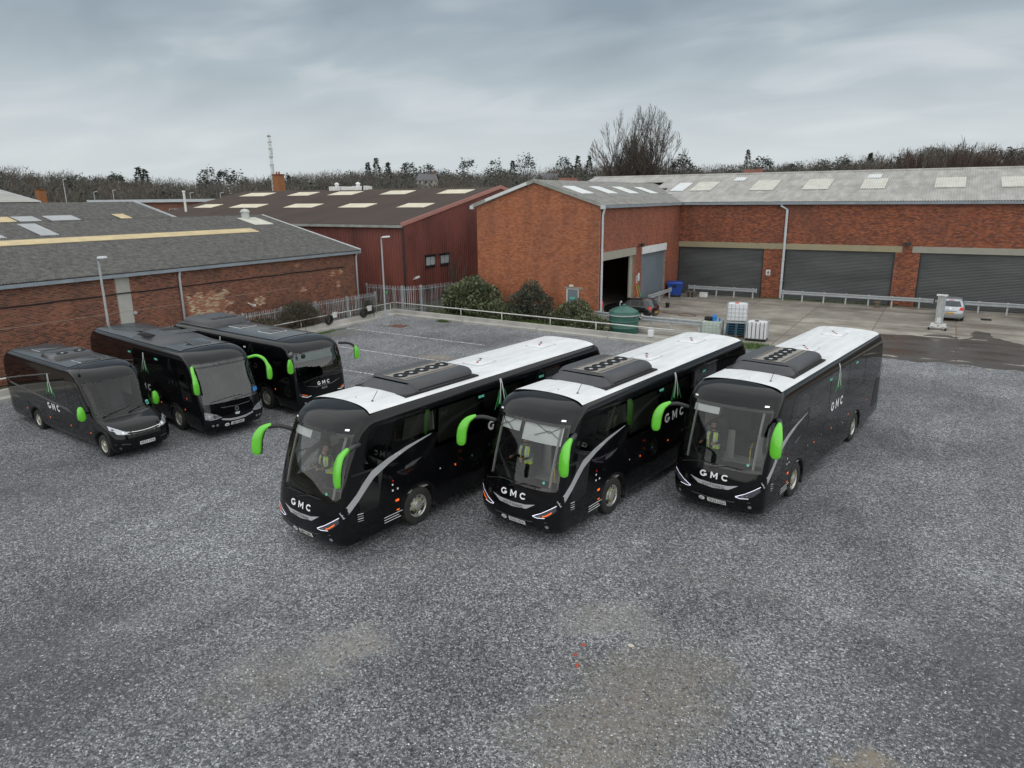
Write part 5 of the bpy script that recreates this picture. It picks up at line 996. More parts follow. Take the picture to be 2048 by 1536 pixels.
# ---------------------------------------------------------------- the three smaller vehicles on the left
def midi(name, cat, label, loc, rz, keys, length, hh, arches, T1, Z0, Z1, stations, wr=.46, group='smaller black coaches on the left', glassmat='teal_glass', swin=None, nf=2.8):
    o = thing(name, label, cat, loc, rz, group); st = list(stations)
    for xw, rr, _ in arches: st += [xw + rr + .001, xw + rr - .001] + [xw + rr * math.cos(R(a)) for a in range(12, 180, 12)] + [xw - rr + .001, xw - rr - .001]
    st = sorted(set(round(v, 4) for v in st), reverse=True); sh = Shell(keys, st, arches=arches, nf=nf, archz=1.15)
    nfc = 26
    def hole(z, k, v):
        if k == 'f' and abs(v) < T1 and Z0 < z < Z1: return True
        if swin and len(k) == 1 and k in 'lr' and swin[1] < v < swin[0] and swin[2] < z < swin[3]: return True
        return False
    sh.build('body', 'black_paint', o, hole, nfc)
    tc = np.linspace(-math.pi / 2, math.pi / 2, nfc + 1); tm = max(b for a, b in zip(tc[:-1], tc[1:]) if abs((a + b) / 2) < T1); ts = [t for t in tc if abs(t) <= tm + 1e-6]; zs = [z for z in sh.z if Z0 - 1e-6 <= z <= Z1 + 1e-6]
    MB().grid([[sh.tpt(t, z) for t in ts] for z in zs]).build('windscreen', glassmat, o, smooth=True)
    if swin:
        for sg in (1, -1):
            P = []
            for z in np.linspace(swin[2], swin[3], 7): xs = sh.xs(z); a = [x for x, s0 in zip(xs, sh.S) if swin[1] - 1e-3 < s0 < swin[0] + 1e-3]; w = sh.at(z)[0]; P.append([(a[0], sg * w, z), (a[-1], sg * w, z)])
            MB().grid(P).build('cab_window', 'tint_glass', o)
    w0 = keys[2][1]; MB().box(-length + .2, -.5, -w0 + .1, w0 - .1, .32, .4).build('underside', 'soft_black', o)
    for xw, rr, zc in arches:
        MB().grid([[(xw + rr * 1.01 * math.cos(R(a)), y, max(.32, zc + rr * 1.01 * math.sin(R(a)))) for a in range(-30, 211, 12)] for y in (-w0 + .01, w0 - .01)]).build('wheel_arch', 'soft_black', o, smooth=True)
        for sg in (1, -1): wheel(o, xw, sg * (w0 - .16), wr, .26, sg, 'coach')
    return o, sh
def common_side(o, sh, panes, zb, zt, gmc, lg, markers, sgns=(1, -1)):
    for sg in sgns:
        f = lambda a, b, s=sg: sh.side(a, b, s, .008)
        for xa, xb in panes: quad(lambda a, b, s=sg: sh.side(a, b, s, .004), [(xa, zb), (xb, zb), (xb, zt), (xa, zt)], 4, 4).build('side_window', 'black_glass', o, smooth=True)
        for xx, zz in markers: dot(f, xx, zz, .03, 8).build('marker_lamp', 'amber', o)
        logo(o, lambda a, b, s=sg: sh.side(a, b, s, .011), *lg, sg)
        if gmc: letters(o, lambda a, b, s=sg: sh.side(a, b, s, .012), 'GMC', *gmc, flip=(sg > 0))
# ---- midi coach with green horn mirrors
k2 = [(.30, 1.15, -.14, .42, -9.90, .25), (.46, 1.19, -.04, .44, -9.95, .25), (.72, 1.2, 0, .45, -9.97, .25), (.98, 1.2, -.03, .45, -9.97, .25), (1.3, 1.2, -.10, .45, -9.95, .25), (1.9, 1.2, -.30, .46, -9.91, .25), (2.45, 1.19, -.52, .48, -9.85, .27), (2.72, 1.175, -.68, .5, -9.80, .3),
      (2.86, 1.15, -.83, .54, -9.75, .32), (2.96, 1.11, -1.0, .58, -9.70, .34), (3.04, 1.02, -1.22, .6, -9.65, .34), (3.09, .86, -1.42, .5, -9.60, .3), (3.115, .5, -1.55, .35, -9.55, .2), (3.125, .01, -1.6, .05, -9.45, .05)]
D2, s2 = midi('coach', 'coach', 'black midi coach with long green horn mirrors, middle of the three on the left', (-21.66, 16.15, 0), R(-8.5), k2, 9.5, 3.1, [(-2.25, .56, .46), (-7.0, .56, .46)], 1.1, 1.3, 2.72, [-.62, -.8, -1.1, -1.5, -3.2, -4, -5, -6, -8, -8.7], swin=(-.79, -1.51, 1.29, 2.46))
common_side(D2, s2, ((-1.75, -3.3), (-3.34, -5.0), (-5.04, -6.7), (-6.74, -9.5)), 1.75, 2.72, (-4.7, 1.35, .26, 1.15), (-4.5, 2.3, .8), ((-1.5, .95), (-3.4, .9), (-4.8, .9), (-6, .9), (-8.2, .9)))
for sg in (1, -1):
    for xx in (-3.3, -5.6): quad(lambda a, b, s=sg: s2.side(a, b, s, .009), [(xx, 2.55), (xx - .25, 2.55), (xx - .25, 2.62), (xx, 2.62)], 1, 1).build('exit_sticker', 'teal_vinyl', D2)
    f = lambda a, b, s=sg: s2.front(a * s, b, .014)
    hl = strip(f, [(.62, .80), (.80, .93), (.98, .99), (1.12, 1.05)], [(.60, .77), (.80, .74), (.98, .73), (1.13, .78)], 2).build('headlamp', 'lamp_clear', D2, smooth=True)
    for a, b, r_ in ((.84, .84, .05), (.99, .87, .06)): dot(lambda u, v, s=sg: s2.front(u * s, v, .022), a, b, r_).build('lens', 'chrome', hl)
    for a in (.78, .92): dot(f, a, .52, .045).build('fog_lamp', 'chrome', D2)
    pth = smooth_path([(-.78, sg * 1.08, 2.60), (-.48, sg * 1.26, 2.68), (-.2, sg * 1.38, 2.58), (-.02, sg * 1.44, 2.32)]); 
    mirror(D2, pth, smooth_path([(-.12, sg * 1.39, 2.48), (.0, sg * 1.43, 2.3), (.04, sg * 1.43, 2.05), (.02, sg * 1.42, 1.82)], 4), 'lime', rad=[.05 + .012 * min(1, i / 10) for i in range(18)] + [.05], w=.21, lat=(.3, 1 * sg, 0), th=.14)
    strip(lambda a, b, s=sg: s2.side(a, b, s, .008), [(-1.66, .46), (-1.82, .86), (-2.25, 1.06), (-2.68, .86), (-2.84, .46)], [(-1.69, .46), (-1.84, .84), (-2.25, 1.03), (-2.66, .84), (-2.81, .46)], 1).build('arch_trim', 'dark_silver', D2)
f = lambda a, b: s2.front(a, b, .012)
strip(f, [(-.62, .74), (-.3, .68), (0, .66), (.3, .68), (.62, .74)], [(-.62, .69), (-.3, .6), (0, .58), (.3, .6), (.62, .69)], 1).build('bumper_trim', 'silver', D2)
strip(f, [(-1.1, 1.24), (-.5, 1.13), (0, 1.1), (.5, 1.13), (1.1, 1.24)], [(-1.1, 1.225), (-.5, 1.115), (0, 1.085), (.5, 1.115), (1.1, 1.225)], 1).build('bonnet_line', 'dark_silver', D2)
bd = dot(f, 0, .98, .085, 18).build('round_badge', 'dark_silver', D2); dot(lambda a, b: s2.front(a, b, .018), 0, .985, .04, 14, .055).build('emblem', 'chrome', bd); strip(f, [(-.1, .86), (.1, .86)], [(-.07, .78), (.07, .78)], 1).build('sensor_plate', 'pale_grey', D2)
plate(D2, lambda a, b, c=.01: s2.front(a, b, c), -.02, .48, 'YB74 GMV'); ov = dot(lambda a, b: s2.front(a, b, .016), .42 - .85, .47, .06, 14, .085).build('oval_badge', 'white_vinyl', D2); text_on(lambda a, b: s2.front(a, b, .021), 'UK', -.43, .47, .05, None, .02).build('lettering', 'ink', ov)
quad(lambda a, b: s2.front(a, b, .01), [(.82, 1.42), (1.02, 1.44), (1.02, 1.58), (.82, 1.56)], 2, 2).build('screen_sticker', 'blue_plastic', D2)
MB().grid([[s2.tpt(t, z, .004) for t in np.linspace(-1.08, 1.08, 16)] for z in (2.55, 2.72)]).build('screen_band', 'tint_glass', D2)
MB().tube([s2.front(y, 1.34 + .1 * math.sin((y + 1) * 1.5), .03) for y in np.linspace(-.9, .3, 8)], .013, 5).build('wiper', 'soft_black', D2); MB().tube([s2.front(y, 1.32 + .06 * math.sin((y + .2) * 2), .03) for y in np.linspace(-.1, .95, 8)], .013, 5).build('wiper', 'soft_black', D2)
ac = MB().grid([[(x, y, 3.06 + .30 * max(0, 1 - (abs(y) / 1.02)**3.2) * min(1, ((x + 6.05) * 3), (-3.0 - x) * 1.1 + .15)) for y in np.linspace(-1.02, 1.02, 15)] for x in (-6.05, -5.95, -5.8, -5.6, -5, -4.2, -3.7, -3.4, -3.2, -3.05, -3.0)]).build('air_conditioner', 'ac_grey', D2, smooth=True)
for k in range(9): MB().box(-4.55 - k * .1, -4.5 - k * .1, -.95, -.6, 3.30 - .02, 3.345 - .03).build('louvre', 'soft_black', ac)
for k in range(5): MB().box(-3.9 - k * .16, -3.82 - k * .16, -.05, .75, 3.352, 3.362).build('vent', 'dark_silver', ac)
MB().box(-5.4, -4.8, -.1, .55, 3.352, 3.366).build('fan_grille', 'soft_black', ac)
hq = rbox(-.4, .4, -.36, .36, 0, .05, .02).build('roof_hatch', 'roof_black', D2, smooth=True, angle=.5); hq.location = (-2.45, .05, 3.15); hq.rotation_euler = (0, R(7), 0)
hq = rbox(-.36, .36, -.34, .34, 0, .05, .02).build('roof_hatch', 'roof_black', D2, smooth=True, angle=.5); hq.location = (-6.8, .05, 3.13); hq.rotation_euler = (0, R(-7), 0)
MB().grid([[s2.top(x, y, .014) for y in np.linspace(-.98, .98, 15)] for x in np.linspace(-1.75, -9.35, 12)], flip=True).build('roof_panel', 'roof_black', D2, smooth=True)
# ---- boxier coach nearest the brick wall
k3 = [(0.300, 1.18, -.1, .36, -9.50, .2), (0.460, 1.215, -.03, .37, -9.55, .2), (0.720, 1.225, 0, .38, -9.55, .2), (1.000, 1.225, -.02, .38, -9.55, .2), (1.420, 1.225, -.05, .38, -9.55, .2), (1.950, 1.225, -.12, .38, -9.53, .2), (2.330, 1.215, -.22, .38, -9.50, .2), (2.540, 1.205, -.28, .4, -9.47, .22),
      (2.700, 1.18, -.42, .45, -9.43, .26), (2.820, 1.14, -.62, .5, -9.39, .3), (2.900, 1.06, -.86, .54, -9.35, .3), (2.950, .9, -1.1, .5, -9.30, .3), (2.980, .5, -1.3, .35, -9.25, .2), (2.990, .01, -1.4, .05, -9.15, .05)]
D3, s3 = midi('coach', 'coach', 'boxier black coach with chrome line across its nose, closest to the brick wall', (-20.95, 19.82, 0), R(-6), k3, 9.9, 3.1, [(-2.3, .58, .47), (-7.3, .58, .47)], 1.16, 1.42, 2.54, [-.45, -.55, -.95, -1.35, -3.2, -4, -5, -6, -8.2, -9], wr=.47, swin=(-.54, -1.36, 1.3, 2.33), nf=3.4)
common_side(D3, s3, ((-1.55, -3.3), (-3.34, -5.0), (-5.04, -6.7), (-6.74, -9.5)), 1.7, 2.56, (-4.7, 1.3, .26, 1.15), (-5.3, 2.35, .75), ((-1.55, .98), (-3.2, .95), (-5, .95), (-6.5, .95)))
for sg in (1, -1):
    for xx in (-3.4, -6.0): quad(lambda a, b, s=sg: s3.side(a, b, s, .009), [(xx, 2.46), (xx - .14, 2.46), (xx - .14, 2.53), (xx, 2.53)], 1, 1).build('exit_sticker', 'white_vinyl', D3)
    f = lambda a, b, s=sg: s3.front(a * s, b, .014)
    hl = strip(f, [(.66, .83), (.85, .82), (1.02, .90), (1.1, 1.0)], [(.66, .80), (.85, .76), (1.02, .80), (1.12, .88)], 1).build('headlamp', 'lamp_dark', D3); strip(lambda a, b, s=sg: s3.front(a * s, b, .02), [(.66, .825), (.85, .80), (1.05, .87)], [(.66, .80), (.85, .77), (1.05, .84)], 1).build('running_light', 'white_vinyl', hl); strip(lambda a, b, s=sg: s3.front(a * s, b, .02), [(.82, .86), (1.02, .93)], [(.82, .84), (1.02, .91)], 1).build('indicator', 'amber', hl)
    dot(f, .92, .55, .05).build('fog_lamp', 'lamp_clear', D3)
mirror(D3, smooth_path([(-.35, 1.15, 2.62), (.0, 1.42, 2.6), (.2, 1.55, 2.45)]), smooth_path([(.18, 1.54, 2.5), (.24, 1.58, 2.35), (.25, 1.58, 2.1), (.24, 1.57, 1.95)], 3), 'soft_black', rad=.05, w=.22, th=.13)
mirror(D3, smooth_path([(-.6, -1.2, 2.72), (-.3, -1.38, 2.62), (-.12, -1.44, 2.5)]), smooth_path([(-.12, -1.44, 2.42), (-.1, -1.45, 2.25), (-.1, -1.45, 2.0), (-.1, -1.45, 1.86)], 3), 'soft_black', rad=.05, w=.26, th=.13)
MB().lathe([(.001, -.03), (.11, -.02), (.12, .0), (.11, .03), (.001, .05)], 14, 'x', (-.12, -1.36, 2.58)).build('wide_mirror', 'dark_silver', D3, smooth=True)
MB().lathe([(.001, -.03), (.09, -.02), (.1, .0), (.09, .03), (.001, .05)], 14, 'x', (.12, -.98, 2.5)).tube([(-.25, -.95, 2.62), (.1, -.98, 2.56)], .02, 5).build('kerb_mirror', 'soft_black', D3, smooth=True)
f = lambda a, b: s3.front(a, b, .013)
strip(f, [(-1.15, 1.32), (-.75, 1.22), (-.4, 1.13), (.4, 1.13), (.75, 1.22), (1.15, 1.42)], [(-1.15, 1.305), (-.75, 1.205), (-.4, 1.112), (.4, 1.112), (.75, 1.205), (1.15, 1.405)], 1).build('chrome_line', 'chrome', D3)
letters(D3, lambda a, b: s3.front(a, b, .02), 'GMC', 0, 1.24, .15, .62); text_on(lambda a, b: s3.front(a, b, .02), 'ADS', 0, 1.02, .08, .28, .01, 1.1).build('lettering', 'silver', D3)
quad(lambda a, b: s3.front(a, b, .016), [(-.2, .44), (.32, .44), (.32, .555), (-.2, .555)], 4, 1).build('number_plate', 'plate_white', D3); ov = dot(lambda a, b: s3.front(a, b, .016), -.4, .5, .06, 14, .085).build('oval_badge', 'white_vinyl', D3)
for y0_, y1_ in ((-.9, .2), (0, .95)): MB().tube([s3.front(y, 1.38 + .12 * math.sin((y - y0_) * 2), .03) for y in np.linspace(y0_, y1_, 8)], .013, 5).build('wiper', 'soft_black', D3)
MB().grid([[s3.tpt(t, z, -.08) for t in np.linspace(-1.05, .45, 8)] for z in (2.2, 2.5)]).build('sun_blind', 'sky_grey', D3)
ac = rbox(-8.8, -6.3, -1.0, 1.0, 2.9, 3.24, .12, .10, 4).build('air_conditioner', 'ac_grey', D3, smooth=True, angle=.6); rbox(-8.9, -6.2, -1.03, 1.03, 2.88, 3.0, .04).build('plinth', 'roof_black', ac, smooth=True, angle=.6)
for k in range(4): MB().box(-7.0, -6.65, -.6 + k * .32, -.36 + k * .32, 3.238, 3.25).build('fan_grille', 'soft_black', ac)
MB().box(-8.4, -7.3, -.5, .5, 3.235, 3.245).build('lid_panel', 'ac_grey', ac)
for x in (-5.4, -3.2):
    h_ = rbox(x - .42, x + .42, -.38, .38, 2.97, 3.04, .02).build('roof_hatch', 'roof_black', D3, smooth=True, angle=.5); mb = MB(); mb.box(x - .42, x + .46, -.43, -.39, 2.97, 3.01).box(x + .43, x + .47, -.39, .38, 2.97, 3.01); mb.build('hatch_edge', 'white_paint', h_)
MB().grid([[s3.top(x, y, .014) for y in np.linspace(-1.0, 1.0, 15)] for x in np.linspace(-1.55, -9.05, 12)], flip=True).build('roof_panel', 'roof_black', D3, smooth=True)
MB().tube([(-1.5, .5, 2.97), (-1.62, .5, 3.26)], .009, 5).build('antenna', 'soft_black', D3)
for DD, ss, fx in ((D2, s2, -1.4), (D3, s3, -1.2)):
    seat(DD, fx - .1, -.62, 1.15); steering(DD, fx + .5, -.62, 1.38); MB().box(-8.5, -.7, -1.1, 1.1, .8, .86).build('cab_floor', 'grey_trim', DD)
    MB().grid([[ss.f0(y, 1.36) + Vector((-.05, 0, 0)) for y in np.linspace(-1, 1, 9)], [Vector((ss.f0(y, 1.36).x - .45, y, 1.3)) for y in np.linspace(-1, 1, 9)], [Vector((-.95, y, .86)) for y in np.linspace(-1, 1, 9)]]).build('dashboard', 'black_plastic', DD, smooth=True)
    for x in (-2.7, -3.6, -4.5):
        for y in (-.9, -.45, .45, .9): seat(DD, x, y, 1.15)
    MB().grid([[(x, y, z) for y, z in ((-1.13, 1.7), (-1.12, 2.5), (-.8, 2.78), (0, 2.84), (.8, 2.78), (1.12, 2.5), (1.13, 1.7))] for x in (-1.75, -6)]).build('headlining', 'grey_trim', DD, smooth=True)
# ---- minibus with a short bonnet
k1 = [(.28, .92, -.10, .36, -8.55, .2), (.42, .97, -.02, .38, -8.60, .2), (.62, .99, 0, .40, -8.62, .2), (.88, 1.0, -.05, .42, -8.62, .2), (1.04, 1.01, -.16, .46, -8.62, .2), (1.15, 1.01, -.40, .5, -8.62, .2), (1.24, 1.02, -.72, .5, -8.62, .2), (1.32, 1.03, -.98, .42, -8.60, .2), (1.75, 1.045, -1.26, .42, -8.58, .2), (2.15, 1.05, -1.52, .42, -8.52, .2), (2.42, 1.05, -1.70, .44, -8.46, .22),
      (2.60, 1.035, -1.88, .5, -8.40, .25), (2.73, .99, -2.12, .55, -8.34, .28), (2.81, .90, -2.4, .55, -8.30, .3), (2.855, .7, -2.65, .45, -8.25, .3), (2.875, .35, -2.8, .3, -8.20, .2), (2.88, .01, -2.85, .05, -8.10, .05)]
D1, s1 = midi('minibus', 'minibus', 'black minibus with short bonnet and small square green mirrors, leftmost vehicle', (-22.59, 13.12, 0), R(-5), k1, 8.6, 2.9, [(-.98, .47, .38), (-6.2, .47, .38)], 1.08, 1.32, 2.42, [-.5, -1.5, -1.75, -2.1, -2.5, -2.6, -3.4, -4.2, -5, -5.6, -7, -7.6, -8.2], wr=.38, glassmat='windscreen', group=None)
common_side(D1, s1, ((-3.0, -4.6), (-4.64, -6.4), (-6.44, -8.3)), 1.45, 2.5, (-4.35, 1.22, .25, 1.0), (-4.35, 2.05, .82), ((-1.7, .72), (-3.2, .72), (-4.9, .72), (-6.9, .75)))
D1['category'] = 'minibus'
for sg in (1, -1):
    f = lambda a, b, s=sg: s1.side(a, b, s, .006)
    quad(lambda a, b, s=sg: s1.side(a, b, s, .005), [(-1.75, 1.36), (-2.9, 1.36), (-2.9, 2.35), (-2.35, 2.35)], 5, 5).build('cab_window', 'black_glass', D1, smooth=True)
    strip(f, [(-8.4, 1.95), (-8.0, 1.68), (-5, 1.50), (-3.2, 1.38), (-2.95, 1.30)], [(-8.4, 1.9), (-8.0, 1.6), (-5, 1.42), (-3.2, 1.26), (-2.75, 1.20)], 1).build('waist_trim', 'dark_silver', D1)
    mirror(D1, [(-1.75, sg * 1.03, 1.45), (-1.6, sg * 1.2, 1.42)], [(-1.58, sg * 1.26, 1.72), (-1.56, sg * 1.27, 1.66), (-1.54, sg * 1.27, 1.48), (-1.54, sg * 1.26, 1.32), (-1.55, sg * 1.25, 1.26)], 'soft_black', rad=.035, w=.27, th=.17)
    fr = lambda a, b, s=sg: s1.front(a * s, b, .012)
    hl = strip(fr, [(.55, .93), (.68, 1.0), (.82, 1.08), (.93, 1.14)], [(.52, .86), (.68, .86), (.82, .90), (.96, 1.04)], 2).build('headlamp', 'lamp_clear', D1, smooth=True); dot(lambda a, b, s=sg: s1.front(a * s, b, .02), .66, .92, .04).build('lens', 'chrome', hl)
    strip(fr, [(.5, .52), (.7, .56), (.93, .58)], [(.5, .50), (.7, .535), (.93, .555)], 1).build('bumper_trim', 'dark_silver', D1); dot(fr, .8, .42, .04).build('fog_lamp', 'lamp_dark', D1)
    MB().lathe([(.05, 0), (.05, .03), (.001, .06)], 8, 'z', (-2.15, sg * .9, 2.7)).build('roof_lamp', 'soft_black', D1)
f = lambda a, b: s1.front(a, b, .012)
quad(lambda a, b: s1.front(a, b, .008), [(-.56, .70), (.56, .70), (.54, .92), (-.54, .92)], 10, 3).build('grille', 'soft_black', D1)
for k in range(3): strip(f, [(-.56, .93 - k * .07), (-.25, .895 - k * .07), (0, .885 - k * .07), (.25, .895 - k * .07), (.56, .93 - k * .07)], [(-.56, .912 - k * .07), (-.25, .878 - k * .07), (0, .868 - k * .07), (.25, .878 - k * .07), (.56, .912 - k * .07)], 1).build('grille_bar', 'chrome', D1)
plate(D1, lambda a, b, c=.01: s1.front(a, b, c), .05, .47, 'RE25 HHJ')
for y0_, y1_ in ((-.8, .15), (.02, .85)): MB().tube([s1.front(y, 1.33 + .2 * (y - y0_), .03) for y in np.linspace(y0_, y1_, 8)], .013, 5).build('wiper', 'soft_black', D1)
ac = rbox(-5.75, -4.35, -.72, .72, 2.84, 3.02, .06, .08, 3).build('air_conditioner', 'roof_black', D1, smooth=True, angle=.6)
for y in (-.3, .3):
    fn = MB().lathe([(.19, 0), (.19, .02), (.17, .02), (.16, .004), (.001, .004)], 16, 'z', (-4.75, y, 3.02)).build('fan', 'soft_black', ac); MB().lathe([(.05, .005), (.05, .02), (.001, .024)], 8, 'z', (-4.75, y, 3.02)).build('hub', 'pale_grey', fn)
MB().box(-5.6, -5.1, -.55, .55, 3.018, 3.03).build('grille', 'ac_grey', ac)
for x in (-3.5, -6.9): h_ = rbox(x - .35, x + .35, -.36, .36, 2.86, 2.92, .02).build('roof_hatch', 'roof_black', D1, smooth=True, angle=.5); MB().box(x - .35, x + .39, -.40, -.37, 2.86, 2.89).build('hatch_edge', 'pale_grey', h_)
MB().grid([[s1.top(x, y, .012) for y in np.linspace(-.86, .86, 13)] for x in np.linspace(-2.95, -8.05, 10)], flip=True).build('roof_panel', 'roof_black', D1, smooth=True)
MB().tube([(-2.5, -.72, 2.84), (-2.62, -.72, 3.05)], .008, 5).build('antenna', 'soft_black', D1)
quad(lambda a, b: s1.front(a, b, .01), [(.72, 1.42), (.84, 1.42), (.84, 1.56), (.72, 1.56)], 1, 1).build('screen_sticker', 'teal_vinyl', D1)
MB().grid([[s1.f0(y, 1.33) + Vector((-.06, 0, -.03)) for y in np.linspace(-.9, .9, 9)], [Vector((s1.f0(y, 1.33).x - .6, y, 1.26)) for y in np.linspace(-.9, .9, 9)], [Vector((-1.9, y, .8)) for y in np.linspace(-.9, .9, 9)]]).build('dashboard', 'ac_grey', D1, smooth=True)
for x, y in ((-2.55, -.5), (-2.55, .5), (-3.7, -.7), (-3.7, -.25), (-3.7, .55)): seat(D1, x, y, 1.0)
steering(D1, -2.0, -.5, 1.25, .2)
MB().grid([[(x, y, z) for y, z in ((-.98, 1.5), (-.96, 2.4), (-.7, 2.72), (0, 2.78), (.7, 2.72), (.96, 2.4), (.98, 1.5))] for x in (-2.6, -6)]).build('headlining', 'sky_grey', D1, smooth=True)
# ---------------------------------------------------------------- cars
def hatchback(label, loc, rz, paint, reg, s=1.0, group='parked cars'):
    o = thing('car', label, 'car', loc, rz, group)
    k = [(.22, .76, -.10, .4, -3.92, .35), (.34, .81, -.02, .42, -3.98, .36), (.52, .835, 0, .45, -4.0, .36), (.70, .84, -.06, .5, -3.97, .36), (.80, .835, -.2, .55, -3.95, .36), (.88, .825, -.62, .6, -3.92, .36), (.95, .81, -.98, .5, -3.87, .36), (1.10, .765, -1.22, .4, -3.78, .34), (1.28, .70, -1.52, .4, -3.66, .34), (1.38, .645, -1.78, .45, -3.56, .36), (1.435, .56, -2.0, .45, -3.46, .36), (1.46, .38, -2.2, .35, -3.38, .3), (1.468, .01, -2.3, .05, -3.3, .05)]
    ar = [(-.82, .36, .30), (-3.28, .36, .30)]; st = [-.46, -1.3, -1.7, -2.1, -2.5]
    for xw, rr, _ in ar: st += [xw + rr + .001, xw + rr - .001] + [xw + rr * math.cos(R(a)) for a in range(15, 180, 15)] + [xw - rr + .001, xw - rr - .001]
    sh = Shell(k, sorted(set(round(v, 4) for v in st if -3.62 < v < -.44), reverse=True), arches=ar, archz=.75, nf=2.4, nr=2.6, fade=2.2, sub=3); sh.build('body', paint, o)
    quad(lambda a, b: sh.front(a, b, .006), [(-.66, .97), (.66, .97), (.54, 1.36), (-.54, 1.36)], 8, 5).build('windscreen', 'black_glass', o, smooth=True); rw = quad(lambda a, b: sh.rear(a, b, .006), [(-.62, .99), (.62, .99), (.50, 1.33), (-.50, 1.33)], 8, 5).build('rear_window', 'smoke_rear', o, smooth=True); MB().tube([sh.rear(y, 1.0 + .1 * max(0, .3 - abs(y)), .02) for y in (.02, -.18, -.38)], .01, 5).build('rear_wiper', 'soft_black', rw)
    for sg in (1, -1):
        f = lambda a, b, q=sg: sh.side(a, b, q, .005)
        for c in ([(-1.42, .96), (-2.3, .96), (-2.3, 1.33), (-1.86, 1.33)], [(-2.36, .96), (-3.0, .96), (-3.0, 1.33), (-2.36, 1.33)], [(-3.05, .97), (-3.42, .99), (-3.3, 1.31), (-3.05, 1.33)]): quad(f, c, 4, 4).build('side_window', 'black_glass', o, smooth=True)
        for xw, rr, zc in ar: wheel(o, xw, sg * .74, .30, .19, sg, 'car')
        fr = lambda a, b, q=sg: sh.rear(a * q, b, .012); quad(fr, [(.50, .76), (.77, .74), (.74, .96), (.56, .94)], 4, 3).build('tail_lamp', 'red_lens', o, smooth=True)
        ff = lambda a, b, q=sg: sh.front(a * q, b, .012); quad(ff, [(.45, .62), (.76, .64), (.74, .78), (.5, .74)], 4, 3).build('headlamp', 'lamp_clear', o, smooth=True)
        MB().box(-1.55, -1.4, sg * .8 if sg > 0 else -.96, .96 if sg > 0 else sg * .8, .93, 1.07).build('door_mirror', paint, o)
    for xw, rr, zc in ar: MB().grid([[(xw + rr * 1.01 * math.cos(R(a)), y, max(.24, zc + rr * 1.01 * math.sin(R(a)))) for a in range(-20, 201, 15)] for y in (-.82, .82)]).build('wheel_arch', 'soft_black', o)
    MB().box(-3.75, -.3, -.7, .7, .2, .26).build('underside', 'soft_black', o)
    p = quad(lambda a, b: sh.rear(a, b, .016), [(-.26, .50), (.26, .50), (.26, .61), (-.26, .61)], 4, 1).build('number_plate', 'plate_yellow', o); [quad(lambda a, b: sh.rear(a, b, .021), [(q, .525), (q + .035, .525), (q + .035, .59), (q, .59)], 1, 1).build('plate_mark', 'ink', p) for q in (-.2, -.14, -.08, -.02, .08, .14, .2)]
    dot(lambda a, b: sh.rear(a, b, .012), 0, .86, .055, 14).build('emblem', 'chrome', o); quad(lambda a, b: sh.rear(a, b, .01), [(-.4, .66), (.4, .66), (.4, .69), (-.4, .69)], 4, 1).build('bumper_line', 'soft_black', o)
    quad(lambda a, b: sh.front(a, b, .01), [(-.5, .34), (.5, .34), (.46, .5), (-.46, .5)], 4, 2).build('grille', 'soft_black', o); MB().tube([(-3.35, 0, 1.45), (-3.55, 0, 1.62)], .008, 5).build('antenna', 'soft_black', o)
    quad(lambda a, b: sh.rear(a, b, .014), [(-.16, 1.36), (.16, 1.36), (.16, 1.385), (-.16, 1.385)], 2, 1).build('brake_light', 'red_lens', o)
    return o
pm('smoke_rear', (.045, .06, .07), .06, var=.2, scale=2)
hatchback('black hatchback half hidden behind the green tank, its red rear lamp showing', (-20.85, 47.75, 0), R(173), 'car_black', '')
hatchback('silver hatchback parked nose to the dark shutter behind the lifting column', (.62, 59.75, 0), R(90), 'car_silver', '')
hatchback('black car at the right edge of the picture, only its tail showing', (6.0, 59.6, 0), R(92), 'car_black', '')
hatchback('dark car standing inside the open garage doorway', (-27.5, 52.5, .01), R(180), 'car_black', '')
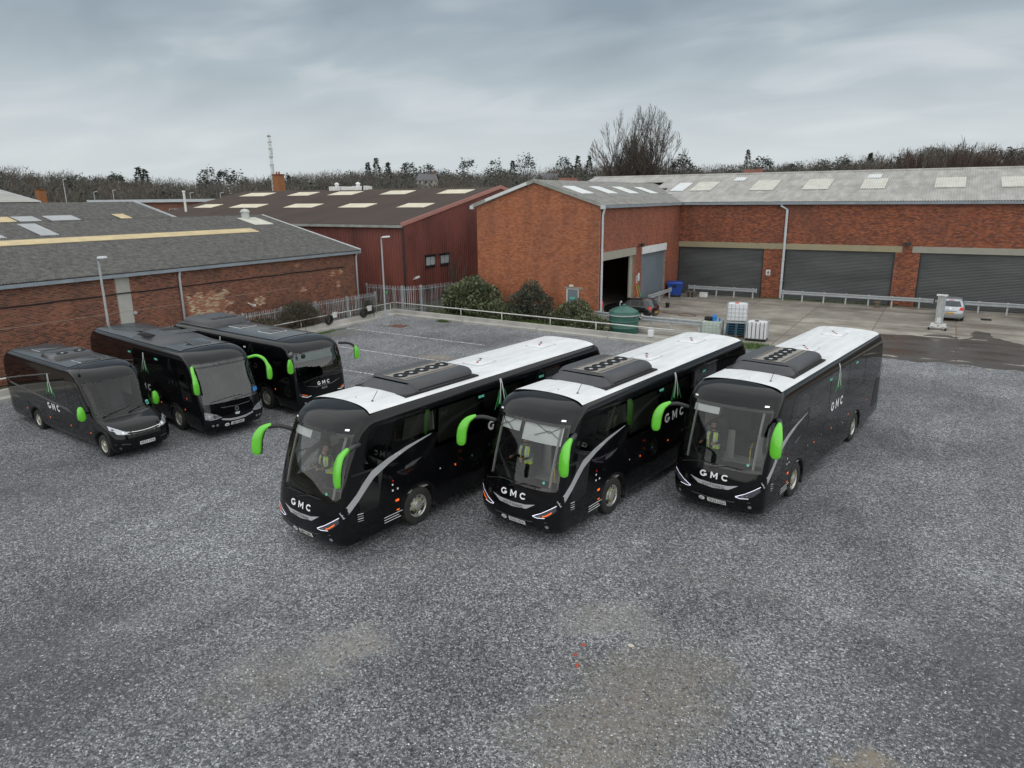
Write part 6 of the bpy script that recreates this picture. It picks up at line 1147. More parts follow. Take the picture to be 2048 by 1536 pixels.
# ================================================================ people at the wheel
def driver(coach, label, turn=0., lean=0., tall=1.0):
    me = bpy.data.meshes.new('sk')
    V = [(0, 0, 0), (.01, 0, .18), (0, 0, .38), (.0, 0, .51), (.015, 0, .575), (.03, 0, .66), (.035, 0, .755), (.02, 0, .82)]; rad = [.125, .125, .14, .085, .055, .082, .092, .07]; E = [(i, i + 1) for i in range(7)]
    def add(p, r, par): V.append(p); rad.append(r); E.append((par, len(V) - 1)); return len(V) - 1
    for sg in (1, -1):
        s = add((-.01, sg * .16, .47), .065, 3); e = add((.13, sg * .25, .27), .048, s); w = add((.36, sg * .19, .28), .033, e); h = add((.42, sg * .17, .30), .036, w)
        for k, (dx, dy, dz) in enumerate(((.05, -.035, .03), (.075, -.02, .0), (.08, -.002, -.01), (.075, .014, -.012), (.06, .028, -.01))):
            f = add((.42 + dx * .55, sg * (.17 + dy), .30 + dz + .012), .0105, h); add((.42 + dx, sg * (.17 + dy * 1.1), .30 + dz - .02), .009, f)
        hp = add((.03, sg * .1, -.03), .1, 0); kn = add((.42, sg * .14, .02), .072, hp); an = add((.50, sg * .14, -.36), .045, kn); add((.64, sg * .15, -.41), .04, an)
    n_ = add((.13, 0, .69), .016, 5)
    c, s_ = math.cos(turn), math.sin(turn)
    V = [(x * c - y * s_, x * s_ + y * c, z) if z > .6 and abs(y) < .12 else (x + lean * z, y, z) for x, y, z in V]
    me.from_pydata(V, E, []); ob = bpy.data.objects.new('sk', me); COL.objects.link(ob)
    sk = ob.modifiers.new('s', 'SKIN'); ob.modifiers.new('u', 'SUBSURF').levels = 1
    if not me.skin_vertices: bpy.context.view_layer.objects.active = ob; ob.select_set(True); bpy.ops.mesh.customdata_skin_add()
    for i, r in enumerate(rad): me.skin_vertices[0].data[i].radius = (r, r)
    me.skin_vertices[0].data[0].use_root = True
    dg = bpy.context.evaluated_depsgraph_get(); nm = bpy.data.meshes.new_from_object(ob.evaluated_get(dg)); bpy.data.objects.remove(ob); nm.name = 'person'
    nm.materials.clear(); nm.materials.append(M['dark_cloth']); nm.materials.append(M['skin'])
    for p in nm.polygons:
        q = p.center; p.material_index = 1 if (q.z > .56 or (q.x > .34 and q.z > .2)) else 0; p.use_smooth = True
    o = link('person', nm); mw = Matrix.Translation(coach.location) @ Matrix.Rotation(coach.rotation_euler[2], 4, 'Z') @ Matrix.Translation((-1.46, -.68, 1.40)); o.matrix_world = mw; o.scale = (tall,) * 3
    tag(o, label, 'person', 'drivers')
    ves = MB(); rows = []
    for z, rx, ry in ((.03, .165, .19), (.15, .16, .185), (.3, .165, .19), (.42, .155, .20), (.5, .11, .17), (.53, .09, .12)):
        rows.append([(rx * math.cos(a) + lean * z, ry * math.sin(a), z) for a in np.linspace(R(16), R(344), 22)])
    ves.grid(rows, flip=True); ves.build('hi_vis_vest', 'hivis', o, smooth=True)
    tp = MB()
    for z0, z1 in ((.12, .165), (.26, .305)): tp.grid([[(.172 * math.cos(a) + lean * z, .198 * math.sin(a), z) for a in np.linspace(R(17), R(343), 22)] for z in (z0, z1)], flip=True)
    for sg in (1, -1): tp.grid([[(x + lean * z, sg * y, z) for y in (.09, .13)] for x, z in ((.165, .3), (.15, .42), (.08, .53), (-.08, .53))])
    tp.build('reflective_tape', 'hivis_tape', o)
    hr = MB(); hr.grid([[(.03 * c + (.104 * math.cos(el) * math.cos(a) - .012), .104 * math.cos(el) * math.sin(a), .755 + .098 * math.sin(el)) for a in np.linspace(R(50), R(310), 14)] for el in np.linspace(R(-25), R(60), 6)] + [[(.02 + .104 * math.cos(el) * math.cos(a), .104 * math.cos(el) * math.sin(a), .76 + .104 * math.sin(el)) for a in np.linspace(R(50), R(310), 14)] for el in (R(75), R(90))]); hr.xf(Matrix.Rotation(turn, 4, 'Z')); hr.build('hair', 'hair', o, smooth=True)
    cap = MB(); cap.lathe([(.098, .79), (.085, .825), (.05, .855), (.001, .865)], 14, 'z', (.015, 0, 0)); cap.xf(Matrix.Rotation(turn, 4, 'Z')); cap.build('hair_top', 'hair', o, smooth=True)
    for sg in (1, -1): ey = MB(); ey.lathe([(.014, 0), (.001, .006)], 8, 'x', (.118, sg * .034, .735)); ey.xf(Matrix.Rotation(turn, 4, 'Z')); ey.build('eye', 'ink', o)
    br = MB(); br.grid([[(.098 * math.cos(a) + .032, .088 * math.sin(a), z) for a in np.linspace(R(-75), R(75), 10)] for z in (.612, .65, .668)]); br.xf(Matrix.Rotation(turn, 4, 'Z')); br.build('beard', 'hair', o, smooth=True)
    return o
driver(coachA, 'driver in yellow vest leaning forward at the wheel of the nearest coach', R(12), .18)
driver(coachB, 'driver in yellow vest facing the camera in the middle coach', R(28), 0)
driver(coachC, 'driver in yellow vest at the wheel of the rightmost coach', R(10), .05)
# ================================================================ yard furniture
def lamp_post(lab, x, y, h, rz, cage):
    o = thing('lamp_post', lab, 'lamp post', (x, y, 0), rz, 'yard lamp posts')
    MB().tube([(0, 0, 0), (0, 0, 1.1), (0, 0, 1.12), (0, 0, h)], [.085, .085, .06, .05], 10).build('pole', 'galv', o, smooth=True, angle=.7)
    MB().tube([(0, 0, h), (0, 0, h + .12), (.2, 0, h + .16)], .04, 8).build('bracket', 'galv', o, smooth=True)
    b = rbox(-.05, .5, -.13, .13, -.04, .06, .03, .02).xf(Matrix.Translation((.12, 0, h + .16)) @ Matrix.Rotation(R(-4), 4, 'Y')); b.build('lantern', 'pale_grey', o, smooth=True, angle=.6)
    MB().box(-.07, .0, -.05, .05, .5, .9).build('access_door', 'galv_pale', o)
    if cage:
        MB().lathe([(.22, 0), (.22, .1), (.001, .1)], 12, 'z').build('base', 'concrete', o)
        for a in range(4): MB().tube([(.45 * math.cos(a * 1.571 + .5), .45 * math.sin(a * 1.571 + .5), 0), (.45 * math.cos(a * 1.571 + .5), .45 * math.sin(a * 1.571 + .5), .62)], .03, 6).build('guard_post', 'galv', o)
        MB().tube([(.45 * math.cos(a * 1.571 + .5), .45 * math.sin(a * 1.571 + .5), .62) for a in range(5)], .03, 6).build('guard_rail_ring', 'galv', o)
        MB().box(.1, .11, -.02, .3, 2.15, 2.3).build('small_sign', 'green_vinyl', o)
    return o
lamp_post('grey lamp post at the far corner of the yard, with guard bars round its foot', -32.35, 36.66, 5.75, R(20), True)
lamp_post('grey lamp post on the left, rising behind the midi coach', -33.2, 18.3, 5.75, R(0), False)
def hung_tyre(lab, y, rz):
    t = MB(); t.lathe([(.2, -.09), (.3, -.1), (.345, -.06), (.355, 0), (.345, .06), (.3, .1), (.2, .09), (.19, 0), (.2, -.09)], 26, 'x'); o = t.build('tyre', 'tyre', smooth=True, angle=.8); o.location = (-34.72, y, .62); o.rotation_euler = (0, R(6), rz); tag(o, lab, 'tyre', 'old tyres hung on the handrail')
    b = MB().box(-.03, .02, .3, .75, .05, .42).build('backing_board', 'white_paint', o); return o
hung_tyre('old tyre hung on the handrail, nearer one of the pair', 33.75, R(4)); hung_tyre('old tyre hung on the handrail, the one closer to the lamp post', 37.1, R(-3))
# blue wheeled bin
b = thing('wheeled_bin', 'blue four-wheeled waste bin standing by the first dark shutter', 'bin', (-19.62, 59.35, 0), R(14))
MB().add([(-.5, -.42, .17), (.5, -.42, .17), (.5, .42, .17), (-.5, .42, .17), (-.64, -.5, 1.15), (.64, -.5, 1.15), (.64, .52, 1.15), (-.64, .52, 1.15)], [(0, 3, 2, 1), (0, 1, 5, 4), (1, 2, 6, 5), (2, 3, 7, 6), (3, 0, 4, 7), (4, 5, 6, 7)]).build('body', 'bin_blue', b)
rbox(-.68, .68, -.55, .56, 1.15, 1.3, .07, .05).build('lid', 'bin_blue', b, smooth=True, angle=.6)
MB().box(-.69, .69, -.57, -.53, 1.1, 1.18).build('rim', 'bin_blue', b); MB().box(-.18, .12, -.57, -.5, .82, 1.0).build('handle_recess', 'soft_black', b)
for x in (-.4, .4):
    for y in (-.32, .32): MB().lathe([(.09, -.03), (.1, 0), (.09, .03), (.001, .03)], 10, 'y', (x, y, .1)).build('castor', 'tyre', b)
# pallets and containers
def pallet(lab, x, y, z, rz, mat, w=1.2, d=1.0, group='stacked pallets'):
    o = thing('pallet', lab, 'pallet', (x, y, z), rz, group)
    for k in range(5): MB().box(-w / 2, w / 2, -d / 2 + k * (d - .14) / 4, -d / 2 + .14 + k * (d - .14) / 4, .122, .144).build('plank', mat, o)
    for xx in (-w / 2, -.07, w / 2 - .14):
        for yy in (-d / 2, -.07, d / 2 - .14): MB().box(xx, xx + .14, yy, yy + .14, .022, .122).build('block', mat, o)
    for yy in (-d / 2, -.07, d / 2 - .14): MB().box(-w / 2, w / 2, yy, yy + .14, 0, .022).build('runner', mat, o)
    return o
PX, PY, PR = -10.5, 43.75, R(12)
pallet('worn brown pallet at the bottom of the pallet stack', PX, PY, 0, PR + .05, 'pallet_wood')
for i, nm in enumerate(('lowest', 'second', 'third', 'fourth', 'top')): pallet(nm + ' blue pallet of the stack under the white container', PX + .01 * (i % 2), PY, .148 + i * .148, PR + .012 * (i - 2), 'pallet_blue')
def ibc(lab, x, y, z, rz, mat, style='cage', h=1.0, side=None):
    o = thing('ibc_tank', lab, 'container', (x, y, z), rz, 'plastic bulk containers'); w, d = 1.16, .98
    rbox(-w / 2, w / 2, -d / 2, d / 2, .14, .14 + h, .06, .015).build('bottle', mat, o, smooth=True, angle=.6)
    MB().lathe([(.12, 0), (.12, .04), (.001, .05)], 12, 'z', (-.05, 0, .14 + h)).build('cap', 'red_plastic' if style == 'cage' and mat == 'ibc_white' else 'soft_black', o)
    for yy in (-d / 2, -.06, d / 2 - .12): MB().box(-w / 2, w / 2, yy, yy + .12, 0, .1).build('skid', 'galv' if style == 'cage' else 'soft_black', o)
    g = .022; mat2 = 'galv'
    hz = [.18, .14 + h * .25, .14 + h * .5, .14 + h * .75, .14 + h + .01] if style == 'cage' else [.18, .14 + h + .02]
    for z_ in hz: MB().tube([(-w / 2 - .02, -d / 2 - .02, z_), (w / 2 + .02, -d / 2 - .02, z_), (w / 2 + .02, d / 2 + .02, z_), (-w / 2 - .02, d / 2 + .02, z_), (-w / 2 - .02, -d / 2 - .02, z_)], g * .5, 5).build('cage_hoop', mat2, o)
    n = 6 if style == 'cage' else 5
    for k in range(n):
        xx = -w / 2 + w * (k + .5) / n if style != 'cage' else -w / 2 + w * k / (n - 1)
        for yy in (-d / 2 - .025, d / 2 + .025): MB().tube([(xx, yy, .12), (xx, yy, .14 + h)], g * (.5 if style == 'cage' else .85), 5).build('cage_bar', mat2 if style == 'cage' else 'dark_metal', o)
    for k in range(5):
        yy = -d / 2 + d * k / 4
        for xx in (-w / 2 - .025, w / 2 + .025): MB().tube([(xx, yy, .12), (xx, yy, .14 + h)], g * .5, 5).build('cage_bar', mat2, o)
    return o
ibc('white caged bulk container with a red cap, on top of the blue pallets', PX, PY, .89, PR, 'ibc_white')
ibc('greenish caged bulk container with a black bag on top', -11.85, 43.3, 0, R(6), 'ibc_green', h=.78)
ibc('white bulk container with dark upright bars, to the right of the pallet stack', -9.15, 43.2, 0, R(3), 'ibc_white', 'bars', h=.98)
mb = MB(); mb.lathe([(.001, -.3), (.12, -.28), (.16, -.1), (.15, .1), (.1, .27), (.001, .3)], 10, 'x', (0, 0, .14)); 
for i, v in enumerate(mb.v): mb.v[i] = (v[0] + .03 * math.sin(v[1] * 40), v[1] + .03 * math.sin(v[0] * 23), v[2] * (.85 + .12 * math.sin(v[0] * 31 + v[1] * 17)))
o = mb.build('bag', 'soft_black', smooth=True); o.location = (-12.05, 43.3, .93); tag(o, 'black bag lying on the greenish container', 'bag')
mb = MB(); mb.lathe([(.001, 0), (.12, 0), (.15, .3), (.12, .32), (.08, .33), (.06, .42), (.001, .42)], 10, 'z'); o = mb.build('jug', 'blue_plastic', smooth=True, angle=.7); o.location = (-11.72, 43.25, .93); tag(o, 'bright blue plastic jug standing on the greenish container', 'jug')
mb = MB(); mb.lathe([(.001, 0), (.06, 0), (.07, .14), (.03, .16), (.03, .2), (.001, .2)], 8, 'z'); o = mb.build('bottle', 'blue_plastic', smooth=True, angle=.7); o.location = (-11.45, 43.35, .93); tag(o, 'small dark blue bottle on the greenish container', 'bottle')
# green tank
t = thing('storage_tank', 'dark green ribbed plastic tank behind the handrail', 'tank', (-17.05, 41.75, 0))
MB().lathe([(.9, 0), (.93, .05), (.93, .35), (.95, .38), (.93, .41), (.93, .72), (.955, .75), (.955, .8), (.93, .83), (.93, 1.08), (.965, 1.12), (.965, 1.2), (.94, 1.25), (.92, 1.38)], 40, 'z').build('shell', 'tank_green', t, smooth=True, angle=.6)
P = []
for rr, zz in ((.925, 1.37), (.75, 1.47), (.5, 1.58), (.25, 1.66), (.06, 1.7), (.001, 1.7)):
    P.append([(rr * math.cos(a), rr * math.sin(a), zz + .028 * rr * math.cos(6 * a)) for a in np.linspace(0, 2 * math.pi, 49)])
MB().grid(P, flip=False).build('domed_lid', 'tank_green', t, smooth=True)
MB().lathe([(.965, 1.12), (.985, 1.16), (.965, 1.2)], 40, 'z').build('pale_band', 'galv', t, smooth=True)
MB().lathe([(.1, 0), (.12, .08), (.05, .14), (.001, .15)], 12, 'z', (0, 0, 1.68)).build('filler_cap', 'tank_green', t, smooth=True)
MB().tube([(-.5, .55, 1.45), (-.5, .55, 1.82), (-.42, .5, 1.9), (-.35, .46, 1.82)], .035, 7).build('vent_pipe', 'pale_grey', t, smooth=True)
# mobile lifting column
c = thing('lifting_column', 'grey mobile vehicle lifting column standing in front of the silver car', 'lifting column', (.05, 52.1, 0), R(-6))
MB().box(-.24, .24, -.12, .16, .12, .34).build('base', 'white_paint', c)
for sx in (-1, 1):
    MB().box(sx * .42 - .09, sx * .42 + .09, -.45, .3, .1, .2).build('fork', 'galv', c); MB().box(sx * .32 - .1, sx * .32 + .1, -.15, .18, .18, .36).build('wheel_housing', 'white_paint', c)
    MB().lathe([(.1, -.05), (.1, .05), (.001, .05)], 12, 'x', (sx * .46, -.38, .1)).build('castor', 'tyre', c); MB().box(sx * .17 - .05, sx * .17 + .05, -.08, .14, .34, 2.12).build('mast_channel', 'galv', c)
MB().box(-.12, .12, .0, .1, .34, 2.12).build('mast_back', 'galv_pale', c); MB().box(-.3, .3, -.12, .18, 2.12, 2.2).build('head_plate', 'white_paint', c); MB().box(-.12, .12, -.06, .0, .4, .75).build('carriage', 'white_paint', c); MB().box(-.03, .03, -.135, -.12, .2, .27).build('switch', 'dark_metal', c)
# small things
mb = MB(); mb.lathe([(.001, 0), (.13, 0), (.17, .32), (.19, .33), (.17, .34), (.15, .3), (.12, .04), (.001, .03)], 16, 'z'); o = mb.build('bucket', 'soft_black', smooth=True, angle=.6); o.location = (-18.1, 53.1, 0); tag(o, 'black bucket standing on the apron by the blue-grey shutter', 'bucket'); MB().tube([(-.17, 0, .33), (0, .1, .42), (.17, 0, .33)], .008, 5).build('handle', 'dark_metal', o)
mb = rbox(-.16, .16, -.11, .11, 0, .4, .05, .01); o = mb.build('jerrycan', 'ibc_white', smooth=True, angle=.6); o.location = (-14.35, 39.32, .39); tag(o, 'white plastic jerrycan on the parapet under the handrail', 'jerrycan'); MB().lathe([(.035, .4), (.035, .46), (.001, .46)], 8, 'z', (.07, 0, 0)).build('cap', 'pale_grey', o); MB().tube([(-.1, 0, .4), (-.08, 0, .47), (.0, 0, .47), (.02, 0, .4)], .015, 5).build('handle', 'ibc_white', o)
for i, (y, mt, lab) in enumerate(((51.95, 'yellow_plastic', 'yellow-handled broom leaning on the brick pier'), (52.35, 'green_vinyl', 'green-handled broom leaning on the brick pier'))):
    o = thing('broom', lab, 'broom', (-19.9, y, 0)); MB().tube([(.05, 0, .12), (-.28, -.25, 1.75)], .022, 6).build('handle', mt, o); MB().box(-.05, .15, -.18, .18, 0, .13).build('head', 'old_wood', o)
o = thing('fire_extinguisher', 'red extinguisher hung beside the white drainpipe at the open doorway', 'extinguisher', (-20.27, 45.55, .85)); MB().lathe([(.001, 0), (.08, 0), (.085, .05), (.085, .38), (.05, .46), (.02, .48)], 12, 'z').build('cylinder', 'red_plastic', o, smooth=True); MB().box(-.03, .06, -.02, .02, .48, .55).build('valve', 'soft_black', o)
for i in range(3): pallet(('bottom', 'middle', 'top')[i] + ' weathered grey pallet stacked beside the blue bin', -18.35, 59.9, i * .148, R(2), 'old_wood', .8, .8, 'weathered pallets')
o = rbox(-.35, .35, -.2, .2, 0, .38, .04).build('plastic_box', 'ibc_white', smooth=True, angle=.6); o.location = (-17.4, 60.2, 0); tag(o, 'pale plastic box on the ground under the guard rail', 'box'); MB().box(-.36, .36, -.21, .21, .33, .36).build('rim', 'pale_grey', o)
mb = MB(); mb.lathe([(.001, 0), (.24, 0), (.24, .05), (.12, .08), (.12, .36), (.24, .39), (.24, .44), (.001, .44)], 18, 'z'); o = mb.build('cable_drum', 'pallet_wood', smooth=True, angle=.6); o.location = (-4.1, 60.3, 0); tag(o, 'wooden cable drum by the brick pier behind the long guard rail', 'cable drum'); MB().lathe([(.15, .1), (.17, .22), (.15, .34)], 14, 'z').build('coil', 'old_wood', o, smooth=True)
for i, (x, y, sx, sy, rz, lab) in enumerate(((-12.0, 42.2, .7, .18, .3, 'short broken concrete kerb piece behind the handrail'), (-7.6, 41.6, .3, .2, .2, 'pale rubble lump lying by the grass tuft'))):
    o = rbox(-sx / 2, sx / 2, -sy / 2, sy / 2, 0, .14, .03, .02).build('rubble', 'concrete'); o.location = (x, y, .0); o.rotation_euler = (0, 0, rz); tag(o, lab, 'rubble')
mb = MB(); mb.tube(smooth_path([(-12.3, 43.0, .75), (-12.5, 42.9, .3), (-12.9, 42.7, .03), (-13.5, 42.75, .02)]), .02, 6); o = mb.build('hose', 'pale_grey', smooth=True); tag(o, 'pale hose hanging from the guard rail post', 'hose')
mb = MB(); mb.tube(smooth_path([(-17.6, 50.6, .015), (-16.6, 50.2, .015), (-15.6, 50.7, .015), (-14.9, 50.1, .015), (-15.4, 49.7, .015), (-16.2, 49.9, .015)]), .02, 6); o = mb.build('hose', 'rust', smooth=True); tag(o, 'brown hose coiled on the apron near the black hatchback', 'hose')
# ================================================================ plants
def leaves(centers, radii, n, size, seed, up=.3, squash=1.):
    r = np.random.default_rng(seed); k = len(centers); C = np.array(centers); Rr = np.array(radii); idx = r.choice(k, n, p=Rr**2 / (Rr**2).sum())
    d = r.normal(size=(n, 3)); d /= np.linalg.norm(d, axis=1)[:, None]; p = C[idx] + d * (Rr[idx] * (.45 + .62 * r.random(n)**.5))[:, None] * np.array([1, 1, squash]); p[:, 2] = np.abs(p[:, 2]) + .02
    a = d + r.normal(size=(n, 3)) * .7 + np.array([0, 0, up]); a /= np.linalg.norm(a, axis=1)[:, None]; b = np.cross(a, r.normal(size=(n, 3))); b /= np.linalg.norm(b, axis=1)[:, None]
    s = size * (.6 + .8 * r.random(n)); L = a * s[:, None]; W_ = b * (s * .32)[:, None]
    V = np.stack([p, p + L * .5 + W_, p + L, p + L * .5 - W_], 1).reshape(-1, 3); F = np.arange(n * 4).reshape(-1, 4); return V, F
def segs_mesh(S, n=4):     # rows: p(3) q(3) r0 r1
    S = np.array(S); p, q, r0, r1 = S[:, :3], S[:, 3:6], S[:, 6], S[:, 7]; d = q - p; d /= np.maximum(np.linalg.norm(d, axis=1), 1e-9)[:, None]
    ref = np.where(np.abs(d[:, 2:3]) > .9, np.array([[1., 0, 0]]), np.array([[0, 0, 1.]])); a = np.cross(d, ref); a /= np.linalg.norm(a, axis=1)[:, None]; b = np.cross(a, d); V = []
    for base, r in ((p, r0), (q, r1)):
        for j in range(n): t = 2 * math.pi * j / n; V.append(base + (a * math.cos(t) + b * math.sin(t)) * r[:, None])
    V = np.stack(V, 1); m = len(S); f = np.array([(j, (j + 1) % n, n + (j + 1) % n, n + j) for j in range(n)]); F = (np.arange(m)[:, None, None] * 2 * n + f[None]).reshape(-1, 4); return V.reshape(-1, 3), F
def bush(name, lab, cat, cx, cy, blobs, n, size, mat, seed, stems=14, group=None):
    o = thing(name, lab, cat, (cx, cy, 0), 0, group); C = [(x, y, z) for x, y, z, r in blobs]; Rd = [r for *_, r in blobs]; V, F = leaves(C, Rd, n, size, seed, squash=.9)
    link('foliage', npmesh('foliage', V, F, mat), o)
    r = random.Random(seed); S = []
    for k in range(stems):
        x, y, z, rd = blobs[k % len(blobs)]; q = Vector((x + r.uniform(-.6, .6) * rd, y + r.uniform(-.6, .6) * rd, z + rd * r.uniform(.2, 1.05))); p = Vector((x * .3, y * .3, 0)); m = p.lerp(q, .5) + Vector((0, 0, .15)); S += [(*p, *m, .03, .02), (*m, *q, .02, .006)]
    V, F = segs_mesh(S); link('stems', npmesh('stems', V, F, 'bark'), o); o.scale = (1.02, 1.02, 1.08); return o
bush('evergreen_bush', 'large rounded evergreen bush against the left corner of the gabled garage', 'bush', -29.6, 42.9, [(-.9, -.3, 1.1, 1.0), (.3, 0, 1.35, 1.15), (1.2, .5, 1.1, .9), (-.2, .7, 1.7, .85), (.8, -.5, .7, .8), (-1.6, .2, .7, .7), (1.7, 0, .6, .6)], 7000, .21, 'leaf_bush', 1, group='bushes behind the handrail')
bush('evergreen_bush', 'low spreading evergreen bush between the two tall bushes', 'bush', -26.8, 42.1, [(-.9, 0, .45, .65), (.1, 0, .55, .7), (1.0, .2, .5, .6), (1.7, 0, .35, .5)], 3200, .14, 'leaf_bush', 2, group='bushes behind the handrail')
bush('grey_bush', 'tall grey-green bush left of the grey door', 'bush', -24.6, 42.7, [(-.7, 0, .9, .9), (.2, .1, 1.3, 1.0), (.9, .2, 1.0, .85), (.1, .3, 1.9, .7), (-.3, -.4, .5, .7), (1.4, 0, .5, .6)], 6500, .13, 'leaf_greyg', 3, group='bushes behind the handrail') if leafmat('leaf_greyg', (.035, .042, .028), (.065, .075, .05), (.11, .12, .085)) else None
bush('evergreen_bush', 'ragged bush by the white drainpipe and the grey door', 'bush', -20.9, 42.6, [(-.5, 0, .7, .7), (.2, .2, 1.0, .6), (.7, 0, .5, .6), (-1.1, -.2, .4, .5)], 3200, .15, 'leaf_bush', 4, group='bushes behind the handrail')
bush('evergreen_bush', 'low green bush at the foot of the green tank', 'bush', -18.9, 40.9, [(-.5, 0, .4, .5), (.3, 0, .5, .5), (.9, .1, .35, .4), (-1.2, .1, .3, .4)], 2200, .13, 'leaf_bush', 5, group='bushes behind the handrail')
def scrub(lab, x, y, w, d, h, n, seed, mat='leaf_scrub', size=.08):
    o = thing('scrub_bush', lab, 'bush', (x, y, 0), 0, 'leafless scrub by the fence'); r = random.Random(seed); S = []
    for k in range(n):
        bx, by = r.gauss(0, .3) * w, r.gauss(0, .3) * d; q = Vector((bx, by, 0)); dr = Vector((r.gauss(0, .35), r.gauss(0, .35), 1)).normalized(); L = h * r.uniform(.4, 1.05); rad = .012
        for j in range(5):
            t = q + dr * L / 5; S.append((*q, *t, rad, rad * .75))
            if j > 0:
                for _ in range(2): e = t + Vector((r.gauss(0, 1), r.gauss(0, 1), r.uniform(.1, 1))).normalized() * L * .16; S.append((*t, *e, rad * .5, .003))
            q = t; rad *= .75; dr = (dr + Vector((r.gauss(0, .2), r.gauss(0, .2), .03))).normalized()
    V, F = segs_mesh(S, 3); link('stems', npmesh('stems', V, F, 'twig'), o)
    V, F = leaves([(0, 0, h * .35), (w * .3, 0, h * .3), (-w * .3, d * .2, h * .3), (0, -d * .3, h * .45)], [h * .4, h * .32, h * .32, h * .35], n * 22, size, seed); V[:, 0] *= w / (h * .9); V[:, 1] *= d / (h * .9); link('foliage', npmesh('foliage', V, F, mat), o); return o
scrub('tall brown scrub against the brick warehouse, in front of the palisade fence', -35.25, 32.0, .7, 2.4, 2.5, 260, 1, size=.14)
scrub('brown scrub at the foot of the parapet behind the boxy coach', -35.2, 29.0, .7, 2.2, 1.7, 180, 2, size=.13)
scrub('small scrubby shrub growing through the fence by the second hung tyre', -35.0, 38.0, .5, .8, 1.6, 90, 3, 'leaf_greyg', .13)
scrub('dark ivy-like scrub at the left end of the palisade fence', -35.6, 23.5, .8, 1.8, 1.3, 80, 4)
def grow(seed, trunk, height, spread, stems, depth, seg_min, r0, upright=.65, twigk=3):
    r = random.Random(seed); S = []
    def rec(p, d, L, rad, lev):
        n = 4 if lev == 0 else 3; q = p
        for j in range(n):
            d = (d + Vector((r.gauss(0, .10), r.gauss(0, .10), .06 * upright))).normalized(); t = q + d * L / n; S.append((*q, *t, rad, rad * .86)); q = t; rad *= .86
            if lev < depth and (j > 0 or lev > 0):
                for _ in range(1 if lev < 2 else twigk - 1 if j < n - 1 else twigk):
                    a = Vector((r.gauss(0, 1), r.gauss(0, 1), r.gauss(0, .5))); a = (a - d * a.dot(d)).normalized(); nd = (d * upright + a * r.uniform(.22, .5) + Vector((0, 0, .15))).normalized(); rec(q, nd, L * r.uniform(.45, .68), rad * .55, lev + 1)
    S.append((0, 0, -.2, 0, 0, trunk, r0 * 1.15, r0))
    for k in range(stems):
        a = 2 * math.pi * (k + r.random() * .6) / stems; f = math.sqrt((k + .5) / stems); tilt = f * spread; d = Vector((math.cos(a * 2.4) * math.sin(tilt), math.sin(a * 2.4) * math.sin(tilt), math.cos(tilt))); L = (height - trunk) * r.uniform(.62, .78) * (1 - .18 * f); rec(Vector((0, 0, trunk * r.uniform(.75, 1))), d, L, r0 * .42, 0)
    return S
def fit(S, h, rad, rmin=.02):
    A = np.array(S); zm = np.percentile(A[:, 5], 99.7); rr = np.percentile(np.hypot(A[:, 3], A[:, 4]), 96); kx, kz = rad / rr, h / zm; A[:, 6] = np.maximum(A[:, 6], rmin); A[:, 7] = np.maximum(A[:, 7], rmin * .7)
    A[:, [0, 1, 3, 4]] *= kx; A[:, [2, 5]] *= kz; q = (np.hypot(A[:, 3], A[:, 4]) / (rad * 1.15))**2 + ((A[:, 5] - h * .5) / (h * .51))**2; q[0] = 0; return A[q < 1.0]
def tree_obj(lab, x, y, S, mat='bark', n=4, group=None, z=0, tr=1):
    o = thing('bare_tree', lab, 'tree', (x, y, z), 0, group); V, F = segs_mesh(S[:tr], 8); link('trunk', npmesh('trunk', V, F, mat, smooth=True), o); V, F = segs_mesh(S[tr:], n); link('crown', npmesh('crown', V, F, mat), o); return o
tree_obj('big leafless tree with fan of upright branches rising behind the garage roofs', -34.9, 88.4, fit(grow(5, 2.5, 19.4, .62, 26, 4, 0, .5, .74, 3), 19.4, 6.0, .017), 'bark', 3)
S = fit(grow(9, .4, 4.2, .6, 7, 2, 0, .05, .8, 2), 4.6, 1.5, .016); tree_obj('thin leafless sapling in front of the red shed', -32.4, 44.8, S, 'twig', 3)
vr = [fit(grow(20 + k, 1.5, 14, .5, 14, 3, 0, .24, .74, 4), 15.0, 3.9, .02) for k in range(3)]; hm = []
for S in vr: V, F = segs_mesh(S[1:], 3); V2, F2 = segs_mesh(S[:1], 6); hm.append((npmesh('trunk', V2, F2, 'twig_red'), npmesh('crown', V, F, 'twig_red')))
hl = [(-22, 12.2), (-17.2, 12.9), (-13.6, 12.8), (-10.9, 13.4), (-8.2, 14.4), (-5.6, 14.7), (-3.4, 15.4), (-1, 15.6), (1.4, 15.2), (4.0, 15.0), (6.6, 14.2), (9.2, 13.6), (12.2, 13.5), (15.5, 13.2)]
hn = ['first', 'second', 'third', 'fourth', 'fifth', 'sixth', 'seventh', 'eighth', 'ninth', 'tenth', 'eleventh', 'twelfth', 'thirteenth', 'fourteenth']
for i, (x, h) in enumerate(hl):
    o = thing('bare_tree', hn[i] + ' leafless tree from the left in the brown row beyond the garage range', 'tree', (x, 113 + (i % 3) * 3, 0), i * 1.7, 'brown tree row beyond the garage range'); k = h / 14.6; o.scale = (k * 1.15, k * 1.15, k); link('trunk', hm[i % 3][0], o); link('crown', hm[i % 3][1], o)
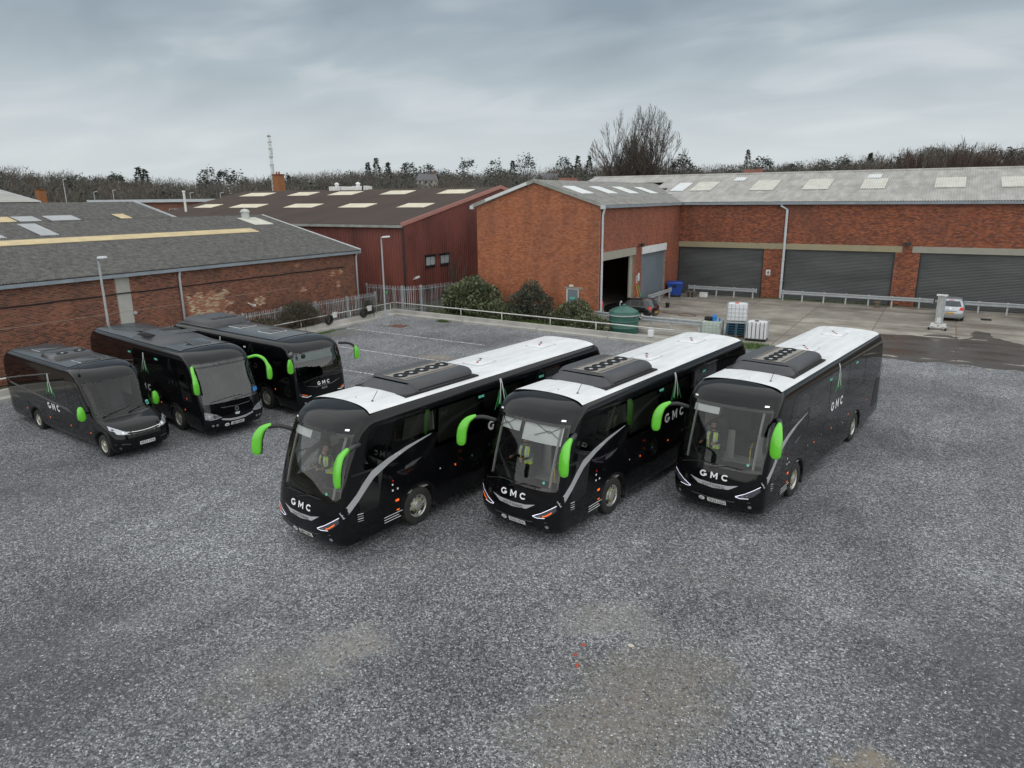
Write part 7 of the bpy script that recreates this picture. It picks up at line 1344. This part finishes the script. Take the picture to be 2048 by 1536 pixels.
# tufts of grass
def tuft(lab, x, y, w, d, n, h, seed):
    r = np.random.default_rng(seed); p = np.c_[r.normal(0, w / 2, n), r.normal(0, d / 2, n), np.zeros(n)]; a = r.random(n) * 6.28; hh = h * (.5 + r.random(n)); ww = .012 + .01 * r.random(n)
    t = p + np.c_[np.cos(a) * hh * .5, np.sin(a) * hh * .5, hh]; s = np.c_[-np.sin(a) * ww, np.cos(a) * ww, 0 * a]; V = np.stack([p - s, p + s, t], 1).reshape(-1, 3); o = link('grass_tuft', npmesh('grass_tuft', V, np.arange(n * 3).reshape(-1, 3), 'grass_blade')); o.location = (x, y, .004); o['kind'] = 'stuff'; o['label'] = lab; return o
tuft('green grass tuft growing behind the rightmost coach on the apron edge', -8.75, 41.0, 1.1, .7, 1500, .16, 1); tuft('small grass tuft at the foot of the parapet', -29.6, 39.5, .45, .2, 350, .14, 2); tuft('rough grass along the left parapet', -33.9, 31.5, .25, 2.6, 900, .1, 3); tuft('weeds along the base of the garage range', -8, 61.6, 6.0, .12, 900, .12, 4); tuft('rough grass beneath the bushes', -27, 42.2, 6, 1.2, 3000, .2, 5)
# ================================================================ far land: woods, single trees, houses, masts
def polar(n, seed, d0, d1, pw=1.):
    r = np.random.default_rng(seed); d = d0 + (d1 - d0) * r.random(n)**pw; a = R(-84) + R(102) * r.random(n); return np.sin(a) * d, np.cos(a) * d, r
def wood(name, lab, n, seed, d0, d1, h0, h1, per, mat, tw, tl, shape, pw=1.):
    x, y, r = polar(n, seed, d0, d1, pw); z = np.array([gz_hill(a, b) for a, b in zip(x, y)]); h = h0 + (h1 - h0) * r.random(n); w = h * (.36 + .2 * r.random(n))
    u = r.normal(size=(n, per, 3)); u /= np.linalg.norm(u, axis=2)[..., None]; u *= (r.random((n, per, 1))**.4)
    P = np.stack([x[:, None] + u[..., 0] * w[:, None], y[:, None] + u[..., 1] * w[:, None], z[:, None] + h[:, None] * (.55 + .45 * u[..., 2])], -1).reshape(-1, 3); m = len(P)
    if shape == 'bare': D = np.c_[u.reshape(-1, 3)[:, :2] * .8, .5 + r.random(m)] + r.normal(size=(m, 3)) * .25
    else: D = r.normal(size=(m, 3)) * np.array([1, 1, .5])
    D /= np.linalg.norm(D, axis=1)[:, None]; B = np.cross(D, r.normal(size=(m, 3))); B /= np.linalg.norm(B, axis=1)[:, None]; L = (tl * (.6 + .8 * r.random(m)))[:, None]; W_ = (tw * (.6 + .8 * r.random(m)))[:, None]
    V = np.stack([P - B * W_, P + B * W_, P + D * L], 1).reshape(-1, 3); o = link(name, npmesh(name, V, np.arange(m * 3).reshape(-1, 3), mat)); o['kind'] = 'stuff'; o['label'] = lab
wood('bare_woodland', 'brown leafless woodland covering the far slope', 1700, 1, 235, 560, 9, 14.5, 190, 'twig_far', .11, 1.6, 'bare')
wood('olive_woodland', 'olive grey leafless woodland on the far slope', 700, 2, 235, 560, 8, 13, 170, 'twig_olive', .11, 1.6, 'bare')
wood('scrub_woodland', 'reddish brown scrub trees on the low ground', 420, 3, 170, 260, 5, 9, 90, 'twig_far', .11, 1.2, 'bare')
wood('evergreen_woodland', 'dark evergreen trees mixed through the far slope', 520, 4, 260, 560, 7, 14, 150, 'conifer', .45, 1.3, 'ever')
CON = [((-364.4, 228.4, 25.1), 's'), ((-394.0, 250.7, 25.5), 's'), ((-348.3, 258.9, 25.7), 'f'), ((-373.5, 286.9, 25.6), 'f'), ((-343.0, 272.4, 25.2), 'f'), ((-318.6, 352.3, 30.2), 's'), ((-292.8, 331.1, 31.2), 's'), ((-312.0, 363.5, 30.4), 's'), ((-281.0, 346.3, 29.1), 'f'), ((-295.6, 382.0, 30.5), 'f'), ((-255.2, 370.7, 31.4), 'f'), ((-261.2, 411.0, 32.6), 'f'), ((-227.8, 392.7, 34.0), 'f'), ((-253.5, 420.5, 31.4), 's'), ((-208.8, 407.6, 32.1), 'f'), ((-217.4, 444.7, 34.2), 's'), ((-196.6, 418.1, 32.4), 's'), ((-116.8, 485.1, 35.9), 's'), ((-100.7, 455.0, 31.9), 'f'), ((-135.2, 411.3, 31.0), 'f'), ((-44.3, 467.9, 30.6), 's'), ((-323.9, 293.3, 21.7), 'f'), ((-407.7, 241.8, 24.0), 'f'), ((-390.4, 205.1, 21.0), 'f'), ((-58.2, 474.4, 26.9), 'f'), ((-79.6, 437.8, 27.4), 'f')]
order = sorted(range(len(CON)), key=lambda i: math.atan2(CON[i][0][0], CON[i][0][1])); cnt = {'s': 0, 'f': 0}
ORD = ['first', 'second', 'third', 'fourth', 'fifth', 'sixth', 'seventh', 'eighth', 'ninth', 'tenth', 'eleventh', 'twelfth', 'thirteenth', 'fourteenth', 'fifteenth', 'sixteenth', 'seventeenth']
for i in order:
    (x, y, zt), k = CON[i]; zb = gz_hill(x, y); h = max(9, zt - zb); zb = zt - h; r = np.random.default_rng(100 + i)
    o = thing('conifer_tree' if k == 's' else 'cedar_tree', ('%s pointed dark conifer from the left on the far skyline' if k == 's' else '%s spreading dark cedar from the left on the far skyline') % ORD[cnt[k]], 'tree', (x, y, zb), 0, 'dark skyline trees'); cnt[k] += 1
    m = 420; t = r.random(m)**.8
    if k == 's': rad = (1 - t) * h * .2 * (.5 + .6 * r.random(m)) + .15; zz = h * (.12 + .88 * t)
    else:
        a = r.random(m) * 6.28; nl = 9; lc = r.random((nl, 3)); j = r.integers(0, nl, m); lz = .42 + .5 * lc[:, 0]; lr = .30 * np.sin(np.pi * np.clip(.3 + .6 * lc[:, 0], 0, 1)); zz = h * (lz[j] + .055 * r.normal(size=m)); rad = h * lr[j] * np.sqrt(r.random(m)) * 1.1
    a = r.random(m) * 6.28 if k == 's' else (lc[:, 1] * 6.28)[j] + r.normal(size=m) * 1.0; P = np.c_[rad * np.cos(a), rad * np.sin(a), zz]; D = np.c_[np.cos(a), np.sin(a), -.25 + .5 * r.random(m)] + r.normal(size=(m, 3)) * .4; B = np.cross(D, r.normal(size=(m, 3))); B /= np.linalg.norm(B, axis=1)[:, None]; s = .75 + .5 * r.random(m)
    V = np.stack([P - B * (s * .4)[:, None], P + B * (s * .4)[:, None], P + D * s[:, None]], 1).reshape(-1, 3); link('crown', npmesh('crown', V, np.arange(m * 3).reshape(-1, 3), 'conifer'), o)
    V, F = segs_mesh([(0, 0, -2, 0, 0, h * .9, .35, .08)], 6); link('trunk', npmesh('trunk', V, F, 'bark'), o)
def house(lab, x, y, ztop, w, d, wall, roof, rz):
    zb = ztop - 7.5; o = thing('house', lab, 'house', (x, y, zb), rz, 'far houses among the trees'); MB().box(-w / 2, w / 2, -d / 2, d / 2, -3, 4.8).prism([(-d / 2, 4.8), (d / 2, 4.8), (0, 7.3)], 'x', -w / 2, w / 2).build('wall', wall, o)
    rf = MB().grid([[(-w / 2 - .4, -d / 2 - .5, 4.6), (w / 2 + .4, -d / 2 - .5, 4.6)], [(-w / 2 - .4, 0, 7.5), (w / 2 + .4, 0, 7.5)], [(-w / 2 - .4, d / 2 + .5, 4.6), (w / 2 + .4, d / 2 + .5, 4.6)]]).build('roof', roof, o); MB().box(w * .25, w * .25 + .8, -.4, .4, 6.5, 8.6).build('chimney', 'house_brick', rf)
    for z in (1.0, 3.2):
        for k in range(3): wn = MB().box(-w / 2 + (k + .5) * w / 3 - .55, -w / 2 + (k + .5) * w / 3 + .55, -d / 2 - .06, -d / 2 + .02, z, z + 1.2).build('window', 'house_white', o); MB().box(-w / 2 + (k + .5) * w / 3 - .45, -w / 2 + (k + .5) * w / 3 + .45, -d / 2 - .09, -d / 2 - .065, z + .1, z + 1.1).build('pane', 'black_glass', wn)
house('white-walled house with red roof on the slope right of the big bare tree', -74.8, 321, 18.8, 7, 5, 'house_white', 'house_roof', .2); house('orange-roofed house just above the gabled garage', -135.5, 267.7, 15.6, 7, 5, 'house_brick', 'house_roof', .7); house('pale house in the trees above the red shed', -207.7, 269.2, 19, 8, 7, 'house_white', 'slate', .4); house('small pale house left of the orange-roofed house', -179.5, 334.9, 20, 8, 7, 'house_white', 'slate', .5); 
# mast, chimney, low buildings beyond the red shed
m = thing('lattice_mast', 'tall pale lattice mast with square frames behind the red shed', 'mast', (-75.5, 65.5, 0)); q = .11
for sx in (-1, 1):
    for sy in (-1, 1): MB().tube([(sx * q * 1.5, sy * q * 1.5, 0), (sx * q, sy * q, 16.2)], .035, 5).build('leg', 'white_paint', m)
mb = MB()
for z in np.arange(.5, 16, .55):
    for (a, b) in (((-1, -1), (1, -1)), ((1, -1), (1, 1)), ((1, 1), (-1, 1)), ((-1, 1), (-1, -1))): mb.bar((a[0] * q, a[1] * q, z), (b[0] * q, b[1] * q, z + .55), .025, .025)
mb.build('bracing', 'white_paint', m)
for z in (9.9, 11.3, 12.6, 13.6, 14.6, 15.4): MB().box(-.19, .19, -.19, .19, z, z + .14).build('collar', 'galv', m)
for z in (10.2, 11.6, 13.9): MB().box(.14, .24, -.12, .12, z, z + .85).build('panel_antenna', 'pale_grey', m)
MB().box(-.22, .12, -.15, .15, 16.1, 16.24).build('top_plate', 'dark_metal', m)
ch = thing('brick_chimney', 'short orange brick chimney beside the lattice mast', 'chimney', (-72.8, 64.0, 0)); MB().box(-.5, .5, -.5, .5, 0, 11.3).build('stack', 'chimney_brick', ch); MB().box(-.56, .56, -.56, .56, 11.3, 11.45).build('cap', 'rust', ch)
for dx in (-.25, .2): MB().lathe([(.12, 11.45), (.1, 11.75)], 8, 'z', (dx, 0, 0)).build('pot', 'chimney_brick', ch)
lb = thing('low_brick_building', 'long low brick building with pale roof edge beyond the corrugated sheds', 'building', (-86.5, 58.9, 0), R(56)); MB().box(-9.5, 9.5, -3, 3, 0, 8.2).build('wall', 'house_brick', lb); MB().box(-9.8, 9.8, -3.4, 3.4, 8.2, 8.55).build('roof_edge', 'pale_grey', lb)
for k in range(7): w = MB().box(-8.5 + k * 2.5, -7.1 + k * 2.5, -3.08, -3.0, 6.2, 7.4).build('window', 'house_white', lb); MB().box(-8.4 + k * 2.5, -7.2 + k * 2.5, -3.1, -3.085, 6.3, 7.3).build('pane', 'black_glass', w)
lr = thing('grey_roofed_shed', 'pale grey roofed shed at the far left edge', 'shed', (-86, 38, 0)); MB().prism([(-12, 0), (-12, 8.2), (-4, 9.7), (4.2, 8.4), (4.2, 0)], 'y', -16, 1.6).build('wall', 'house_brick', lr); corr((4.6, -16, 8.4), (0, 1, 0), 17.8, (-8.4, 0, 1.3), spc=2).build('roof_sheet', 'asb_light', lr, smooth=True); MB().bar((4.7, 1.85, 8.35), (-3.8, 1.85, 9.68), .08, .25).build('verge', 'pale_grey', lr)
for i, (x, y, h, lab) in enumerate(((-90.5, 44.5, 9.7, 'small brick chimney stack near the far left edge'),)): o = MB().box(-.4, .4, -.4, .4, 0, h).build('chimney_stack', 'chimney_brick'); o.location = (x, y, 0); tag(o, lab, 'chimney'); MB().box(-.46, .46, -.46, .46, h, h + .15).build('cap', 'rust', o)
for i, (x, y, h) in enumerate(((-124, 64.7, 11.8), (-118, 66, 9.8), (-128, 75, 10.2), (-112, 85, 9.6), (-112, 79, 9.6))):
    o = thing('street_lamp', ('tallest', 'leftmost short', 'second short', 'fourth short', 'third short')[i] + ' far street lamp beyond the sheds on the left', 'street lamp', (x, y, 0), 0, 'far street lamps'); MB().tube([(0, 0, 0), (0, 0, h)], [.1, .06], 6).build('pole', 'galv', o); MB().bar((0, 0, h), (.9, 0, h + .1), .2, .08).build('lantern', 'pale_grey', o)
